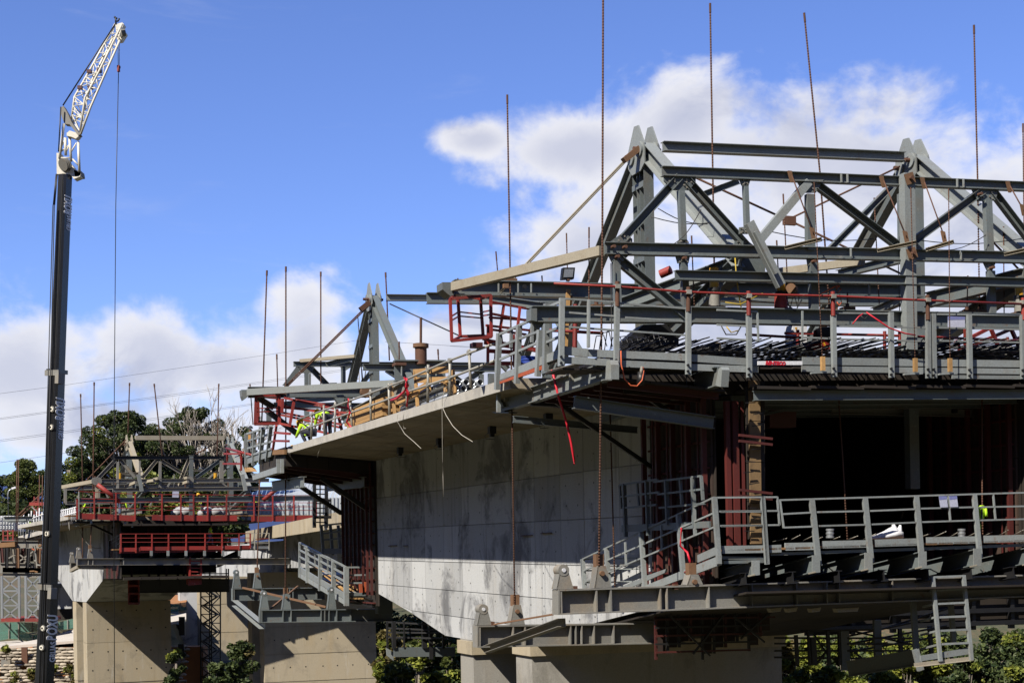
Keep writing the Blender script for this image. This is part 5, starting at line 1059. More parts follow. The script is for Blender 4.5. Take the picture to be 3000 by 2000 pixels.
for i in range(10):
    x = 1100 + i * 32 + random.uniform(-10, 10); y = 480 + i * 11 + random.uniform(-12, 12); P = L(ye(x, y), v0 + .7); bar(lp2, 'loose_board', TIMB if i % 2 else ORANGE, P, P + AX * random.uniform(.4, 1.2) + TR * random.uniform(-.4, .4), .14, .05)
for x0, y0, x1, y1 in ((1430, 500, 1435, 580), (1480, 480, 1485, 575), (1510, 430, 1512, 575), (1535, 430, 1540, 575), (1575, 270, 1578, 345), (1500, 435, 1560, 437)): bar(lp2, 'red_prop', ORANGE, S(ye(x0, y0), 70.5), S(ye(x1, y1), 70.5), .14)
GB2 = 'steel beams below the far traveller'
g1 = girder('grey steel beam with two roller lugs under the far lower platform, nearer of two', 72.6, ye(508, 738), ye(508, 855), ye(1720, 728), [(ye(540, 735), .75, 'roll'), (ye(742, 733), .75, 'hook'), (ye(1158, 730), .9, 'roll')], [(ye(512, 738), .05), (ye(708, 736), .05), (ye(782, 735), .05), (ye(1058, 733), .05), (ye(1090, 733), .05), (ye(1130, 733), .05), (ye(1200, 732), .05), (ye(1330, 730), .05)], mat=STEEL, group=GB2)
g2 = girder('grey steel beam with one roller lug below the red platform, farther of two', 80, ye(255, 542), ye(255, 655), ye(1100, 532), [(ye(288, 540), .8, 'roll'), (ye(478, 538), .8, 'hook')], [(ye(260, 542), .05), (ye(440, 540), .05), (ye(515, 538), .05), (ye(770, 536), .05), (ye(800, 536), .05), (ye(1018, 533), .05)], mat=STEEL, group=GB2)
bar(g2[0], 'slanting_brace', PALE, S(ye(275, 675), 79.8), S(ye(530, 885), 72.7), .3, .3, 'C', UP)
bar(g1[0], 'cross_tie', RUSTL, S(ye(350, 535), 79.8), S(ye(1115, 712), 72.8), .09); bar(g1[0], 'cross_tie', RUSTL, S(ye(855, 522), 79.8), S(ye(608, 725), 72.8), .08)
box(MB(), S(ye(1645, 665), 70.8), AX * .3, TR * .35, UP * .55).build('end_box', STEEL, g1[0])
for k in range(5): bar(g1[0], 'floor_girder', BLACK, B(69.5, 17.4 + k * 2.2, -1.9), B(81, 17.4 + k * 2.2, -.9), .25, .4, 'I')
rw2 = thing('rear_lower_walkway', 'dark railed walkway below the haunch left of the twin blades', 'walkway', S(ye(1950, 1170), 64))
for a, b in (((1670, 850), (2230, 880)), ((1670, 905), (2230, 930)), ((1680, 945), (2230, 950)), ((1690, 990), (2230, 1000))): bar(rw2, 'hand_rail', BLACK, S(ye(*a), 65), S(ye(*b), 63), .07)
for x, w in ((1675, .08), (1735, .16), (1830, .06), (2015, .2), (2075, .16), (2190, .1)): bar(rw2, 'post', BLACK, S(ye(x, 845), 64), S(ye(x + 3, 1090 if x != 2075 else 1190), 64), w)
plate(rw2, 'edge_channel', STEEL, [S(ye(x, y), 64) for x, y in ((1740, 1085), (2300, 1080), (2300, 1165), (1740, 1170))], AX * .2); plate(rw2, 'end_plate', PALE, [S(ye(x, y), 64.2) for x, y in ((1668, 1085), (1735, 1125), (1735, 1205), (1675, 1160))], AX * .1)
# ================================================================== things on the deck edge
dg = thing('deck_edge_guardrail', 'scaffold tube guardrail along the near edge of the deck', 'guardrail', L(yb(1400, 1190), 13.6))
Le = lambda x, y: L(yb(x, y), 13.6)
for x0, y0, x1, y1 in ((690, 1195, 684, 1415), (780, 1140, 785, 1390), (868, 1115, 865, 1362), (978, 1095, 998, 1312), (1138, 1020, 1142, 1275), (1278, 975, 1284, 1222), (1412, 930, 1418, 1180), (1580, 830, 1576, 1122), (1746, 783, 1746, 1062), (1892, 715, 1906, 1005)): tube(dg, 'post', SCAF, [Le(x0, y0), Le(x1, y1)], .045)
for pts in (((580, 1252), (800, 1172), (1140, 1048), (1400, 950), (1740, 800), (2080, 672)), ((600, 1338), (870, 1240), (1140, 1145), (1420, 1040), (1750, 930), (2100, 795))): tube(dg, 'guard_tube', SCAF, [Le(*p) for p in pts], .038)
for x, y in ((690, 1212), (868, 1145), (980, 1105), (1140, 1048), (1280, 998), (1580, 872), (1746, 798), (1892, 742), (1140, 1145), (1580, 985), (1746, 930)): box(MB(), Le(x, y), AX * .06, TR * .06, UP * .06).build('coupler', SCAF, dg)
for i, (pts, lab) in enumerate((([(970, 1090), (965, 1150), (980, 1200), (955, 1270), (990, 1310)], 'red tape knotted on the guardrail beside the timber stack'), ([(1400, 930), (1425, 990), (1395, 1040), (1340, 1090), (1295, 1105)], 'red tape trailing over the pipes on the guardrail'), ([(1415, 935), (1405, 1000), (1425, 1050), (1415, 1150)], 'red tape wound round the guardrail post before the trestle'))): ribbon('red_tape', lab, 'tape', [L(yb(*p), 13.5) for p in pts], .045, TAPE)
# sawn timber stack
ts = thing('timber_stack', 'stack of sawn yellow timber planks lying on the deck edge', 'timber', L(yb(1090, 1340), 14.2))
for r in range(6):
    for c in range(4):
        s_ = 53.0 + random.uniform(-.25, .25); ln = 5.6 + random.uniform(-.5, .2); vv = 13.9 + c * .32
        z = zdk(55, vv) + .06 + r * .135
        box(MB(), B(s_ + ln / 2, vv + random.uniform(-.03, .03), z), AX * ln / 2, TR * .14, UP * .06).build('plank', TIMB, ts)
# bundle of steel ducts, one pipe each
pb = thing('pipe_bundle', 'bundle of shiny galvanised duct pipes lying beside the timber trestles', 'pipes', L(yb(1500, 1150), 14.2))
for r in range(3):
    for c in range(5 - (r % 2)):
        v_ = 13.95 + c * .235 + (.117 if r % 2 else 0); z = zdk(47, v_) + .14 + r * .205; s_ = 45.2 + random.uniform(-.15, .15)
        m = MB(); n_s = 14; sA, sB = s_, s_ + 6.2; vs = []
        for (ss_, rr) in ((sA, .085), (sA, .108), (sB, .108), (sB, .085), ): vs += [B(ss_, v_ + rr * math.cos(2 * math.pi * k / n_s), z + rr * math.sin(2 * math.pi * k / n_s)) for k in range(n_s)]
        vs += []
        m.add(vs, [(i * n_s + k, i * n_s + (k + 1) % n_s, ((i + 1) % 4) * n_s + (k + 1) % n_s, ((i + 1) % 4) * n_s + k) for i in range(4) for k in range(n_s)], True)
        m.build('pipe', GALV, pb)
# timber trestles
def trestle(label, segs, v):
    t = thing('timber_trestle', label, 'trestle', L(yb(*segs[0][1]), v), 'timber trestles on the deck')
    for a, b, w in segs: bar(t, 'timber', TIMB, L(yb(*a), v), L(yb(*b), v), w, .06, 'R', TR)
trestle('yellow timber trestle frame behind the pipe ends', [((1480, 890), (1498, 1152), .22), ((1470, 890), (1740, 868), .20), ((1768, 872), (1782, 1050), .20), ((1480, 950), (1730, 945), .18), ((1710, 950), (1712, 1040), .18), ((1585, 970), (1590, 1040), .18), ((1420, 1075), (1600, 965), .18)], 13.75)
trestle('yellow timber trestle leg standing left of the pipe ends', [((1295, 985), (1325, 1215), .22), ((1345, 1120), (1510, 1040), .16)], 13.72)
# ================================================================== next hammerhead of the bridge, which curves away to the left
T = Fr(26)
s3 = T.sv(D((500, 1500), 122.0))[0]                # front of its traveller
Pc = D(yd(882, 742), 133.5); sp, vl, zp = T.sv(Pc)
vr = T.sv(T.S(yd(1742, 742), sp))[1]
sn = T.sv(T.L(yd(1130, 410), vl))[0]; zn = T.sv(T.L(yd(1130, 410), vl))[2]
sb_ = sp + 6.6; zfar = -0.4; sfar = sb_ + 9.5
h3 = thing('bridge_hammerhead', 'grey concrete hammerhead box with a V shaped lit haunch on the left pier', 'bridge', T.B(sp, (vl + vr) / 2, zp), 'bridge hammerheads')
zd3 = 4.15
m = MB()     # box: bottom profile with haunches
prof3 = [(sn - .2, zn), (sp, zp), (sb_, zp), (sfar, zfar)]
poly = [T.B(s, vl, z) for s, z in prof3] + [T.B(sfar, vl, zd3 - .7), T.B(sn - .2, vl, zd3 - .7)]
prism(m, poly, T.t * (vr - vl)); m.build('box_girder', CONC, h3)
for k in range(11):   # board strips on the left wall
    a, b = sn + (sfar - sn) * k / 11, sn + (sfar - sn) * (k + 1) / 11 - .03
    def zb3(s):
        for (x0, y0), (x1, y1) in zip(prof3, prof3[1:]):
            if s <= x1: return y0 + (y1 - y0) * (s - x0) / (x1 - x0)
        return zfar
    pts = [a] + [x for x, _ in prof3 if a < x < b] + [b]
    poly = [T.B(s, vl - .02, zb3(s) + .005) for s in pts] + [T.B(b, vl - .02, zd3 - .72), T.B(a, vl - .02, zd3 - .72)]
    plate(h3, 'wall_panel', CONC, poly, T.t * .03)
tipv = vl - 3.3
m = MB(); poly = [T.B(sn - .2, v, zd3 + z) for v, z in ((tipv, 0), (tipv, -.25), (vl, -.72), (vr, -.72), (vr + 3.3, -.25), (vr + 3.3, 0))]
prism(m, poly, T.a * (sfar - sn + .2)); m.build('deck_slab', SOFF, h3)
for k in range(4):
    a = sn - .2 + (sfar - sn) * k / 4; plate(h3, 'edge_panel', CONCE, [T.B(a, tipv - .03, zd3 + .03), T.B(a + (sfar - sn) / 4 - .02, tipv - .03, zd3 + .03), T.B(a + (sfar - sn) / 4 - .02, tipv - .03, zd3 - .30), T.B(a, tipv - .03, zd3 - .30)], T.t * .06)
p3 = thing('twin_blade_pier', 'pale concrete pier with a diagonal shadow edge, leftmost of the piers', 'pier', T.B(sp + 3, (vl + vr) / 2, -14))
for a, b in ((sp + .05, sp + 1.75), (sb_ - 1.75, sb_ - .05)):
    z = zp - .02
    while z > -9.5:
        h_ = 3.55
        if a < sp + 1:
            for hx in range(6):
                for hz in (.8, 2.4):
                    P = T.B(a - .004, vl + .5 + hx * (vr - vl - 1) / 5 + random.uniform(-.05, .05), z - hz); cylo(p3, 'tie_hole', BLACK, P, P + T.a * .02, .07, n=8)
        box(MB(), T.B((a + b) / 2, (vl + vr) / 2, z - h_ / 2), T.a * (b - a) / 2, T.t * (vr - vl) / 2, UP * (h_ / 2 - .012)).build('pier_lift', CONCW, p3); z -= h_
    box(MB(), T.B((a + b) / 2, (vl + vr) / 2, zp - .02 - 5), T.a * ((b - a) / 2 - .04), T.t * ((vr - vl) / 2 - .04), UP * 5).build('pier_core', CONCW, p3)
# --- traveller
S3 = lambda p, d=0.0: T.S(p, s3 + d)
t3 = thing('form_traveller', 'grey steel form traveller with red railings on the left hammerhead', 'form traveller', T.B(s3 + 6, (vl + vr) / 2, zd3))
vA = T.sv(S3(ya(985, 460), 6))[1]; vB = T.sv(S3(ya(1757, 460), 6))[1]; zA = T.sv(S3(ya(985, 450), 6))[2]
for vv in (vA, vB): main_frame(t3, vv, s3 + 6, zA - .3, s3 + .4, 6.2, s3 + 12, 5.1, 4.9, 1, TAN if vv == vA else PALE, T, zd3 + .3)
def tb3(name, a, b, d, w, h, mat=DUST, kind='I', d2=None): return bar(t3, name, mat, S3(ya(*a), d), S3(ya(*b), d if d2 is None else d2), w, h, kind, UP)
tb3('top_chord', (858, 628), (1715, 626), 0, .22, .26, BLACK); tb3('bottom_chord', (738, 806), (2060, 800), 0, .24, .30); tb3('lower_beam', (860, 876), (2085, 862), -.2, .22, .28); tb3('deck_beam', (575, 958), (2420, 938), 0, .3, .42, STEEL); tb3('top_tie', (1035, 476), (1715, 478), 6, .35, .36, TAN, 'R'); tb3('rear_beam', (480, 858), (1900, 835), 6.5, .3, .4)
tb3('raking_strut', (482, 852), (735, 806), 6, .26, .28, TAN, 'R', .2); tb3('cross_beam', (500, 975), (900, 972), 9, .2, .25)
for a, b, mt_ in (((742, 795), (885, 645), DUST), ((925, 650), (1035, 780), DUST), ((1090, 780), (1198, 648), TAN), ((1232, 650), (1445, 780), DUST), ((1500, 780), (1695, 640), STEEL), ((1385, 790), (1445, 640), TAN)):
    A_, B_ = S3(ya(*a)), S3(ya(*b)); u_ = (B_ - A_).normalized().cross(T.a); bar(t3, 'diagonal', mt_, A_, B_, .2, .26, 'C', u_ if u_.z > 0 else -u_)
for x, y0, y1, w, mt_ in ((900, 660, 960, .18, DUST), (1225, 655, 955, .2, DUST), (1463, 610, 1070, .32, STEEL), (742, 840, 945, .22, TAN), (1695, 650, 820, .3, DUST), (1070, 650, 800, .1, DUST), (500, 865, 975, .2, DUST)): bar(t3, 'vertical', mt_, S3(ya(x, y0)), S3(ya(x, y1)), w, .2, 'R', T.a)
for a, b in (((1060, 755), (1085, 885)), ((1855, 755), (1880, 880))): bar(t3, 'inclined_bracket', PALE, S3(ya(*a), -.5), S3(ya(*b), -.5), .28, .2, 'L', T.a)
for x, y in ((730, 806), (750, 806), (1455, 800)): P = S3(ya(x, y), -.2); cylo(t3, 'pin_plate', DUST, P - T.a * .05, P + T.a * .1, .3, n=14)
for a, b in (((745, 832), (915, 962)), ((2178, 818), (2015, 952))): tube(t3, 'red_ram', RED, [S3(ya(*a), -.3), S3(ya(*b), -.3)], .17)
for a, b in (((965, 490), (560, 905)), ((1500, 600), (1720, 480)), ((1010, 490), (1250, 470))): tube(t3, 'stay_bar', RUST, [S3(ya(*a), 6), S3(ya(*b), 6.5)], .05, 'o')
for x, y0, y1 in ((918, 745, 800), (1650, 745, 790)): cylo(t3, 'jack', YEL, S3(ya(x, y1), 1), S3(ya(x, y0), 1), .16)
for a, b in (((1090, 815), (1180, 800)), ((1165, 795), (1215, 785)), ((1390, 790), (1440, 780)), ((960, 850), (1040, 815)), ((1370, 835), (1440, 810))): tb3('hanger_arm', a, b, .5, .2, .2, TAN, 'R', -.6)
tb3('node_box', (1035, 845), (1060, 845), .6, .5, .8, STEEL, 'R'); tb3('node_box', (1820, 840), (1850, 838), .6, .5, .8, STEEL, 'R')
for k in range(34):
    x = random.uniform(600, 1900); y = random.uniform(700, 930); d_ = random.uniform(1, 9)
    if k % 3 == 0: tb3('hanger_bar', (x, y), (x + random.uniform(-6, 6), y + random.uniform(80, 200)), d_, .08, .08, (RUST, DUST, STEEL)[k % 2], 'R')
    elif k % 3 == 1: tb3('tie_bar', (x, y), (x + random.uniform(90, 260), y + random.uniform(-12, 12)), d_, .12, .14, (DUST, TAN, STEEL)[k % 2], 'I')
    else: tb3('brace', (x, y), (x + random.uniform(-120, 120), y + random.uniform(40, 90)), d_, .10, .12, DUST, 'R')
# --- red upper platform
rp3 = thing('red_upper_platform', 'red railed upper work platform on the left hammerhead', 'platform', S3(ya(1300, 1095), -.7))
for x, y0, y1, mt_ in ((590, 945, 1098, RED), (603, 885, 1098, SCAF), (722, 890, 1098, RED), (888, 895, 1103, RED), (1034, 905, 1108, RED), (1240, 905, 1108, RED), (1385, 908, 1112, RED), (1482, 908, 1112, RED), (1590, 912, 1112, RED), (1735, 912, 1110, RED), (1945, 918, 1110, RED), (2088, 920, 1110, RED), (2250, 918, 1108, RED), (2420, 915, 1100, RED)): bar(rp3, 'post', mt_, S3(ya(x, y0), -.7), S3(ya(x, y1), -.7), .10 if mt_ is RED else .07, .10, 'R', T.a)
for a, b in (((600, 885), (1036, 905)), ((1165, 908), (2080, 914)), ((2090, 918), (2420, 915)), ((590, 965), (1040, 975)), ((600, 1005), (1040, 1015)), ((1040, 965), (2420, 972)), ((1040, 1028), (2420, 1030)), ((1100, 1000), (2420, 1002)), ((600, 940), (880, 945))): bar(rp3, 'hand_rail', RED, S3(ya(*a), -.65), S3(ya(*b), -.65), .05, .05)
for a, b in (((585, 1072), (715, 1078)), ((728, 1078), (880, 1085)), ((895, 1085), (1032, 1093)), ((1165, 1084), (1235, 1086)), ((1245, 1088), (1380, 1090)), ((1392, 1088), (1478, 1090)), ((1490, 1090), (1585, 1092)), ((1596, 1092), (1730, 1090)), ((1742, 1090), (1815, 1090)), ((1925, 1096), (2082, 1096)), ((2094, 1096), (2245, 1094)), ((2255, 1092), (2420, 1090))): bar(rp3, 'fascia_board', RED, S3(ya(*a), -.6), S3(ya(*b), -.6), .1, .44, 'R', UP)
for k in range(14): box(MB(), T.B(s3 + .3, T.sv(S3(ya(620 + k * 130, 1080), 0))[1], T.sv(S3(ya(620 + k * 130, 1072), 0))[2]), T.a * .9, T.t * 1.05, UP * .04).build('deck_board', WOOD, rp3)
# --- red lower platform
rl3 = thing('red_lower_platform', 'red railed lower platform hanging below the left hammerhead box', 'platform', S3(ya(1400, 1330), -.6))
for x, y0, y1, mt_ in ((925, 1208, 1350, RED), (1040, 1212, 1355, RED), (1163, 1208, 1360, RED), (1290, 1208, 1360, RED), (1425, 1208, 1362, RED), (1570, 1208, 1362, RED), (1700, 1206, 1362, RED), (1830, 1206, 1362, RED), (1916, 1206, 1320, RED), (1950, 1205, 1330, SCAF), (2060, 1203, 1335, SCAF)): bar(rl3, 'post', mt_, S3(ya(x, y0), -.6), S3(ya(x, y1), -.6), .10 if mt_ is RED else .07, .10, 'R', T.a)
for a, b, mt_ in (((925, 1210), (1920, 1207), RED), ((930, 1242), (1920, 1240), RED), ((930, 1273), (1920, 1272), RED), ((1920, 1207), (2062, 1204), SCAF), ((1950, 1250), (2060, 1245), RED), ((1950, 1285), (2060, 1280), SCAF), ((838, 1262), (925, 1212), BLACK), ((838, 1290), (925, 1242), BLACK), ((845, 1330), (925, 1275), BLACK)): bar(rl3, 'hand_rail', mt_, S3(ya(*a), -.6 if a[0] > 900 else 4), S3(ya(*b), -.6), .05, .05)
for x in (838, 862, 895): bar(rl3, 'post', BLACK, S3(ya(x, 1265), 3.5), S3(ya(x, 1390), 3.5), .12)
for a, b in (((915, 1330), (1035, 1330)), ((1048, 1328), (1072, 1328)), ((1075, 1322), (1158, 1322)), ((1172, 1322), (1285, 1322)), ((1298, 1320), (1420, 1320)), ((1435, 1318), (1565, 1318)), ((1580, 1316), (1695, 1316)), ((1708, 1314), (1825, 1314)), ((1838, 1312), (1915, 1312))): bar(rl3, 'fascia_board', RED, S3(ya(*a), -.5), S3(ya(*b), -.5), .1, .30, 'R', UP)
bar(rl3, 'fascia_board', GALV, S3(ya(1920, 1316), -.5), S3(ya(2060, 1314), -.5), .1, .22); bar(rl3, 'edge_beam', RED, S3(ya(912, 1352), -.4), S3(ya(1850, 1335), -.4), .1, .14)
for k in range(10): box(MB(), T.B(s3 + .3, T.sv(S3(ya(950 + k * 110, 1320), 0))[1], T.sv(S3(ya(950 + k * 110, 1330), 0))[2]), T.a * .8, T.t * .9, UP * .04).build('deck_board', WOOD, rl3)
for x in (1160, 1288, 1426, 1568, 1708, 1836): plate(rl3, 'beam_end_plate', PALE, [S3(ya(*p), -.7) for p in ((x - 10, 1338), (x + 9, 1338), (x + 9, 1378), (x - 10, 1378))], T.a * .1); bar(rl3, 'floor_beam', BLACK, S3(ya(x, 1360), -.5), S3(ya(x, 1360), -.5) + T.a * 7 - UP * .8, .25, .6, 'I')
GB3 = 'steel beams below the left hammerhead'
g31 = girder('dusty steel beam with a roller lug below the red lower platform', s3, ya(592, 1398), ya(592, 1450), ya(2420, 1395), [(ya(600, 1398), .7, 'roll'), (ya(688, 1398), .75, 'hook')], [(ya(594, 1398), .06), (ya(670, 1398), .06), (ya(705, 1398), .06), (ya(940, 1398), .06)], wd=.5, group=GB3, f=T)
g32 = girder('short dusty steel beam behind and below the red platform beam', s3 + 6.5, ya(540, 1430), ya(540, 1478), ya(960, 1440), [(ya(548, 1430), .7, 'roll')], [(ya(543, 1430), .06), (ya(580, 1432), .06), (ya(820, 1435), .06)], wd=.5, group=GB3, f=T)
bar(g32[0], 'slanting_brace', TAN, S3(ya(545, 1492), 6.4), S3(ya(600, 1462), .3), .25, .25)
# --- formwork below, ladder, dark walkway
f3 = thing('inner_formwork', 'dark formwork filling the open box of the left hammerhead', 'formwork', T.B(s3 + 2, (vl + vr) / 2, 0), 'dark box formwork')
x0, x1 = vl + .1, vr + 1.2
for k in range(6):
    v0 = x0 + (x1 - x0) * k / 6; w = (x1 - x0) / 6 - .04
    box(MB(), T.B(sn - .5, v0 + w / 2, 1.6), T.a * .1, T.t * w / 2, UP * 2.2).build('form_panel', DARK, f3)
    box(MB(), T.B(s3 + 2.6, v0 + w / 2, 3.3), T.a * 3.2, T.t * w / 2, UP * .08).build('roof_panel', DARK, f3)
    box(MB(), T.B(s3 + 2.6, v0 + w / 2, -.9), T.a * 3.0, T.t * w / 2, UP * .1).build('floor_panel', DARK, f3)
    bar(f3, 'soldier', DRED, T.B(sn - .75, v0, -.8), T.B(sn - .75, v0, 3.2), .16)
for k in range(7):
    s = s3 + .3 + k * .95; box(MB(), T.B(s, vl - .05, 1.3), T.a * .45, T.t * .05, UP * 2.2).build('wall_form', DRED if k % 2 else DARK, f3)
box(MB(), T.B(s3 + 3, tipv + 1.6, 3.55), T.a * 3.2, T.t * 1.7, UP * .08).build('wing_form', DARK, f3)
box(MB(), T.B(s3 + 3, vr + 2.0, 3.55), T.a * 3.2, T.t * 2.4, UP * .08).build('wing_form', DARK, f3)
for a, b in ((ya(700, 1140), ya(900, 1235)), (ya(860, 1160), ya(960, 1215))): bar(f3, 'raking_brace', BLACK, S3(a, 2), S3(b, 3), .16)
bar(f3, 'bracket_beam', STEEL, S3(ya(700, 1110), -.3), S3(ya(700, 1110), -.3) + T.a * 7, .25, .5, 'I'); plate(f3, 'bracket_plate', TAN, [S3(ya(*p), 1.5) for p in ((612, 1118), (692, 1108), (692, 1130), (612, 1152))], T.a * .2)
for x, y0, y1 in ((698, 1088, 1130), (960, 1098, 1142), (1012, 1130, 1160)): plate(f3, 'beam_end_plate', PALE, [S3(ya(*p), -.5) for p in ((x - 8, y0), (x + 8, y0), (x + 8, y1), (x - 8, y1))], T.a * .1)
rf = thing('red_form_bundle', 'four red slotted steel soldiers hanging below the left hammerhead', 'formwork', D(yd(1365, 760), 128))
for k in range(4):
    for dx in (0, 15): bar(rf, 'soldier', RED, D(yd(1316 + k * 27 + dx, 380), 128), D(yd(1322 + k * 26 + dx, 760), 128), .16, .2)
for y in (575, 655, 755): bar(rf, 'tie', RED, D(yd(1310, y), 127.8), D(yd(1420, y), 127.8), .18)
rld = thing('red_ladder', 'red steel ladder cage hanging from the lower red platform', 'ladder', S3(yd(1990, 560), 0))
for x in (1938, 2052): bar(rld, 'stile', RED, S3(yd(x, 280), 0), S3(yd(x - 2, 550), 0), .14)
for k in range(7): bar(rld, 'rung', RED, S3(yd(1938, 322 + k * 36), 0), S3(yd(2052, 324 + k * 36), 0), .09)
bar(rld, 'kick_plate', RED, S3(yd(1920, 545), 0), S3(yd(2056, 530), 0), .1, .45); bar(rld, 'side_frame', RED, S3(yd(1916, 300), 1.5), S3(yd(1918, 560), 1.5), .2)
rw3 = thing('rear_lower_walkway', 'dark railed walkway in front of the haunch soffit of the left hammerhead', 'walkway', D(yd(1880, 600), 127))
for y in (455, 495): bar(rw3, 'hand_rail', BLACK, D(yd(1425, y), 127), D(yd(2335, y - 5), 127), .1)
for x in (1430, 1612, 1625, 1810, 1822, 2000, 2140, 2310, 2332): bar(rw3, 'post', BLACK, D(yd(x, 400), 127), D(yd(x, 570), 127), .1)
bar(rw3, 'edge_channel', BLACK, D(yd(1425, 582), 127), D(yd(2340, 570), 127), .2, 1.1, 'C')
# --- rods
G3 = 'bars of the left traveller'
for lab, pts, d in (('tall thin bar left of the left apex, nearest the crane boom', [ya(617, 140), ya(635, 930)], 6.5), ('tall thin bar second from the crane boom, over the red ram', [ya(721, 50), ya(712, 890)], 0), ('tall thin bar rising just behind the left apex', [ya(992, 55), ya(980, 440)], 6), ('tall leaning bar right of the left apex', [ya(1180, 62), ya(1242, 612)], 3), ('tall thin bar near the right end of the left traveller tie', [ya(1675, 62), ya(1662, 620)], 3)): 
    P = [S3(p, d) for p in pts]; rod(lab, P, 0, .05, RUST, group=G3)
for lab, pts, d in (('thin bar down to the left lug of the beam below the red platform', [ya(700, 1150), ya(688, 1385)], 0), ('thin bar left of the pair over the dusty beam', [ya(632, 1160), ya(632, 1395)], 3)): rod(lab, [S3(p, d) for p in pts], 0, .045, RUST, group=G3)
ribbon('white_rope', 'thick white rope curving down in front of the left hammerhead wall', 'rope', [T.S(ya(*p), sn - 1) for p in ((580, 1105), (600, 1170), (640, 1250), (690, 1305), (735, 1322), (770, 1315))], .03, ROPE)
ribbon('white_rope', 'short thick white rope end below the left deck edge', 'rope', [T.S(ya(*p), sn - 1) for p in ((528, 1120), (530, 1165), (535, 1190))], .03, ROPE)
dg3 = thing('deck_edge_guardrail', 'white tube guardrail on the deck edge left of the red platform', 'guardrail', T.L(ya(520, 1120), tipv + .2))
for k in range(9): x = 462 + k * 14; tube(dg3, 'post', WHITE, [T.L(ya(x, 1025 - k * 2), tipv + .2), T.L(ya(x + 3, 1145 - k * 5), tipv + .2)], .05)
for y in (1040, 1080): tube(dg3, 'guard_tube', WHITE, [T.L(ya(460, y), tipv + .2), T.L(ya(582, y - 35), tipv + .2)], .05)
SACKG = paint('grey_white_sacking', (0.40, 0.40, 0.42), .9, 0, (.25, .25, .26), .6, 2.0, .15)
# white notice and sacks on the red platform
n3_ = thing('notice_sheet', 'small white notice hung on the truss above the red railing', 'notice', S3(ya(1345, 930), -.3), 'notices on the railings'); plate(n3_, 'sheet', SHEET, [S3(ya(*p), -.3) for p in ((1322, 880), (1370, 882), (1368, 932), (1320, 930))], T.a * .03)
for i, (x0, x1, y0, y1, lab) in enumerate(((1340, 1460, 1008, 1060, 'white sack pile on the red platform left of the post'), (1540, 1700, 1005, 1062, 'white sheeting heap on the red platform right of the post'))):
    sk = thing('white_sacks', lab, 'sacks', S3(ya((x0 + x1) / 2, y1), 3)); 
    for k in range(5):
        c = S3(ya(x0 + (x1 - x0) * (k + .5) / 5, y1 - 8 - 10 * (k % 2)), 3 + .4 * (k % 3)); m = MB(); r = .5
        vs = [c + T.t * r * math.cos(a) * math.cos(e) + T.a * .5 * math.sin(a) * math.cos(e) + UP * (.34 + .12 * math.sin(k * 2.1)) * math.sin(e) * (1 + .15 * math.sin(3 * a + k)) for e in (-.9, -.3, .3, .9, 1.5) for a in [2 * math.pi * j / 10 for j in range(10)]]
        m.add(vs, [(i2 * 10 + j, i2 * 10 + (j + 1) % 10, (i2 + 1) * 10 + (j + 1) % 10, (i2 + 1) * 10 + j) for i2 in range(4) for j in range(10)] + [tuple(40 + j for j in range(10))], True); m.build('sack', SACKG, sk)
# ================================================================== mobile crane boom with lattice jib
CRB = paint('black_boom_paint', (0.018, 0.019, 0.022), 0.26, 0.0, (0.05, 0.05, 0.06), 0.25, 0.6, 0.05, spec=.5)
CRW = paint('cream_crane_paint', (0.78, 0.74, 0.62), 0.5, 0.0, (0.45, 0.4, 0.3), 0.35, 2.0, 0.05)
DC = 84.0
LETW = paint('white_lettering', (0.98, 0.98, 0.98), .5, 0, (.9, .9, .9), .1, 3, 0)
crane = thing('crane_boom', 'tall black telescopic crane boom with a cream lattice jib and lettering', 'crane', D((118, 2150), DC))
def boomsec(pb, pt, wb, wt, name='boom_section'):
    # rounded box: flat faces with bevelled edges, front turned a little right
    A_, B_ = D(pb, DC), D(pt, DC); d = (B_ - A_).normalized(); m = MB(); vs = []
    rx = V((math.cos(-.42), math.sin(-.42), 0)); rx = (rx - d * rx.dot(d)).normalized(); ry = d.cross(rx)
    for P, w in ((A_, wb), (B_, wt)):
        h = w * 1.12; b = w * .16
        for x, y in ((-w / 2 + b, -h / 2), (w / 2 - b, -h / 2), (w / 2, -h / 2 + b), (w / 2, h / 2 - b), (w / 2 - b, h / 2), (-w / 2 + b, h / 2), (-w / 2, h / 2 - b), (-w / 2, -h / 2 + b)): vs.append(P + rx * x + ry * y)
    m.add(vs, [(k, (k + 1) % 8, 8 + (k + 1) % 8, 8 + k) for k in range(8)] + [tuple(range(7, -1, -1)), tuple(range(8, 16))]); return m.build(name, CRB, crane), A_, B_, d, rx, ry
px = DC / F
s1 = boomsec((113, 2300), yd(505, 590), 43 * px, 41 * px); s2 = boomsec(yd(500, 600), q(131, 858), 38.5 * px, 36 * px); s3b = boomsec(q(131, 862), yf(250, 1330), 34 * px, 31 * px)
for (o_, A_, B_, d, rx, ry), w in ((s1, 46), (s2, 41)):
    w_ = w * px
    vs = [B_ + rx * x * w_ / 2 + ry * y * w_ / 2 * 1.12 for x, y in ((-1, -1), (1, -1), (1, 1), (-1, 1))]
    plate(crane, 'collar', CRB, vs, d * .22); bar(crane, 'collar_lug', DUST, B_ - rx * w_ * .62 - ry * w_ * .5, B_ + rx * w_ * .62 - ry * w_ * .5, .12, .3)
    box(MB(), B_ + rx * w_ * .6 - ry * w_ * .4 - d * .3, rx * .12, ry * .25, d * .3).build('collar_lug', DUST, crane)
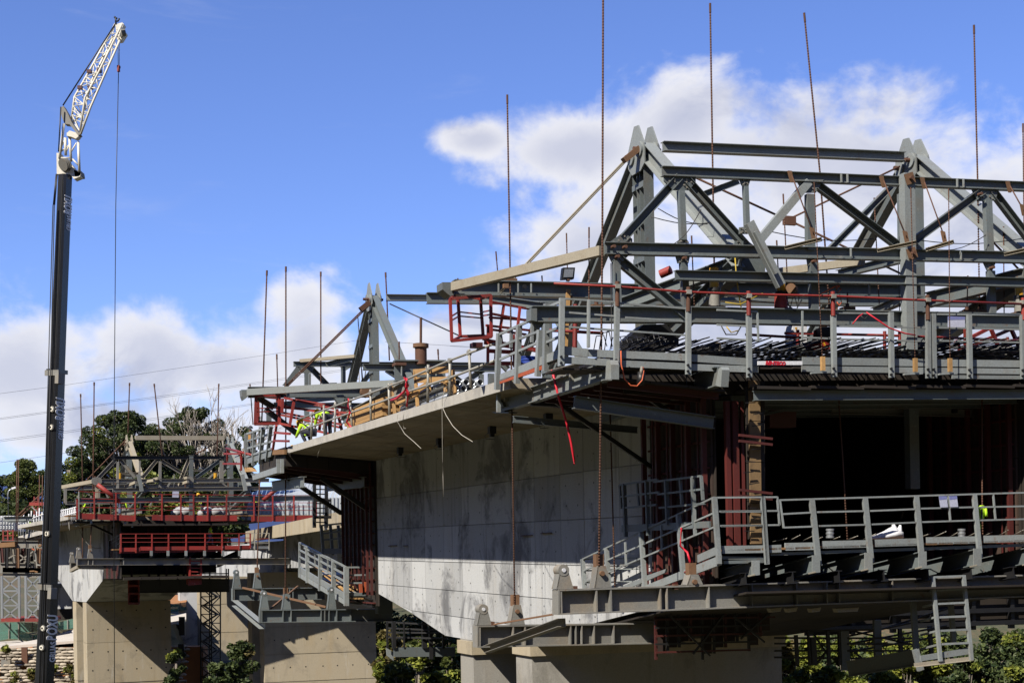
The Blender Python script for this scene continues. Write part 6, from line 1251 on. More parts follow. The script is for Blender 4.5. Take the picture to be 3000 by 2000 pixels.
# groove line, pin holes and lettering on the front face
for (o_, A_, B_, d, rx, ry), wb, wt, holes, txt, ts, tt in ((s1, 43, 41, (yd(462, 1003), yd(458, 1200)), 'GRUAS ROXU', yd(556, 1352), 2.5), (s2, 38.5, 36, (ya(405, 262), ya(398, 400), ya(370, 1210)), 'GRUAS ROXU', ya(462, 490), 2.18), (s3b, 34, 31, (), 'GRUAS ROXU', q(157, 530), 1.79)):
    wm = (wb + wt) / 2 * px; n_out = -ry
    off = n_out * (wm * 1.12 / 2 + .02)
    bar(crane, 'weld_seam', BLACK, A_ + off + rx * wm * .2, B_ + n_out * (wt * px * 1.12 / 2 + .02) + rx * wm * .2, .035, .02, 'R', n_out)
    for h in holes:
        P = D(h, DC); t = (P - A_).dot(d); base = A_ + d * t + off + rx * wm * .16
        cylo(crane, 'pin_ring', DUST, base - n_out * .02, base + n_out * .06, .17, n=18); cylo(crane, 'pin_boss', CRW, base, base + n_out * .09, .125, n=16); cylo(crane, 'pin_hole', BLACK, base, base + n_out * .10, .06, n=8)
    P = D(ts, DC); t = (P - A_).dot(d)
    k = tt / 2.18; offs = rx * (wm / 2 + .015) + ry * wm * .38
    text(crane, 'lettering', 'GRUAS', LETW, A_ + d * t + offs, d, -ry, .56 * k, .008, .018, xs=.55)
    text(crane, 'lettering', 'ROXU', LETW, A_ + d * (t + 1.02 * k) + offs, d, -ry, .95 * k, .008, .04, shear=.12, xs=.45)
# head of the boom
def C2(x, y, dy=0.0): return D(yf(x, y), DC + dy)
plate(crane, 'boom_head', CRW, [C2(*p) for p in ((180, 1150), (210, 1150), (212, 1205), (300, 1240), (345, 1300), (375, 1310), (370, 1340), (320, 1360), (290, 1320), (182, 1322))], V((0, .6, 0)))
for x in (232, 246, 260): cylo(crane, 'sheave', DUST, C2(x, 1245, -.25), C2(x + 7, 1243, -.2), .34, n=18)
plate(crane, 'head_block', DUST, [C2(*p) for p in ((320, 1290), (372, 1290), (378, 1330), (330, 1340))], V((0, .8, 0)))
def lat(name, a, b, r, dy=0.0, dy2=None, mat=CRW): return tube(crane, name, mat, [C2(*a, dy), C2(*b, dy if dy2 is None else dy2)], r)
# fixed lower frame
for a, b in (((205, 1195), (240, 915)), ((298, 1220), (285, 1010)), ((365, 1300), (355, 1060)), ((255, 1170), (250, 1030))): lat('jib_chord', a, b, .075)
for a, b in (((215, 1140), (280, 1090)), ((215, 1190), (300, 1190)), ((300, 1140), (340, 1070)), ((250, 1160), (290, 1070)), ((220, 1100), (250, 1040)), ((310, 1200), (365, 1260))): lat('jib_lacing', a, b, .04)
plate(crane, 'hinge_block', CRW, [C2(*p, -.2) for p in ((262, 990), (285, 970), (335, 985), (358, 1015), (335, 1035), (300, 1020), (262, 1012))], V((0, .5, 0)))
plate(crane, 'strut_arm', DUST, [C2(*p) for p in ((208, 790), (235, 770), (270, 830), (300, 900), (370, 1000), (355, 1010), (285, 920), (245, 915), (222, 860))], V((0, .5, 0)))
# lattice jib: four chords with lacing
top = {'a': ((300, 880), (325, 700), (440, 500), (655, 110)), 'b': ((370, 980), (410, 705), (520, 500), (710, 110)), 'c': ((375, 1000), (455, 780), (560, 540), (690, 245)), 'd': ((320, 900), (395, 820), (470, 560), (640, 215))}
dyv = {'a': .9, 'b': -.5, 'c': -.5, 'd': .9}
for kx, pts in top.items(): tube(crane, 'jib_chord', CRW, [C2(*p, dyv[kx]) for p in pts], .062)
def along(kx, t):
    pts = top[kx]; n = len(pts) - 1; i = min(n - 1, int(t * n)); u = t * n - i
    return C2(pts[i][0] + (pts[i + 1][0] - pts[i][0]) * u, pts[i][1] + (pts[i + 1][1] - pts[i][1]) * u, dyv[kx])
NL = 15
for i in range(NL):
    t, t1 = i / NL, (i + 1) / NL
    for x, y in (('a', 'b'), ('b', 'c'), ('a', 'd'), ('d', 'c')):
        tube(crane, 'jib_lacing', CRW, [along(x, t), along(y, t1)] if i % 2 else [along(y, t), along(x, t1)], .028, 'o')
    if i % 2 == 0: tube(crane, 'jib_lacing', CRW, [along('a', t), along('b', t)], .03, 'o')
for p in ((445, 495), (525, 490), (370, 625), (455, 625)): box(MB(), C2(*p, -.3), V((.12, 0, 0)), V((0, .12, 0)), V((0, 0, .09))).build('joint_pin', DRED, crane)
plate(crane, 'jib_head', CRW, [C2(*p) for p in ((655, 115), (710, 100), (722, 112), (700, 160), (735, 175), (735, 185), (700, 240), (670, 245), (660, 180))], V((0, .5, 0)))
cylo(crane, 'head_sheave', DUST, C2(700, 185, -.2), C2(730, 182, -.1), .2); 
for a, b in (((660, 110), (655, 60)), ((655, 60), (645, 55)), ((670, 95), (688, 68)), ((650, 70), (670, 65))): lat('anemometer', a, b, .05, 0, None, BLACK)
for a, b, r in (((655, 110), (232, 768), .04), ((215, 780), (197, 1140), .035), ((186, 1320), (165, 1568), .035), ((178, 1320), (155, 1568), .035)): lat('pendant_rope', a, b, r, -.2, None, BLACK)
for (x0, x1) in ((152, 100), (163, 112)): tube(crane, 'hoist_rope', BLACK, [D(yf(x0, 1568), DC - .5), D((x1 + 13, 2100), DC - .5)], .028, 'o')
hk = thing('crane_hook_block', 'small red hook block on a thin vertical hoist rope beside the boom', 'hook block', D(yf(680, 490), DC))
box(MB(), C2(680, 472), V((.07, 0, 0)), V((0, .07, 0)), V((0, 0, .17))).build('block', RED, hk); box(MB(), C2(686, 460), V((.06, 0, 0)), V((0, .05, 0)), V((0, 0, .06))).build('block_lug', DRED, hk)
for x0, x1 in ((676, 677), (687, 685)): tube(hk, 'reeving', BLACK, [C2(x0, 250), C2(x1, 455)], .016, 'o')
tube(hk, 'load_rope', BLACK, [C2(680, 490), C2(658, 1568), D((333, 1400), DC), D((336, 2100), DC)], .022, 'o')
# ================================================================== parallel bridge to the right
pp = thing('twin_blade_pier', 'broad tan concrete pier with a diagonal shadow band, right of the small bush', 'pier', B(130, 27, -13))
a0, a1, v0, v1 = 128, 130.2, sv(S(ye(548, 1100), 128))[1], sv(S(ye(1575, 1100), 128))[1]
z = -.62
while z > -12:
    sbox(pp, 'pier_lift', CONCW, a0, a1, v0, v1, z - 2.28, z - .03)
    for hx in range(7): P = B(a0 - .004, v0 + .8 + hx * 1.35 + random.uniform(-.1, .1), z - 1.1); cylo(pp, 'tie_hole', BLACK, P, P + AX * .02, .06, n=8)
    z -= 2.31
sbox(pp, 'pier_core', CONCW, a0 + .04, a1 - .04, v0 + .04, v1 - .04, -14, -.7)
sbox(pp, 'rear_blade', CONCW, 134, 136, v0, v1, -14, -.7)
pq = thing('twin_blade_pier', 'far tan concrete pier behind the scaffold stair tower', 'pier', B(181, 27, -9))
w0, w1 = sv(S(yd(2040, 900), 180))[1], sv(S((757, 1800), 180))[1]; z = -1.2
while z > -8.5:
    sbox(pq, 'pier_lift', CONCW, 180, 182.2, w0, w1, z - 3.27, z - .03); z -= 3.3
sbox(pq, 'pier_core', CONCW, 180.04, 182.1, w0 + .04, w1 - .04, -10, -1.3); sbox(pq, 'side_blade', CONC, 185, 187, w0 - 1.6, w1, -10, -1.2)
pd = thing('bridge_hammerhead', 'brown stained concrete deck edge of the parallel bridge behind the near wall', 'bridge', B(130, 27, -1), 'bridge hammerheads')
e0, e1 = L(yc(915, 545), 21.2), L(yc(180, 690), 24.0)
for k in range(6):
    A_, B_ = lerp(e0, e1, k / 6), lerp(e0, e1, (k + 1) / 6 - .003)
    plate(pd, 'edge_panel', CONCW, [A_ + UP * .25, B_ + UP * .25, B_ - UP * .75, A_ - UP * .75], TR * .3)
m = MB(); prism(m, [e0 + TR * .3, e1 + TR * .3, e1 + TR * 12, e0 + TR * 12], (0, 0, -.5)); m.build('deck_slab', CONC, pd)
sbox(pd, 'box_girder', CONC, 128.5, 178, 24.5, 31.5, -1.1, 2.0); sbox(pd, 'box_girder', CONC, 108, 128.2, 24.5, 31.5, -.3, 2.4)
# black panels added for the shade under the parallel bridge, below and beyond the open box
pf = thing('inner_formwork', 'black panels added as shade under the parallel bridge beyond the open box at right', 'formwork', B(62, 42, -3), 'dark box formwork')
for k in range(10):
    v_ = 31.5 + k * 2.2; sbox(pf, 'form_panel', DARK, 62, 62.2, v_, v_ + 2.16, -3.4 - .15 * (k % 3), 4.4); sbox(pf, 'soldier', BLACK, 61.7, 61.98, v_, v_ + .2, -3.7, 4.4)
for z_ in (-3.5, -2.9, -2.2, -1.2, .2): sbox(pf, 'waler', BLACK, 61.5, 61.7, 31.5, 53.4, z_, z_ + .2)
# scaffold stair tower
st = thing('scaffold_stair_tower', 'tall dark scaffold stair tower standing before the far tan pier', 'scaffold', D(yd(2150, 1560), 150))
DT = 150
def q4(y): return [D(yd(2050, y), DT), D(yd(2160, y), DT - 1.2), D(yd(2250, y), DT), D(yd(2140, y), DT + 1.4)]
ys_ = [505 + k * 90 for k in range(13)]
for i in range(4): bar(st, 'standard', BLACK, q4(500)[i], q4(1600)[i], .12)
for j, y in enumerate(ys_):
    Q = q4(y)
    for i in range(4): bar(st, 'ledger', BLACK, Q[i], Q[(i + 1) % 4], .09)
    if j < 12:
        R_ = q4(ys_[j + 1]); bar(st, 'diagonal', BLACK, Q[0], R_[1], .08); bar(st, 'diagonal', BLACK, Q[1] if j % 2 else Q[2], R_[2] if j % 2 else R_[1], .08)
        bar(st, 'stair_flight', BLACK, lerp(Q[0], Q[2], .15 if j % 2 else .85), lerp(R_[0], R_[2], .85 if j % 2 else .15), .7, .12)
# ================================================================== leftmost hammerhead with falsework
D4 = 165
hz4 = thing('bridge_hammerhead', 'leftmost bridge deck edge seen just left of the crane boom', 'bridge', D(ya(250, 1230), D4), 'bridge hammerheads')
A4, B4 = D(ya(135, 1245), D4 + 6), D(ya(420, 1168), D4 - 8); rt_ = T.t
plate(hz4, 'edge_panel', CONCE, [A4 + UP * .2, B4 + UP * .2, B4 - UP * .25, A4 - UP * .25], rt_ * .2)
plate(hz4, 'deck_slab', SOFF, [A4 + rt_ * .25, B4 + rt_ * .25, B4 + rt_ * 9, A4 + rt_ * 9], (0, 0, -.5))
plate(hz4, 'box_girder', CONC, [A4 + rt_ * 3.4 - UP * .5, B4 + rt_ * 3.4 - UP * .5, B4 + rt_ * 3.4 - UP * 5, A4 + rt_ * 3.4 - UP * 4], rt_ * 5)
dg4 = thing('deck_edge_guardrail', 'white tube guardrail on the leftmost deck edge', 'guardrail', lerp(A4, B4, .3))
for k in range(10): P = lerp(A4, B4, k / 14 + .02) + UP * .2; tube(dg4, 'post', WHITE, [P, P + UP * (1.9 + .25 * (k % 3)) + rt_ * .1], .06)
for h_ in (.9, 1.6): tube(dg4, 'guard_tube', WHITE, [A4 + UP * h_, lerp(A4, B4, .72) + UP * (h_ + .2)], .055)
t4 = thing('form_traveller', 'partly hidden form traveller with a white cabin at the far left edge', 'form traveller', D(ya(150, 1300), D4))
def b4(n_, a, b, w, h, mat, kind='R', d=0, d2=None): return bar(t4, n_, mat, D(ya(*a), D4 + d), D(ya(*b), D4 + (d if d2 is None else d2)), w, h, kind)
b4('rear_beam', (28, 1096), (420, 1090), .5, .5, PALE, 'I'); b4('cross_beam', (60, 1112), (420, 1108), .4, .3, STEEL, 'I', 2); b4('red_chord', (228, 982), (420, 980), .3, .35, RED)
for a, b in (((130, 1080), (330, 890)), ((150, 1085), (240, 1005)), ((240, 1000), (325, 1080)), ((118, 1085), (230, 985))): tube(t4, 'stay_bar', RUST if a[0] < 200 else STEEL, [D(ya(*a), D4), D(ya(*b), D4)], .09, 'o')
for x in (262, 292): b4('red_mast', (x, 925), (x, 1085), .12, .12, RED)
for k in range(7): b4('mast_rung', (262, 940 + k * 20), (292, 940 + k * 20), .08, .08, RED)
for x in (122, 135, 295, 318): rod_ = tube(t4, 'hanger_bar', RUST, [D(ya(x + 8, 640 if x < 200 else 760), D4 - 1), D(ya(x, 1290), D4 - 1)], .05, 'o')
for a, b in (((0, 1290), (330, 1292)), ((0, 1470), (320, 1475)), ((20, 1500), (330, 1505))): b4('lower_girder', a, b, .5, 1.1 if a[1] > 1400 else .8, DUST, 'I')
for k in range(8): x = 10 + k * 42; b4('dark_strut', (x, 1300 + (k % 2) * 20), (x + random.uniform(-20, 20), 1470), .25, .3, (DRED, BLACK, DUST, RUSTL)[k % 4], 'I', random.uniform(-2, 3))
for a, b in (((120, 1440), (260, 1340)), ((130, 1350), (250, 1450)), ((60, 1400), (130, 1360)), ((180, 1440), (240, 1370))): b4('cross_brace', a, b, .14, .14, DUST)
for k in range(5): b4('form_panel', (20 + k * 60, 1330), (72 + k * 60, 1330), .3, 2.6, DARK, 'R', 3)
for k in range(16): x = random.uniform(210, 325); y = random.uniform(1300, 1500); b4('clutter_plank', (x, y), (x + random.uniform(10, 40), y + random.uniform(-12, 12)), .14, .14, (WOOD, RUSTL, ORANGE, SCAF)[k % 4], 'R', random.uniform(-2, 1))
b4('timber_platform', (0, 1298), (130, 1290), 1.5, .5, WOOD); b4('bracket', (95, 1302), (125, 1298), .4, .7, PALE)
for x in (25, 60, 100): b4('red_post', (x, 1180), (x, 1275), .14, .14, RED)
for y in (1190, 1225, 1262): b4('red_rail', (18, y), (110, y - 5), .1, .1, RED)
cb4 = thing('white_water_tank', 'white caged tank beside the workers at the far left edge', 'tank', D(ya(55, 1190), D4 + 8))
plate(cb4, 'tank', WHITE, [D(ya(*p), D4 + 8) for p in ((-40, 1072), (112, 1072), (112, 1188), (-40, 1188))], V((0, 4, 0)))
for k in range(6): bar(cb4, 'cage_bar', GALV, D(ya(k * 22, 1070), D4 + 7.8), D(ya(k * 22, 1190), D4 + 7.8), .07)
for y in (1095, 1125, 1160): bar(cb4, 'cage_bar', GALV, D(ya(-40, y), D4 + 7.8), D(ya(115, y), D4 + 7.8), .07)
# falsework towers
for ti, (xa, xb) in enumerate(((18, 195), (262, 410))):
    ft4 = thing('falsework_tower', ('left' if ti == 0 else 'right') + ' one of two galvanised lattice towers at the lower left', 'falsework tower', D(yd((xa + xb) / 2, 930), 158), 'falsework towers')
    def cn(x, y, d): return D(yd(x, y), 158 + d)
    for d in (0, 6):
        for x in (xa, xb): bar(ft4, 'leg', GALV, cn(x, 475, d), cn(x + 4, 930, d), .22)
        for k in range(3):
            y0, y1 = 480 + k * 150, 480 + (k + 1) * 150 - 4
            bar(ft4, 'diagonal', GALV, cn(xa, y0, d), cn(xb, y1, d), .14); bar(ft4, 'diagonal', GALV, cn(xb, y0, d), cn(xa, y1, d), .14); bar(ft4, 'ledger', GALV, cn(xa, y1, d), cn(xb, y1, d), .14)
    for x in (xa, xb):
        for k in range(4): bar(ft4, 'ledger', GALV, cn(x, 480 + k * 148, 0), cn(x, 480 + k * 148, 6), .12)
    plate(ft4, 'red_base', RED, [cn(xa - 8, 908, -.5), cn(xb + 8, 908, -.5), cn(xb + 8, 940, -.5), cn(xa - 8, 940, -.5)], V((0, 7, 0)))
# concrete column behind the crane boom and dark underside blocks
bk = thing('bridge_hammerhead', 'shaded concrete girder behind the crane boom and the left pier', 'bridge', D(yd(690, 1000), 172), 'bridge hammerheads')
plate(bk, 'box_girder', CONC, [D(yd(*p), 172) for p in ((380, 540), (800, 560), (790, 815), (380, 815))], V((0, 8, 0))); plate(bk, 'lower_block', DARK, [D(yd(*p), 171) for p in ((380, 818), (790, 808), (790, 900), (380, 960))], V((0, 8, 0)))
# ================================================================== retaining wall of stacked sacks, shotcrete slope, soil, mesh fence
SACK = paint('pale_dusty_sacks', (0.40, 0.345, 0.27), .95, 0, (0.16, 0.12, 0.08), .7, 1.5, .35, bump=.3)
SHOT = paint('pale_shotcrete', (0.56, 0.52, 0.47), .95, 0, (0.4, 0.36, 0.3), .5, .5, 0, bump=.3)
SOIL = paint('orange_soil', (0.38, 0.17, 0.065), .95, 0, (0.2, 0.1, 0.05), .6, .8, 0, bump=.3)
m_, n_, l_, b_ = newmat('green_mesh_netting'); b_.inputs['Base Color'].default_value = (0.05, 0.13, 0.10, 1); b_.inputs['Alpha'].default_value = .62; b_.inputs['Roughness'].default_value = .8; NET = m_
wl_ = thing('sack_retaining_wall', 'stepped retaining wall of stacked pale sacks at the lower left', 'retaining wall', D((110, 2000), 150))
def sack_mesh():
    m = MB(); vs = []; nU, nV = 8, 5
    for i in range(nV):
        e = -1 + 2 * i / (nV - 1); rr = (1 - abs(e) ** 3.0) ** .5 if abs(e) < 1 else .25
        for k in range(nU):
            a = 2 * math.pi * k / nU; vs.append(V((e * .36, math.cos(a) * .28 * (.55 + .45 * rr) * random.uniform(.85, 1.15), math.sin(a) * .15 * (.5 + .5 * rr) * random.uniform(.8, 1.15))))
    m.add(vs, [(i * nU + k, i * nU + (k + 1) % nU, (i + 1) * nU + (k + 1) % nU, (i + 1) * nU + k) for i in range(nV - 1) for k in range(nU)], True); m.add(vs, [tuple(range(nU - 1, -1, -1)), tuple((nV - 1) * nU + k for k in range(nU))])
    me = bpy.data.meshes.new('sack'); me.from_pydata(m.v, [], m.f); me.polygons.foreach_set('use_smooth', m.sm); me.materials.append(SACK); return me
sks = [sack_mesh() for _ in range(5)]; w0_ = wpos(wl_)
for r in range(15):
    z = 6.15 - r * .29; yy = 150 + r * -.22
    for (pa, pb) in ((-25, 262), (492, 560)):
        x0 = (pa - 1500) / F * 150; x1 = (pb - 1500) / F * 150; nn = int((x1 - x0) / .68)
        for k in range(nn):
            if random.random() < .05: continue
            o = bpy.data.objects.new('sack', random.choice(sks)); C.objects.link(o); o.parent = wl_
            o.location = V((x0 + (k + .5 * (r % 2)) * .68, yy + random.uniform(-.12, .06), z + random.uniform(-.03, .03))) - w0_
            o.rotation_euler = (random.uniform(-.15, .15), random.uniform(-.08, .08), random.uniform(-.15, .15)); o.scale = (random.uniform(.85, 1.15), 1, random.uniform(.8, 1.15))
xa_, xb_ = (-60 - 1500) / F * 152, (600 - 1500) / F * 152
plate(wl_, 'backfill', SOIL, [V((xa_, 150.2, 1)), V((xb_, 150.2, 1)), V((xb_, 150.2, 6.1)), V((xa_, 150.2, 6.2))], V((0, 2.5, 0)))
def sheet(name, pts, mat, th=.25, **k): return plate(None, name, mat, pts, (0, 0, -th), **k)
sheet('path', [D(yd(-60, 1200), 152.5), D(yd(330, 1170), 152.5), D(yd(800, 1130), 152.5), D(yd(1900, 915), 158), D(yd(1900, 850), 166), D(yd(795, 1005), 166), D(yd(330, 1150), 162), D(yd(200, 1125), 164), D(yd(-60, 1140), 164)], SHOT, kind='structure')
sheet('soil_bank', [D(yd(-60, 1258), 151), D(yd(335, 1215), 151), D(yd(330, 1180), 153.5), D(yd(-60, 1230), 153.5)], SOIL, kind='structure'); sheet('soil_bank', [D(yd(1600, 770), 175), D(yd(1905, 765), 175), D(yd(1905, 600), 205), D(yd(1600, 640), 205)], SOIL, kind='structure')
for i, (pts, lab) in enumerate((([(-40, 960, 1070), (95, 950, 1060), (190, 945, 1050), (330, 950, 1045), (400, 965, 1040)], 'green mesh fence below the falsework towers, upper run at left'), ([(-40, 1050, 1140), (90, 1030, 1115), (190, 1020, 1120), (330, 1080, 1145), (395, 1060, 1135)], 'green mesh fence above the pale slope, lower run at left'), ([(585, 950, 1030), (690, 925, 1015), (790, 900, 1000)], 'green mesh fence between the crane boom and the left pier'), ([(1735, 765, 845), (1840, 750, 830), (1905, 740, 822)], 'green mesh fence seen between two piers'))):
    dd = (164, 160, 160, 168)[i]
    fn = thing('mesh_fence', lab, 'fence', D(yd(pts[0][0], pts[0][2]), dd), 'green mesh fences')
    for (x0, t0, b0), (x1, t1, b1) in zip(pts, pts[1:]):
        plate(fn, 'netting', NET, [D(yd(x0, t0), dd), D(yd(x1, t1), dd), D(yd(x1, b1), dd), D(yd(x0, b0), dd)], V((0, .03, 0)))
    for x0, t0, b0 in pts: bar(fn, 'post', DUST, D(yd(x0, t0 - 3), dd - .1), D(yd(x0, b0 + 3), dd - .1), .1)
for i, (x, y) in enumerate(((252, 1250), (62, 1380), (1858, 940), (1850, 1175))):
    an = thing('anchor_block', ('rusty', 'grey', 'dark upper', 'dark lower')[i] + ' anchor plate on the sack wall ' + ('at left' if i < 2 else 'between the piers'), 'anchor block', D(yd(x, y + 40), 148.5), 'anchor plates')
    box(MB(), D(yd(x, y + 45), 148.8), V((.28 if i != 1 else .45, 0, 0)), V((0, .12, 0)), V((0, 0, .9 if i != 3 else .5))).build('plate', (RUST, DUST, BLACK, BLACK)[i], an)
# ================================================================== street lamp, pylon, power lines, greenhouses
LD = 185
lm = thing('street_lamp', 'slim grey street lamp with a curved arm at the far left', 'street lamp', D(ya(64, 1075), LD))
tube(lm, 'pole', GALV, [D(ya(64, 1085), LD), D(ya(60, 905), LD), D(ya(68, 880), LD), D(ya(95, 862), LD)], .09); bar(lm, 'lantern', WHITE, D(ya(92, 864), LD), D(ya(122, 854), LD), .35, .22)
py_ = thing('power_pylon', 'small lattice pylon behind the middle traveller stay', 'pylon', D(yb(1035, 1000), 300))
for x0, x1 in ((1015, 1034), (1055, 1040)): bar(py_, 'leg', SCAF, D(yb(x0, 1000), 300), D(yb(x1, 640), 300), .18)
for k in range(7): bar(py_, 'lacing', SCAF, D(yb(1016 + k * 2.6, 960 - k * 45), 300), D(yb(1054 - k * 2, 930 - k * 45), 300), .12)
for i, (pts, lab) in enumerate((([ya(-20, 140), ya(500, 72), yb(0, 808), yb(480, 735), yb(1035, 645)], 'topmost power line crossing the left sky'), ([ya(-20, 328), ya(870, 205), ya(1480, 122), yb(0, 1005), yb(920, 868)], 'second power line from the top, upper wire'), ([ya(-20, 338), ya(870, 215), ya(1480, 135), yb(0, 1016), yb(920, 880)], 'second power line from the top, lower wire'), ([ya(-20, 495), ya(500, 425), ya(1260, 312), ya(1940, 213)], 'third power line from the top, upper wire'), ([ya(-20, 507), ya(500, 438), ya(1260, 325), ya(1940, 222)], 'third power line from the top, lower wire'), ([ya(-20, 668), ya(600, 578), ya(1300, 470)], 'lowest power line in front of the left trees'), ([yb(1250, 655), yb(1900, 695), zc(180, 690)], 'faint power line right of the middle traveller'))):
    pl_ = thing('power_line', lab, 'power line', D(pts[0], 180), 'power lines'); tube(pl_, 'wire', WIRE, [D(p, 180 + 14 * j) for j, p in enumerate(pts)], .018, 'o')
GLZ = paint('greenhouse_plastic', (0.42, 0.45, 0.47), .4, 0, (0.3, 0.32, 0.33), .5, .4, .08)
for gi, (x0, x1, yt, yb0, dep, lab) in enumerate(((840, 1010, 1412, 1515, 235, 'grey greenhouse with ribbed roof under the near deck end'), (690, 900, 1432, 1525, 215, 'long grey greenhouse behind the right end of the red platform'))):
    gh = thing('greenhouse', lab, 'greenhouse', D(((x0 + x1) / 2, yb0), dep), 'greenhouses')
    n = 16
    for k in range(n):
        a = x0 + (x1 - x0) * k / n; b = x0 + (x1 - x0) * (k + 1) / n - 1.2
        pts = [(yb0, 0), (yt + 45, 0), (yt + 22, 2.5), (yt + 6, 6), (yt, 10)]
        for (ya0, d0), (ya1, d1) in zip(pts, pts[1:]): 
            sl = (yt + 45 - ya0) * .35 if d0 else 0; sl1 = (yt + 45 - ya1) * .35 if d1 else 0
            plate(gh, 'panel', GLZ, [D((a + sl, ya0), dep + d0), D((b + sl, ya0), dep + d0), D((b + sl1, ya1), dep + d1), D((a + sl1, ya1), dep + d1)], V((0, .05, -.02)))
        bar(gh, 'rib', GALV, D((a, yb0), dep - .1), D((a, yt + 45), dep - .1), .12)
hs = thing('white_house', 'small white building roof beyond the greenhouses under the deck', 'house', D(yc(620, 330), 320))
plate(hs, 'wall', WHITE, [D(yc(*p), 320) for p in ((560, 300), (690, 300), (690, 350), (560, 350))], V((0, 8, 0))); plate(hs, 'roof', GLZ, [D(yc(*p), 319) for p in ((590, 280), (660, 280), (700, 302), (550, 302))], V((0, 9, 0)))
# ================================================================== trees and shrubs
LEAF = {}
def leafmat(name, c1, c2):
    m, n, l, b = newmat(name); oi = n.new('ShaderNodeNewGeometry'); r = n.new('ShaderNodeValToRGB'); r.color_ramp.elements[0].color = (*c1, 1); r.color_ramp.elements[1].color = (*c2, 1)
    l.new(oi.outputs['Random Per Island'], r.inputs[0]); l.new(r.outputs[0], b.inputs['Base Color']); b.inputs['Roughness'].default_value = .6; b.inputs['Specular IOR Level'].default_value = .25
    t = n.new('ShaderNodeBsdfTranslucent'); l.new(r.outputs[0], t.inputs[0]); mx = n.new('ShaderNodeMixShader'); mx.inputs[0].default_value = .25; out = n['Material Output']
    l.new(b.outputs[0], mx.inputs[1]); l.new(t.outputs[0], mx.inputs[2]); l.new(mx.outputs[0], out.inputs[0]); return m
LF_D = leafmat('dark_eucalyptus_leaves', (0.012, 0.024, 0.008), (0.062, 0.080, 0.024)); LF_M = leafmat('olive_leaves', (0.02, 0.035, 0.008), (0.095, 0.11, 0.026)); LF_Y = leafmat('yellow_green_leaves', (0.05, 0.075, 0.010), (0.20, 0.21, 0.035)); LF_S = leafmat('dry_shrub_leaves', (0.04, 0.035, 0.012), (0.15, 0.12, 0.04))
BARK = paint('grey_bark', (0.20, 0.17, 0.14), .9, 0, (0.1, .08, .06), .5, 2, .1); TWIG = paint('pale_twigs', (0.42, 0.37, 0.31), .9, 0, (0.3, .25, .2), .4, 2, .1)
def leaves(m, c, r, n, size, flat=.75):
    for _ in range(n):
        while True:
            x, y, z = (random.uniform(-1, 1) for _ in range(3)); d2 = x * x + y * y + z * z
            if d2 < 1: break
        k = (d2 ** .5 + 1e-6); f = k ** .45 / k
        p = c + V((x * f * r, y * f * r, z * f * r * flat)); sz = size * random.uniform(.6, 1.3)
        u = V((random.gauss(0, 1), random.gauss(0, 1), random.gauss(0, .6))).normalized(); w = u.cross(V((random.gauss(0, 1), random.gauss(0, 1), random.gauss(0, 1)))).normalized()
        m.add([p - u * sz - w * sz * .35, p + u * sz * .2 - w * sz * .6, p + u * sz, p + u * sz * .1 + w * sz * .6], [(0, 1, 2, 3)])
def tree(label, base, height, width, nclump, mat, leaf=.32, per=70, trunk=.35, clump=None, group='trees beyond the bridge', bare=0, fill=(.30, 1.0), name='tree', cat='tree', kind2=LF_Y, mix=.0, fl=.75):
    t = thing(name, label, cat, base, group); lim = MB(); cr_ = MB(); cr2 = MB(); rnd = random
    topc = base + UP * height
    sweep(lim, [base - UP * .5, base + UP * height * .25 + V((rnd.uniform(-.3, .3), 0, 0)), base + UP * height * .5 + V((rnd.uniform(-.6, .6), 0, 0)), base + UP * height * .8], 'o', trunk * 1.6, trunk * 1.6)
    for i in range(nclump):
        a = rnd.uniform(0, 2 * math.pi); zf_ = rnd.uniform(*fill); prof_ = math.sin(math.pi * min(.97, max(.12, .16 + .78 * (zf_ - fill[0]) / (fill[1] - fill[0])))) ** .7
        rr = width / 2 * prof_ * rnd.uniform(.35, 1.0); c = base + V((rr * math.cos(a), rr * math.sin(a) * .8, height * zf_ * .95))
        st_ = base + UP * height * max(.2, zf_ * .55); midp = lerp(st_, c, .55) + UP * rnd.uniform(.2, .8)
        sweep(lim, [st_, midp, c], 'o', trunk * .35, trunk * .35)
        if rnd.random() < bare:
            continue
        R_ = (clump or width * .15) * rnd.uniform(.65, 1.3)
        leaves(cr2 if rnd.random() < mix else cr_, c, R_, int(per * (R_ / (clump or width * .15)) ** 2), leaf, fl)
    lim.build('trunk', BARK, t); cr_.build('crown', mat, t)
    if cr2.f: cr2.build('crown', kind2, t)
    return t
def base_at(px, py, dep): return D((px, py), dep)
def tr(label, pxc, ytop, ybase, wpx, dep, ncl, mat, **k):
    b = base_at(pxc, ybase, dep); h = (ybase - ytop) * dep / F; return tree(label, b, h, wpx * dep / F, ncl, mat, **k)
tr('tall dark eucalyptus left of centre behind the left traveller', 365, 1200, 1600, 330, 205, 190, LF_D, leaf=.165, per=260, clump=.85, mix=.12, fill=(.18, 1.0))
tr('dark eucalyptus right of the tallest one, below bare twigs', 570, 1185, 1600, 300, 208, 165, LF_D, leaf=.165, per=260, clump=.85, mix=.08, fill=(.18, 1.0))
tr('small dark tree between the two eucalyptus crowns', 465, 1235, 1600, 190, 212, 80, LF_M, leaf=.16, per=250, clump=.85, mix=.2, fill=(.2, 1.0))
tr('small round dark tree at the deck end, right of the bare tree', 720, 1242, 1600, 90, 215, 22, LF_D, leaf=.26, per=100, clump=.8, fill=(.5, 1.0))
tr('tree just right of the crane boom', 205, 1320, 1600, 130, 200, 50, LF_D, leaf=.155, per=250, clump=.8, mix=.18, fill=(.1, 1.0))
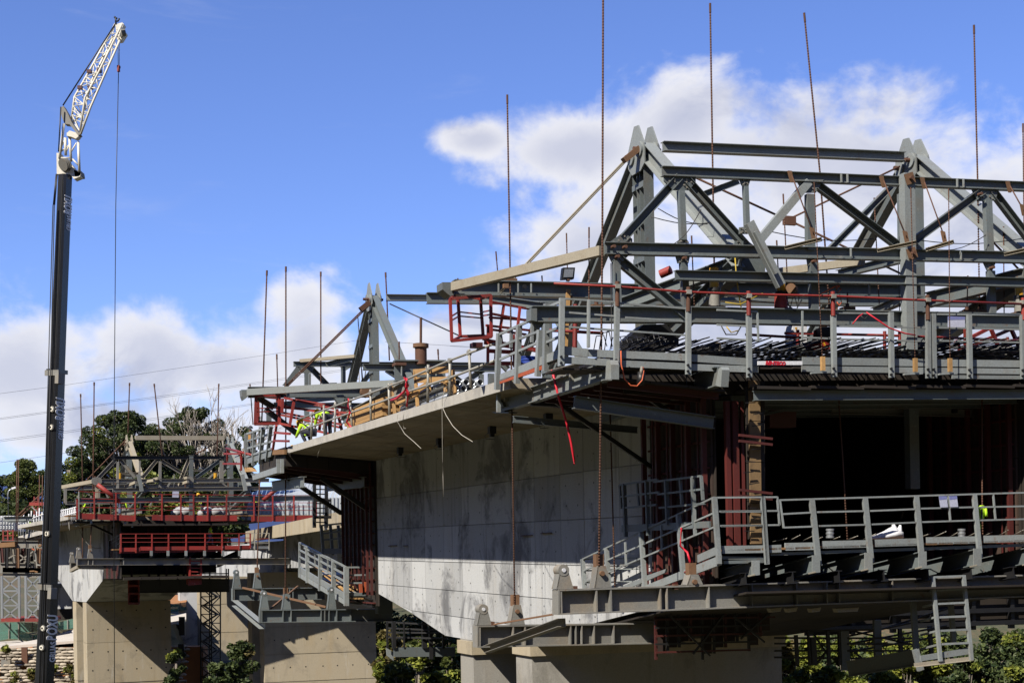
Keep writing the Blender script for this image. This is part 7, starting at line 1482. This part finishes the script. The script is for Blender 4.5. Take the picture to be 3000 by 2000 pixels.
tr('brownish tree just left of the crane boom', 90, 1340, 1600, 180, 200, 80, LF_M, leaf=.155, per=250, clump=.8, mix=.15, fill=(.1, 1.0))
tr('dark tree at the far left edge behind the lamp', 0, 1390, 1600, 120, 205, 40, LF_D, leaf=.155, per=240, clump=.8, fill=(.1, 1.0))
tr('thin pointed conifer left of the lamp arm', 38, 1382, 1600, 40, 210, 26, LF_D, leaf=.25, per=80, clump=.5, fill=(.1, 1.0))
tr('low leafy tree behind the red platform, left one of three', 430, 1390, 1600, 130, 190, 50, LF_M, leaf=.30, per=110, clump=1.1, mix=.45, fill=(.05, 1.0))
tr('low leafy tree behind the red platform, middle one of three', 540, 1400, 1600, 140, 192, 55, LF_M, leaf=.30, per=110, clump=1.1, mix=.45, fill=(.05, 1.0))
tr('low leafy tree behind the red platform, right one of three', 660, 1380, 1600, 150, 194, 60, LF_D, leaf=.30, per=110, clump=1.1, mix=.25, fill=(.05, 1.0))
tr('low dark tree between the crane boom and the left apex', 285, 1420, 1600, 110, 196, 40, LF_D, leaf=.30, per=110, clump=1.0, mix=.1, fill=(.05, 1.0))
tr('low dark tree behind the far left deck', 60, 1470, 1610, 160, 190, 55, LF_D, leaf=.30, per=110, clump=1.0, mix=.15, fill=(.02, 1.0))
tr('dense dark tree behind the left apex of the red railed traveller', 300, 1290, 1600, 150, 214, 75, LF_D, leaf=.155, per=250, clump=.8, mix=.1, fill=(.1, 1.0))
tr('dense dark tree behind the bare twigs', 655, 1265, 1600, 190, 216, 95, LF_D, leaf=.155, per=250, clump=.85, mix=.05, fill=(.1, 1.0))
tr('dense dark tree filling the middle between the eucalyptus trees', 480, 1300, 1600, 200, 218, 95, LF_D, leaf=.155, per=250, clump=.85, mix=.1, fill=(.1, 1.0))
# leafless tree with pale branching twigs
bt = thing('bare_tree', 'leafless pale twiggy tree rising above the dark eucalyptus crowns', 'tree', base_at(610, 1590, 206), 'trees beyond the bridge')
m = MB()
def grow(p, d, ln, r, lev):
    e = p + d * ln; mid_ = lerp(p, e, .5) + V((random.uniform(-.1, .1), 0, random.uniform(-.05, .12))) * ln * .4
    sweep(m, [p, mid_, e], 'o', r * 2, r * 1.6)
    if lev == 0: return
    for _ in range(3 if lev > 1 else 4):
        nd = (d + V((random.uniform(-.75, .75), random.uniform(-.6, .6), random.uniform(-.15, .55)))).normalized(); grow(e if random.random() < .6 else mid_, nd, ln * random.uniform(.55, .85), r * .66, lev - 1)
bb_ = base_at(610, 1590, 206)
for ang in (-.9, -.6, -.35, -.1, .15, .4, .7): grow(bb_ + UP * 5, V((ang, random.uniform(-.2, .2), 1)).normalized(), 5.2, .12, 4)
sweep(m, [bb_, bb_ + UP * 5.2], 'o', .5, .4); m.build('branches', TWIG, bt)
# shrubs on the slope under the bridge
def shrub(label, pxc, ytop, ybase, wpx, dep, ncl, mat, mix=.3, k2=LF_Y, leaf=.2, clump=None):
    return tr(label, pxc, ytop, ybase, wpx, dep, ncl, mat, leaf=leaf, per=110, clump=clump or wpx * dep / F * .16, trunk=.12, group='shrubs on the slope', fill=(.05, 1.0), name='shrub', cat='shrub', mix=mix, kind2=k2)
shrub('pale flowering bush before the tan pier foot', 705, 1868, 2170, 120, 118, 60, LF_D, .35, LF_S, .16)
shrub('dark bush left of the tan pier foot', 640, 1930, 2180, 90, 116, 40, LF_D, .05)
shrub('dark shrub between the two left piers', 520, 1895, 2130, 80, 128, 40, LF_D, .1)
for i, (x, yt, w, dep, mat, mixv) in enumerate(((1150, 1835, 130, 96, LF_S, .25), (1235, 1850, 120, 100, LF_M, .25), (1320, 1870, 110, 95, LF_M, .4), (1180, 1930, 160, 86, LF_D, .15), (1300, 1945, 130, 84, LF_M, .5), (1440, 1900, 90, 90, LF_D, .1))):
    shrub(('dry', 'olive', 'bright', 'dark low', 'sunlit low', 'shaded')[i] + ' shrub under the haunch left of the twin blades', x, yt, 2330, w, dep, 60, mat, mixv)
for i, (x, yt, w, dep, mat, mixv) in enumerate(((2300, 1835, 110, 82, LF_S, .4), (2385, 1850, 120, 84, LF_M, .6), (2480, 1845, 120, 86, LF_M, .7), (2570, 1840, 120, 84, LF_S, .6), (2660, 1838, 120, 82, LF_M, .6), (2740, 1840, 110, 84, LF_M, .5), (2430, 1945, 160, 76, LF_M, .4), (2600, 1955, 160, 76, LF_M, .4), (2840, 1900, 120, 90, LF_D, .1))):
    shrub(('leftmost dry', 'second', 'third', 'fourth', 'fifth', 'sixth', 'low left', 'low right', 'rightmost dark')[i] + ' sunlit shrub behind the rear walkway under the box', x, yt, 2360, w, dep, 62, mat, mixv)
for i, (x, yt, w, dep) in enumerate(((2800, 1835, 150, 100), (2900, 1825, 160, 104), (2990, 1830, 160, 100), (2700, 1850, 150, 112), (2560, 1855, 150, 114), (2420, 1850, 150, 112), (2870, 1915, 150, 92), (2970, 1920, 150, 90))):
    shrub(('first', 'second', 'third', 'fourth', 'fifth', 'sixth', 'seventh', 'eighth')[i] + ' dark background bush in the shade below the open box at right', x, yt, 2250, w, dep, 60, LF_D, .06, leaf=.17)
for i, (x, yt, w, dep) in enumerate(((1130, 1780, 150, 142), (1230, 1790, 150, 146), (1330, 1800, 150, 142), (1440, 1800, 150, 146))):
    shrub(('first', 'second', 'third', 'fourth')[i] + ' dark tall bush from the left in the gap behind the haunch', x, yt, 2080, w, dep, 60, LF_D, .08, leaf=.2)
for i, (x, y, w) in enumerate(((150, 1955, 26), (45, 1985, 26), (225, 1985, 24), (20, 1905, 14), (205, 1960, 26), (95, 1975, 20), (235, 1930, 14))):
    tr('dry tuft growing from the sack wall, number %s from the left' % ('five', 'two', 'seven', 'one', 'six', 'three', 'eight')[i], x, y - 14, y + 14, w, 147.5, 7, LF_S, leaf=.16, per=40, clump=.28, trunk=.05, group='tufts on the sack wall', fill=(.1, 1), name='grass_tuft', cat='tuft', mix=.4)
# ================================================================== workers
def skin_mesh(name, verts, edges, radii, sub=2):
    me = bpy.data.meshes.new(name); me.from_pydata(verts, edges, []); o = bpy.data.objects.new(name, me); C.objects.link(o)
    sk = o.modifiers.new('skin', 'SKIN'); sk.use_smooth_shade = True
    for i, r in enumerate(radii): me.skin_vertices[0].data[i].radius = (r, r)
    me.skin_vertices[0].data[0].use_root = True
    su = o.modifiers.new('sub', 'SUBSURF'); su.levels = su.render_levels = sub
    bpy.context.view_layer.update()
    r = bpy.data.meshes.new_from_object(o.evaluated_get(bpy.context.evaluated_depsgraph_get())); bpy.data.objects.remove(o); bpy.data.meshes.remove(me)
    for p in r.polygons: p.use_smooth = True
    return r
def rotx(p, piv, a):
    y, z = p[1] - piv[1], p[2] - piv[2]; c, s = math.cos(a), math.sin(a); return (p[0], piv[1] + y * c + z * s, piv[2] - y * s + z * c)
BASE = {'pel': (0, 0, .95), 'spi': (0, .01, 1.18), 'che': (0, 0, 1.38), 'nec': (0, .01, 1.52), 'he1': (0, .03, 1.60), 'he2': (0, .02, 1.70),
        'shL': (-.18, 0, 1.42), 'elL': (-.26, .03, 1.14), 'wrL': (-.25, .20, .95), 'haL': (-.24, .27, .90), 'shR': (.18, 0, 1.42), 'elR': (.26, .03, 1.14), 'wrR': (.23, .22, 1.0), 'haR': (.20, .29, .97),
        'hiL': (-.10, 0, .90), 'knL': (-.11, .04, .50), 'anL': (-.12, -.02, .09), 'toL': (-.13, .15, .04), 'hiR': (.10, 0, .90), 'knR': (.12, .06, .50), 'anR': (.13, .02, .09), 'toR': (.14, .19, .04)}
RAD = {'pel': .13, 'spi': .125, 'che': .14, 'nec': .055, 'he1': .078, 'he2': .088, 'sh': .062, 'el': .045, 'wr': .034, 'ha': .042, 'hi': .09, 'kn': .062, 'an': .045, 'to': .045}
EDG = [('pel', 'spi'), ('spi', 'che'), ('che', 'nec'), ('nec', 'he1'), ('he1', 'he2'), ('che', 'shL'), ('shL', 'elL'), ('elL', 'wrL'), ('wrL', 'haL'), ('che', 'shR'), ('shR', 'elR'), ('elR', 'wrR'), ('wrR', 'haR'), ('pel', 'hiL'), ('hiL', 'knL'), ('knL', 'anL'), ('anL', 'toL'), ('pel', 'hiR'), ('hiR', 'knR'), ('knR', 'anR'), ('anR', 'toR')]
UPK = ['spi', 'che', 'nec', 'he1', 'he2', 'shL', 'elL', 'wrL', 'haL', 'shR', 'elR', 'wrR', 'haR']
def pose(kind):
    J = dict(BASE)
    if kind == 'bend':
        for k in UPK: J[k] = rotx(J[k], J['pel'], 1.35)
        for s in 'LR':
            sx = -1 if s == 'L' else 1; sh = J['sh' + s]; J['el' + s] = (sh[0] + sx * .05, sh[1] + .05, sh[2] - .28); J['wr' + s] = (sh[0] + sx * .02, sh[1] + .14, sh[2] - .52); J['ha' + s] = (sh[0], sh[1] + .18, sh[2] - .60)
    if kind == 'crouch':
        J['pel'] = (0, -.15, .48)
        for k in UPK: x, y, z = BASE[k]; J[k] = rotx((x, y - .15, z - .47), J['pel'], 1.0)
        for s in 'LR':
            sx = -1 if s == 'L' else 1; J['hi' + s] = (sx * .1, -.13, .46); J['kn' + s] = (sx * .17, .26, .48); J['an' + s] = (sx * .14, .02, .09); J['to' + s] = (sx * .15, .19, .04)
            sh = J['sh' + s]; J['el' + s] = (sh[0] + sx * .05, sh[1] + .1, sh[2] - .26); J['wr' + s] = (sh[0], sh[1] + .28, sh[2] - .42); J['ha' + s] = (sh[0] - sx * .02, sh[1] + .34, sh[2] - .46)
    if kind == 'lean':
        for k in UPK: J[k] = rotx(J[k], J['pel'], .45)
    if kind == 'walk':
        J['knL'] = (-.11, .20, .52); J['anL'] = (-.12, .18, .10); J['toL'] = (-.13, .36, .06); J['knR'] = (.12, -.04, .50); J['anR'] = (.13, -.28, .14); J['toR'] = (.14, -.14, .04)
        for k in UPK: J[k] = rotx(J[k], J['pel'], .15)
    return J
def sub_skin(name, J, keys, grow, extra=None):
    idx = {k: i for i, k in enumerate(keys)}; e = [(idx[a], idx[b]) for a, b in EDG if a in idx and b in idx]
    r = [((RAD.get(k) or RAD[k[:2]]) * grow.get(k, grow.get(k[:2], grow['*']))) for k in keys]
    return skin_mesh(name, [J[k] for k in keys], e, r)
POSES = {}
def pose_meshes(kind):
    if kind in POSES: return POSES[kind]
    J = pose(kind)
    body = sub_skin('body', J, ['pel', 'spi', 'che', 'nec', 'he1', 'he2', 'shL', 'elL', 'wrL', 'haL', 'shR', 'elR', 'wrR', 'haR', 'hiL', 'knL', 'anL', 'toL', 'hiR', 'knR', 'anR', 'toR'], {'*': 1.0})
    jacket = sub_skin('jacket', J, ['spi', 'pel', 'che', 'shL', 'elL', 'wrL', 'shR', 'elR', 'wrR'], {'*': 1.28, 'wr': 1.5, 'el': 1.45, 'sh': 1.35})
    trs = sub_skin('trousers', J, ['pel', 'hiL', 'knL', 'anL', 'hiR', 'knR', 'anR'], {'*': 1.22, 'an': 1.6, 'kn': 1.35})
    m = MB(); c, d = V(J['he2']), (V(J['he2']) - V(J['nec'])).normalized(); d, u, s = frame(c, c + d, V((0, 1, 0)))
    vs = []; ns = 12
    for h, r in ((-.02, .155), (-.015, .135), (.05, .125), (.10, .09), (.125, .03)): vs += [c + d * (h + .03) + (u * math.cos(2 * math.pi * k / ns) * (1.25 if h < -.017 else 1.05) + s * math.sin(2 * math.pi * k / ns)) * r for k in range(ns)]
    m.add(vs, [(i * ns + k, i * ns + (k + 1) % ns, (i + 1) * ns + (k + 1) % ns, (i + 1) * ns + k) for i in range(4) for k in range(ns)] + [tuple(48 + k for k in range(12))], True)
    hat = bpy.data.meshes.new('hard_hat'); hat.from_pydata(m.v, [], m.f); hat.polygons.foreach_set('use_smooth', m.sm)
    # nose and ears
    m = MB(); hc = V(J['he1']); f_ = u
    cyl(m, hc + f_ * .07, hc + f_ * .115 - d * .01, .018, .01, 6)
    for sx in (-1, 1): cyl(m, hc + s * sx * .07, hc + s * sx * .10, .028, .022, 6)
    face = bpy.data.meshes.new('face'); face.from_pydata(m.v, [], m.f)
    # reflective bands round the torso
    m = MB(); a, b = V(J['pel']), V(J['che'])
    for t in (.35, .75):
        P = lerp(a, b, t); dd = (b - a).normalized(); cyl(m, P - dd * .025, P + dd * .025, .186, .186, 14)
    band = bpy.data.meshes.new('band'); band.from_pydata(m.v, [], m.f)
    POSES[kind] = (body, jacket, trs, hat, face, band); return POSES[kind]
BANDM = paint('silver_reflective_band', (0.6, 0.6, 0.58), .4, 0, (.5, .5, .5), .2, 5, .05); TANC = paint('tan_work_clothes', (0.42, 0.22, 0.06), .9, 0, (.3, .15, .05), .4, 5, .1); CAPD = paint('dark_cap', (0.02, 0.02, 0.03), .8, 0, (.03, .03, .04), .3, 5, .1)
def worker(label, foot, facing, kind, jac=HIVIS, tro=NAVY, hat=HATY, band=True, scale=1.0):
    t = thing('person', label, 'person', foot, 'site workers')
    ang = math.atan2(-facing.x, facing.y)
    for nm, me, mt_ in zip(('body', 'jacket', 'trousers', 'hard_hat', 'face', 'reflective_band'), pose_meshes(kind), (SKIN, jac, tro, hat, SKIN, BANDM)):
        if nm == 'reflective_band' and not band: continue
        me2 = me.copy() if me.materials else me
        me2.materials.clear(); me2.materials.append(mt_)
        o = bpy.data.objects.new(nm, me2); C.objects.link(o); o.parent = t
    t.rotation_euler = (0, 0, ang); t.scale = (scale,) * 3
    return t
def deckpt(p, v, z): P = L(p, v); return P
def on_edge(px, v):     # standing on the near deck at picture column px
    P = L((px, 1300), v); s_ = sv(P)[0]; return B(s_, v, zdk(s_, v))
worker('worker bending over with a yellow helmet beside the deck edge guardrail', on_edge(905, 14.0), AX * .9 - TR * .5, 'crouch', scale=1.15)
worker('worker bending to the right of the yellow helmet, in lime jacket and dark trousers', on_edge(962, 14.2), AX - TR * .4, 'bend', scale=1.08)
worker('crouching worker whose lime jacket shows below the red guard rails', B(71.0, 14.6, 4.55), -TR + AX * .3, 'crouch')
worker('worker in tan clothes and dark cap behind the far grey corner railing', B(sv(L(z4(975, 300), 13.9))[0], 13.9, sv(L(z4(975, 250), 13.9))[2] - 1.35), -AX, 'stand', TANC, NAVY, CAPD, False)
def feet3(x, y, d): return S3(ya(x, y), d)
worker('worker in lime vest on the red upper platform, left one of two standing', feet3(1090, 1062, 2.2), T.a, 'stand')
worker('worker on the red upper platform right of the white sacks', feet3(1552, 1062, 2.6), -T.t, 'lean')
worker('worker in lime vest near the right end of the red platform', feet3(1965, 1065, 2.5), T.t, 'lean')
worker('worker with blue helmet and jeans walking on the red lower platform', feet3(1608, 1300, .4), T.t - T.a * .2, 'walk', HIVIS, DENIM, HATB)
worker('worker stooping at the left end of the red upper platform', feet3(700, 1062, 3.0), -T.t, 'bend')
worker('worker bending beside the red tube at the left red platform', feet3(915, 1066, 3.2), T.t, 'bend', HIVIS, DENIM, HATY)
def feet4(x): P = lerp(A4, B4, (x - 135) / 285) + T.t * .9 + UP * .2; return P
worker('worker in lime vest on the leftmost deck, left one of two', feet4(158), T.t, 'lean', scale=1.05); worker('worker in lime vest on the leftmost deck seen from behind, right one of two', feet4(238), T.a, 'stand', scale=1.05); worker('worker in dark clothes with a yellow helmet close to the crane boom', feet4(292), -T.t, 'lean', NAVY, NAVY, HATY, False, 1.05)
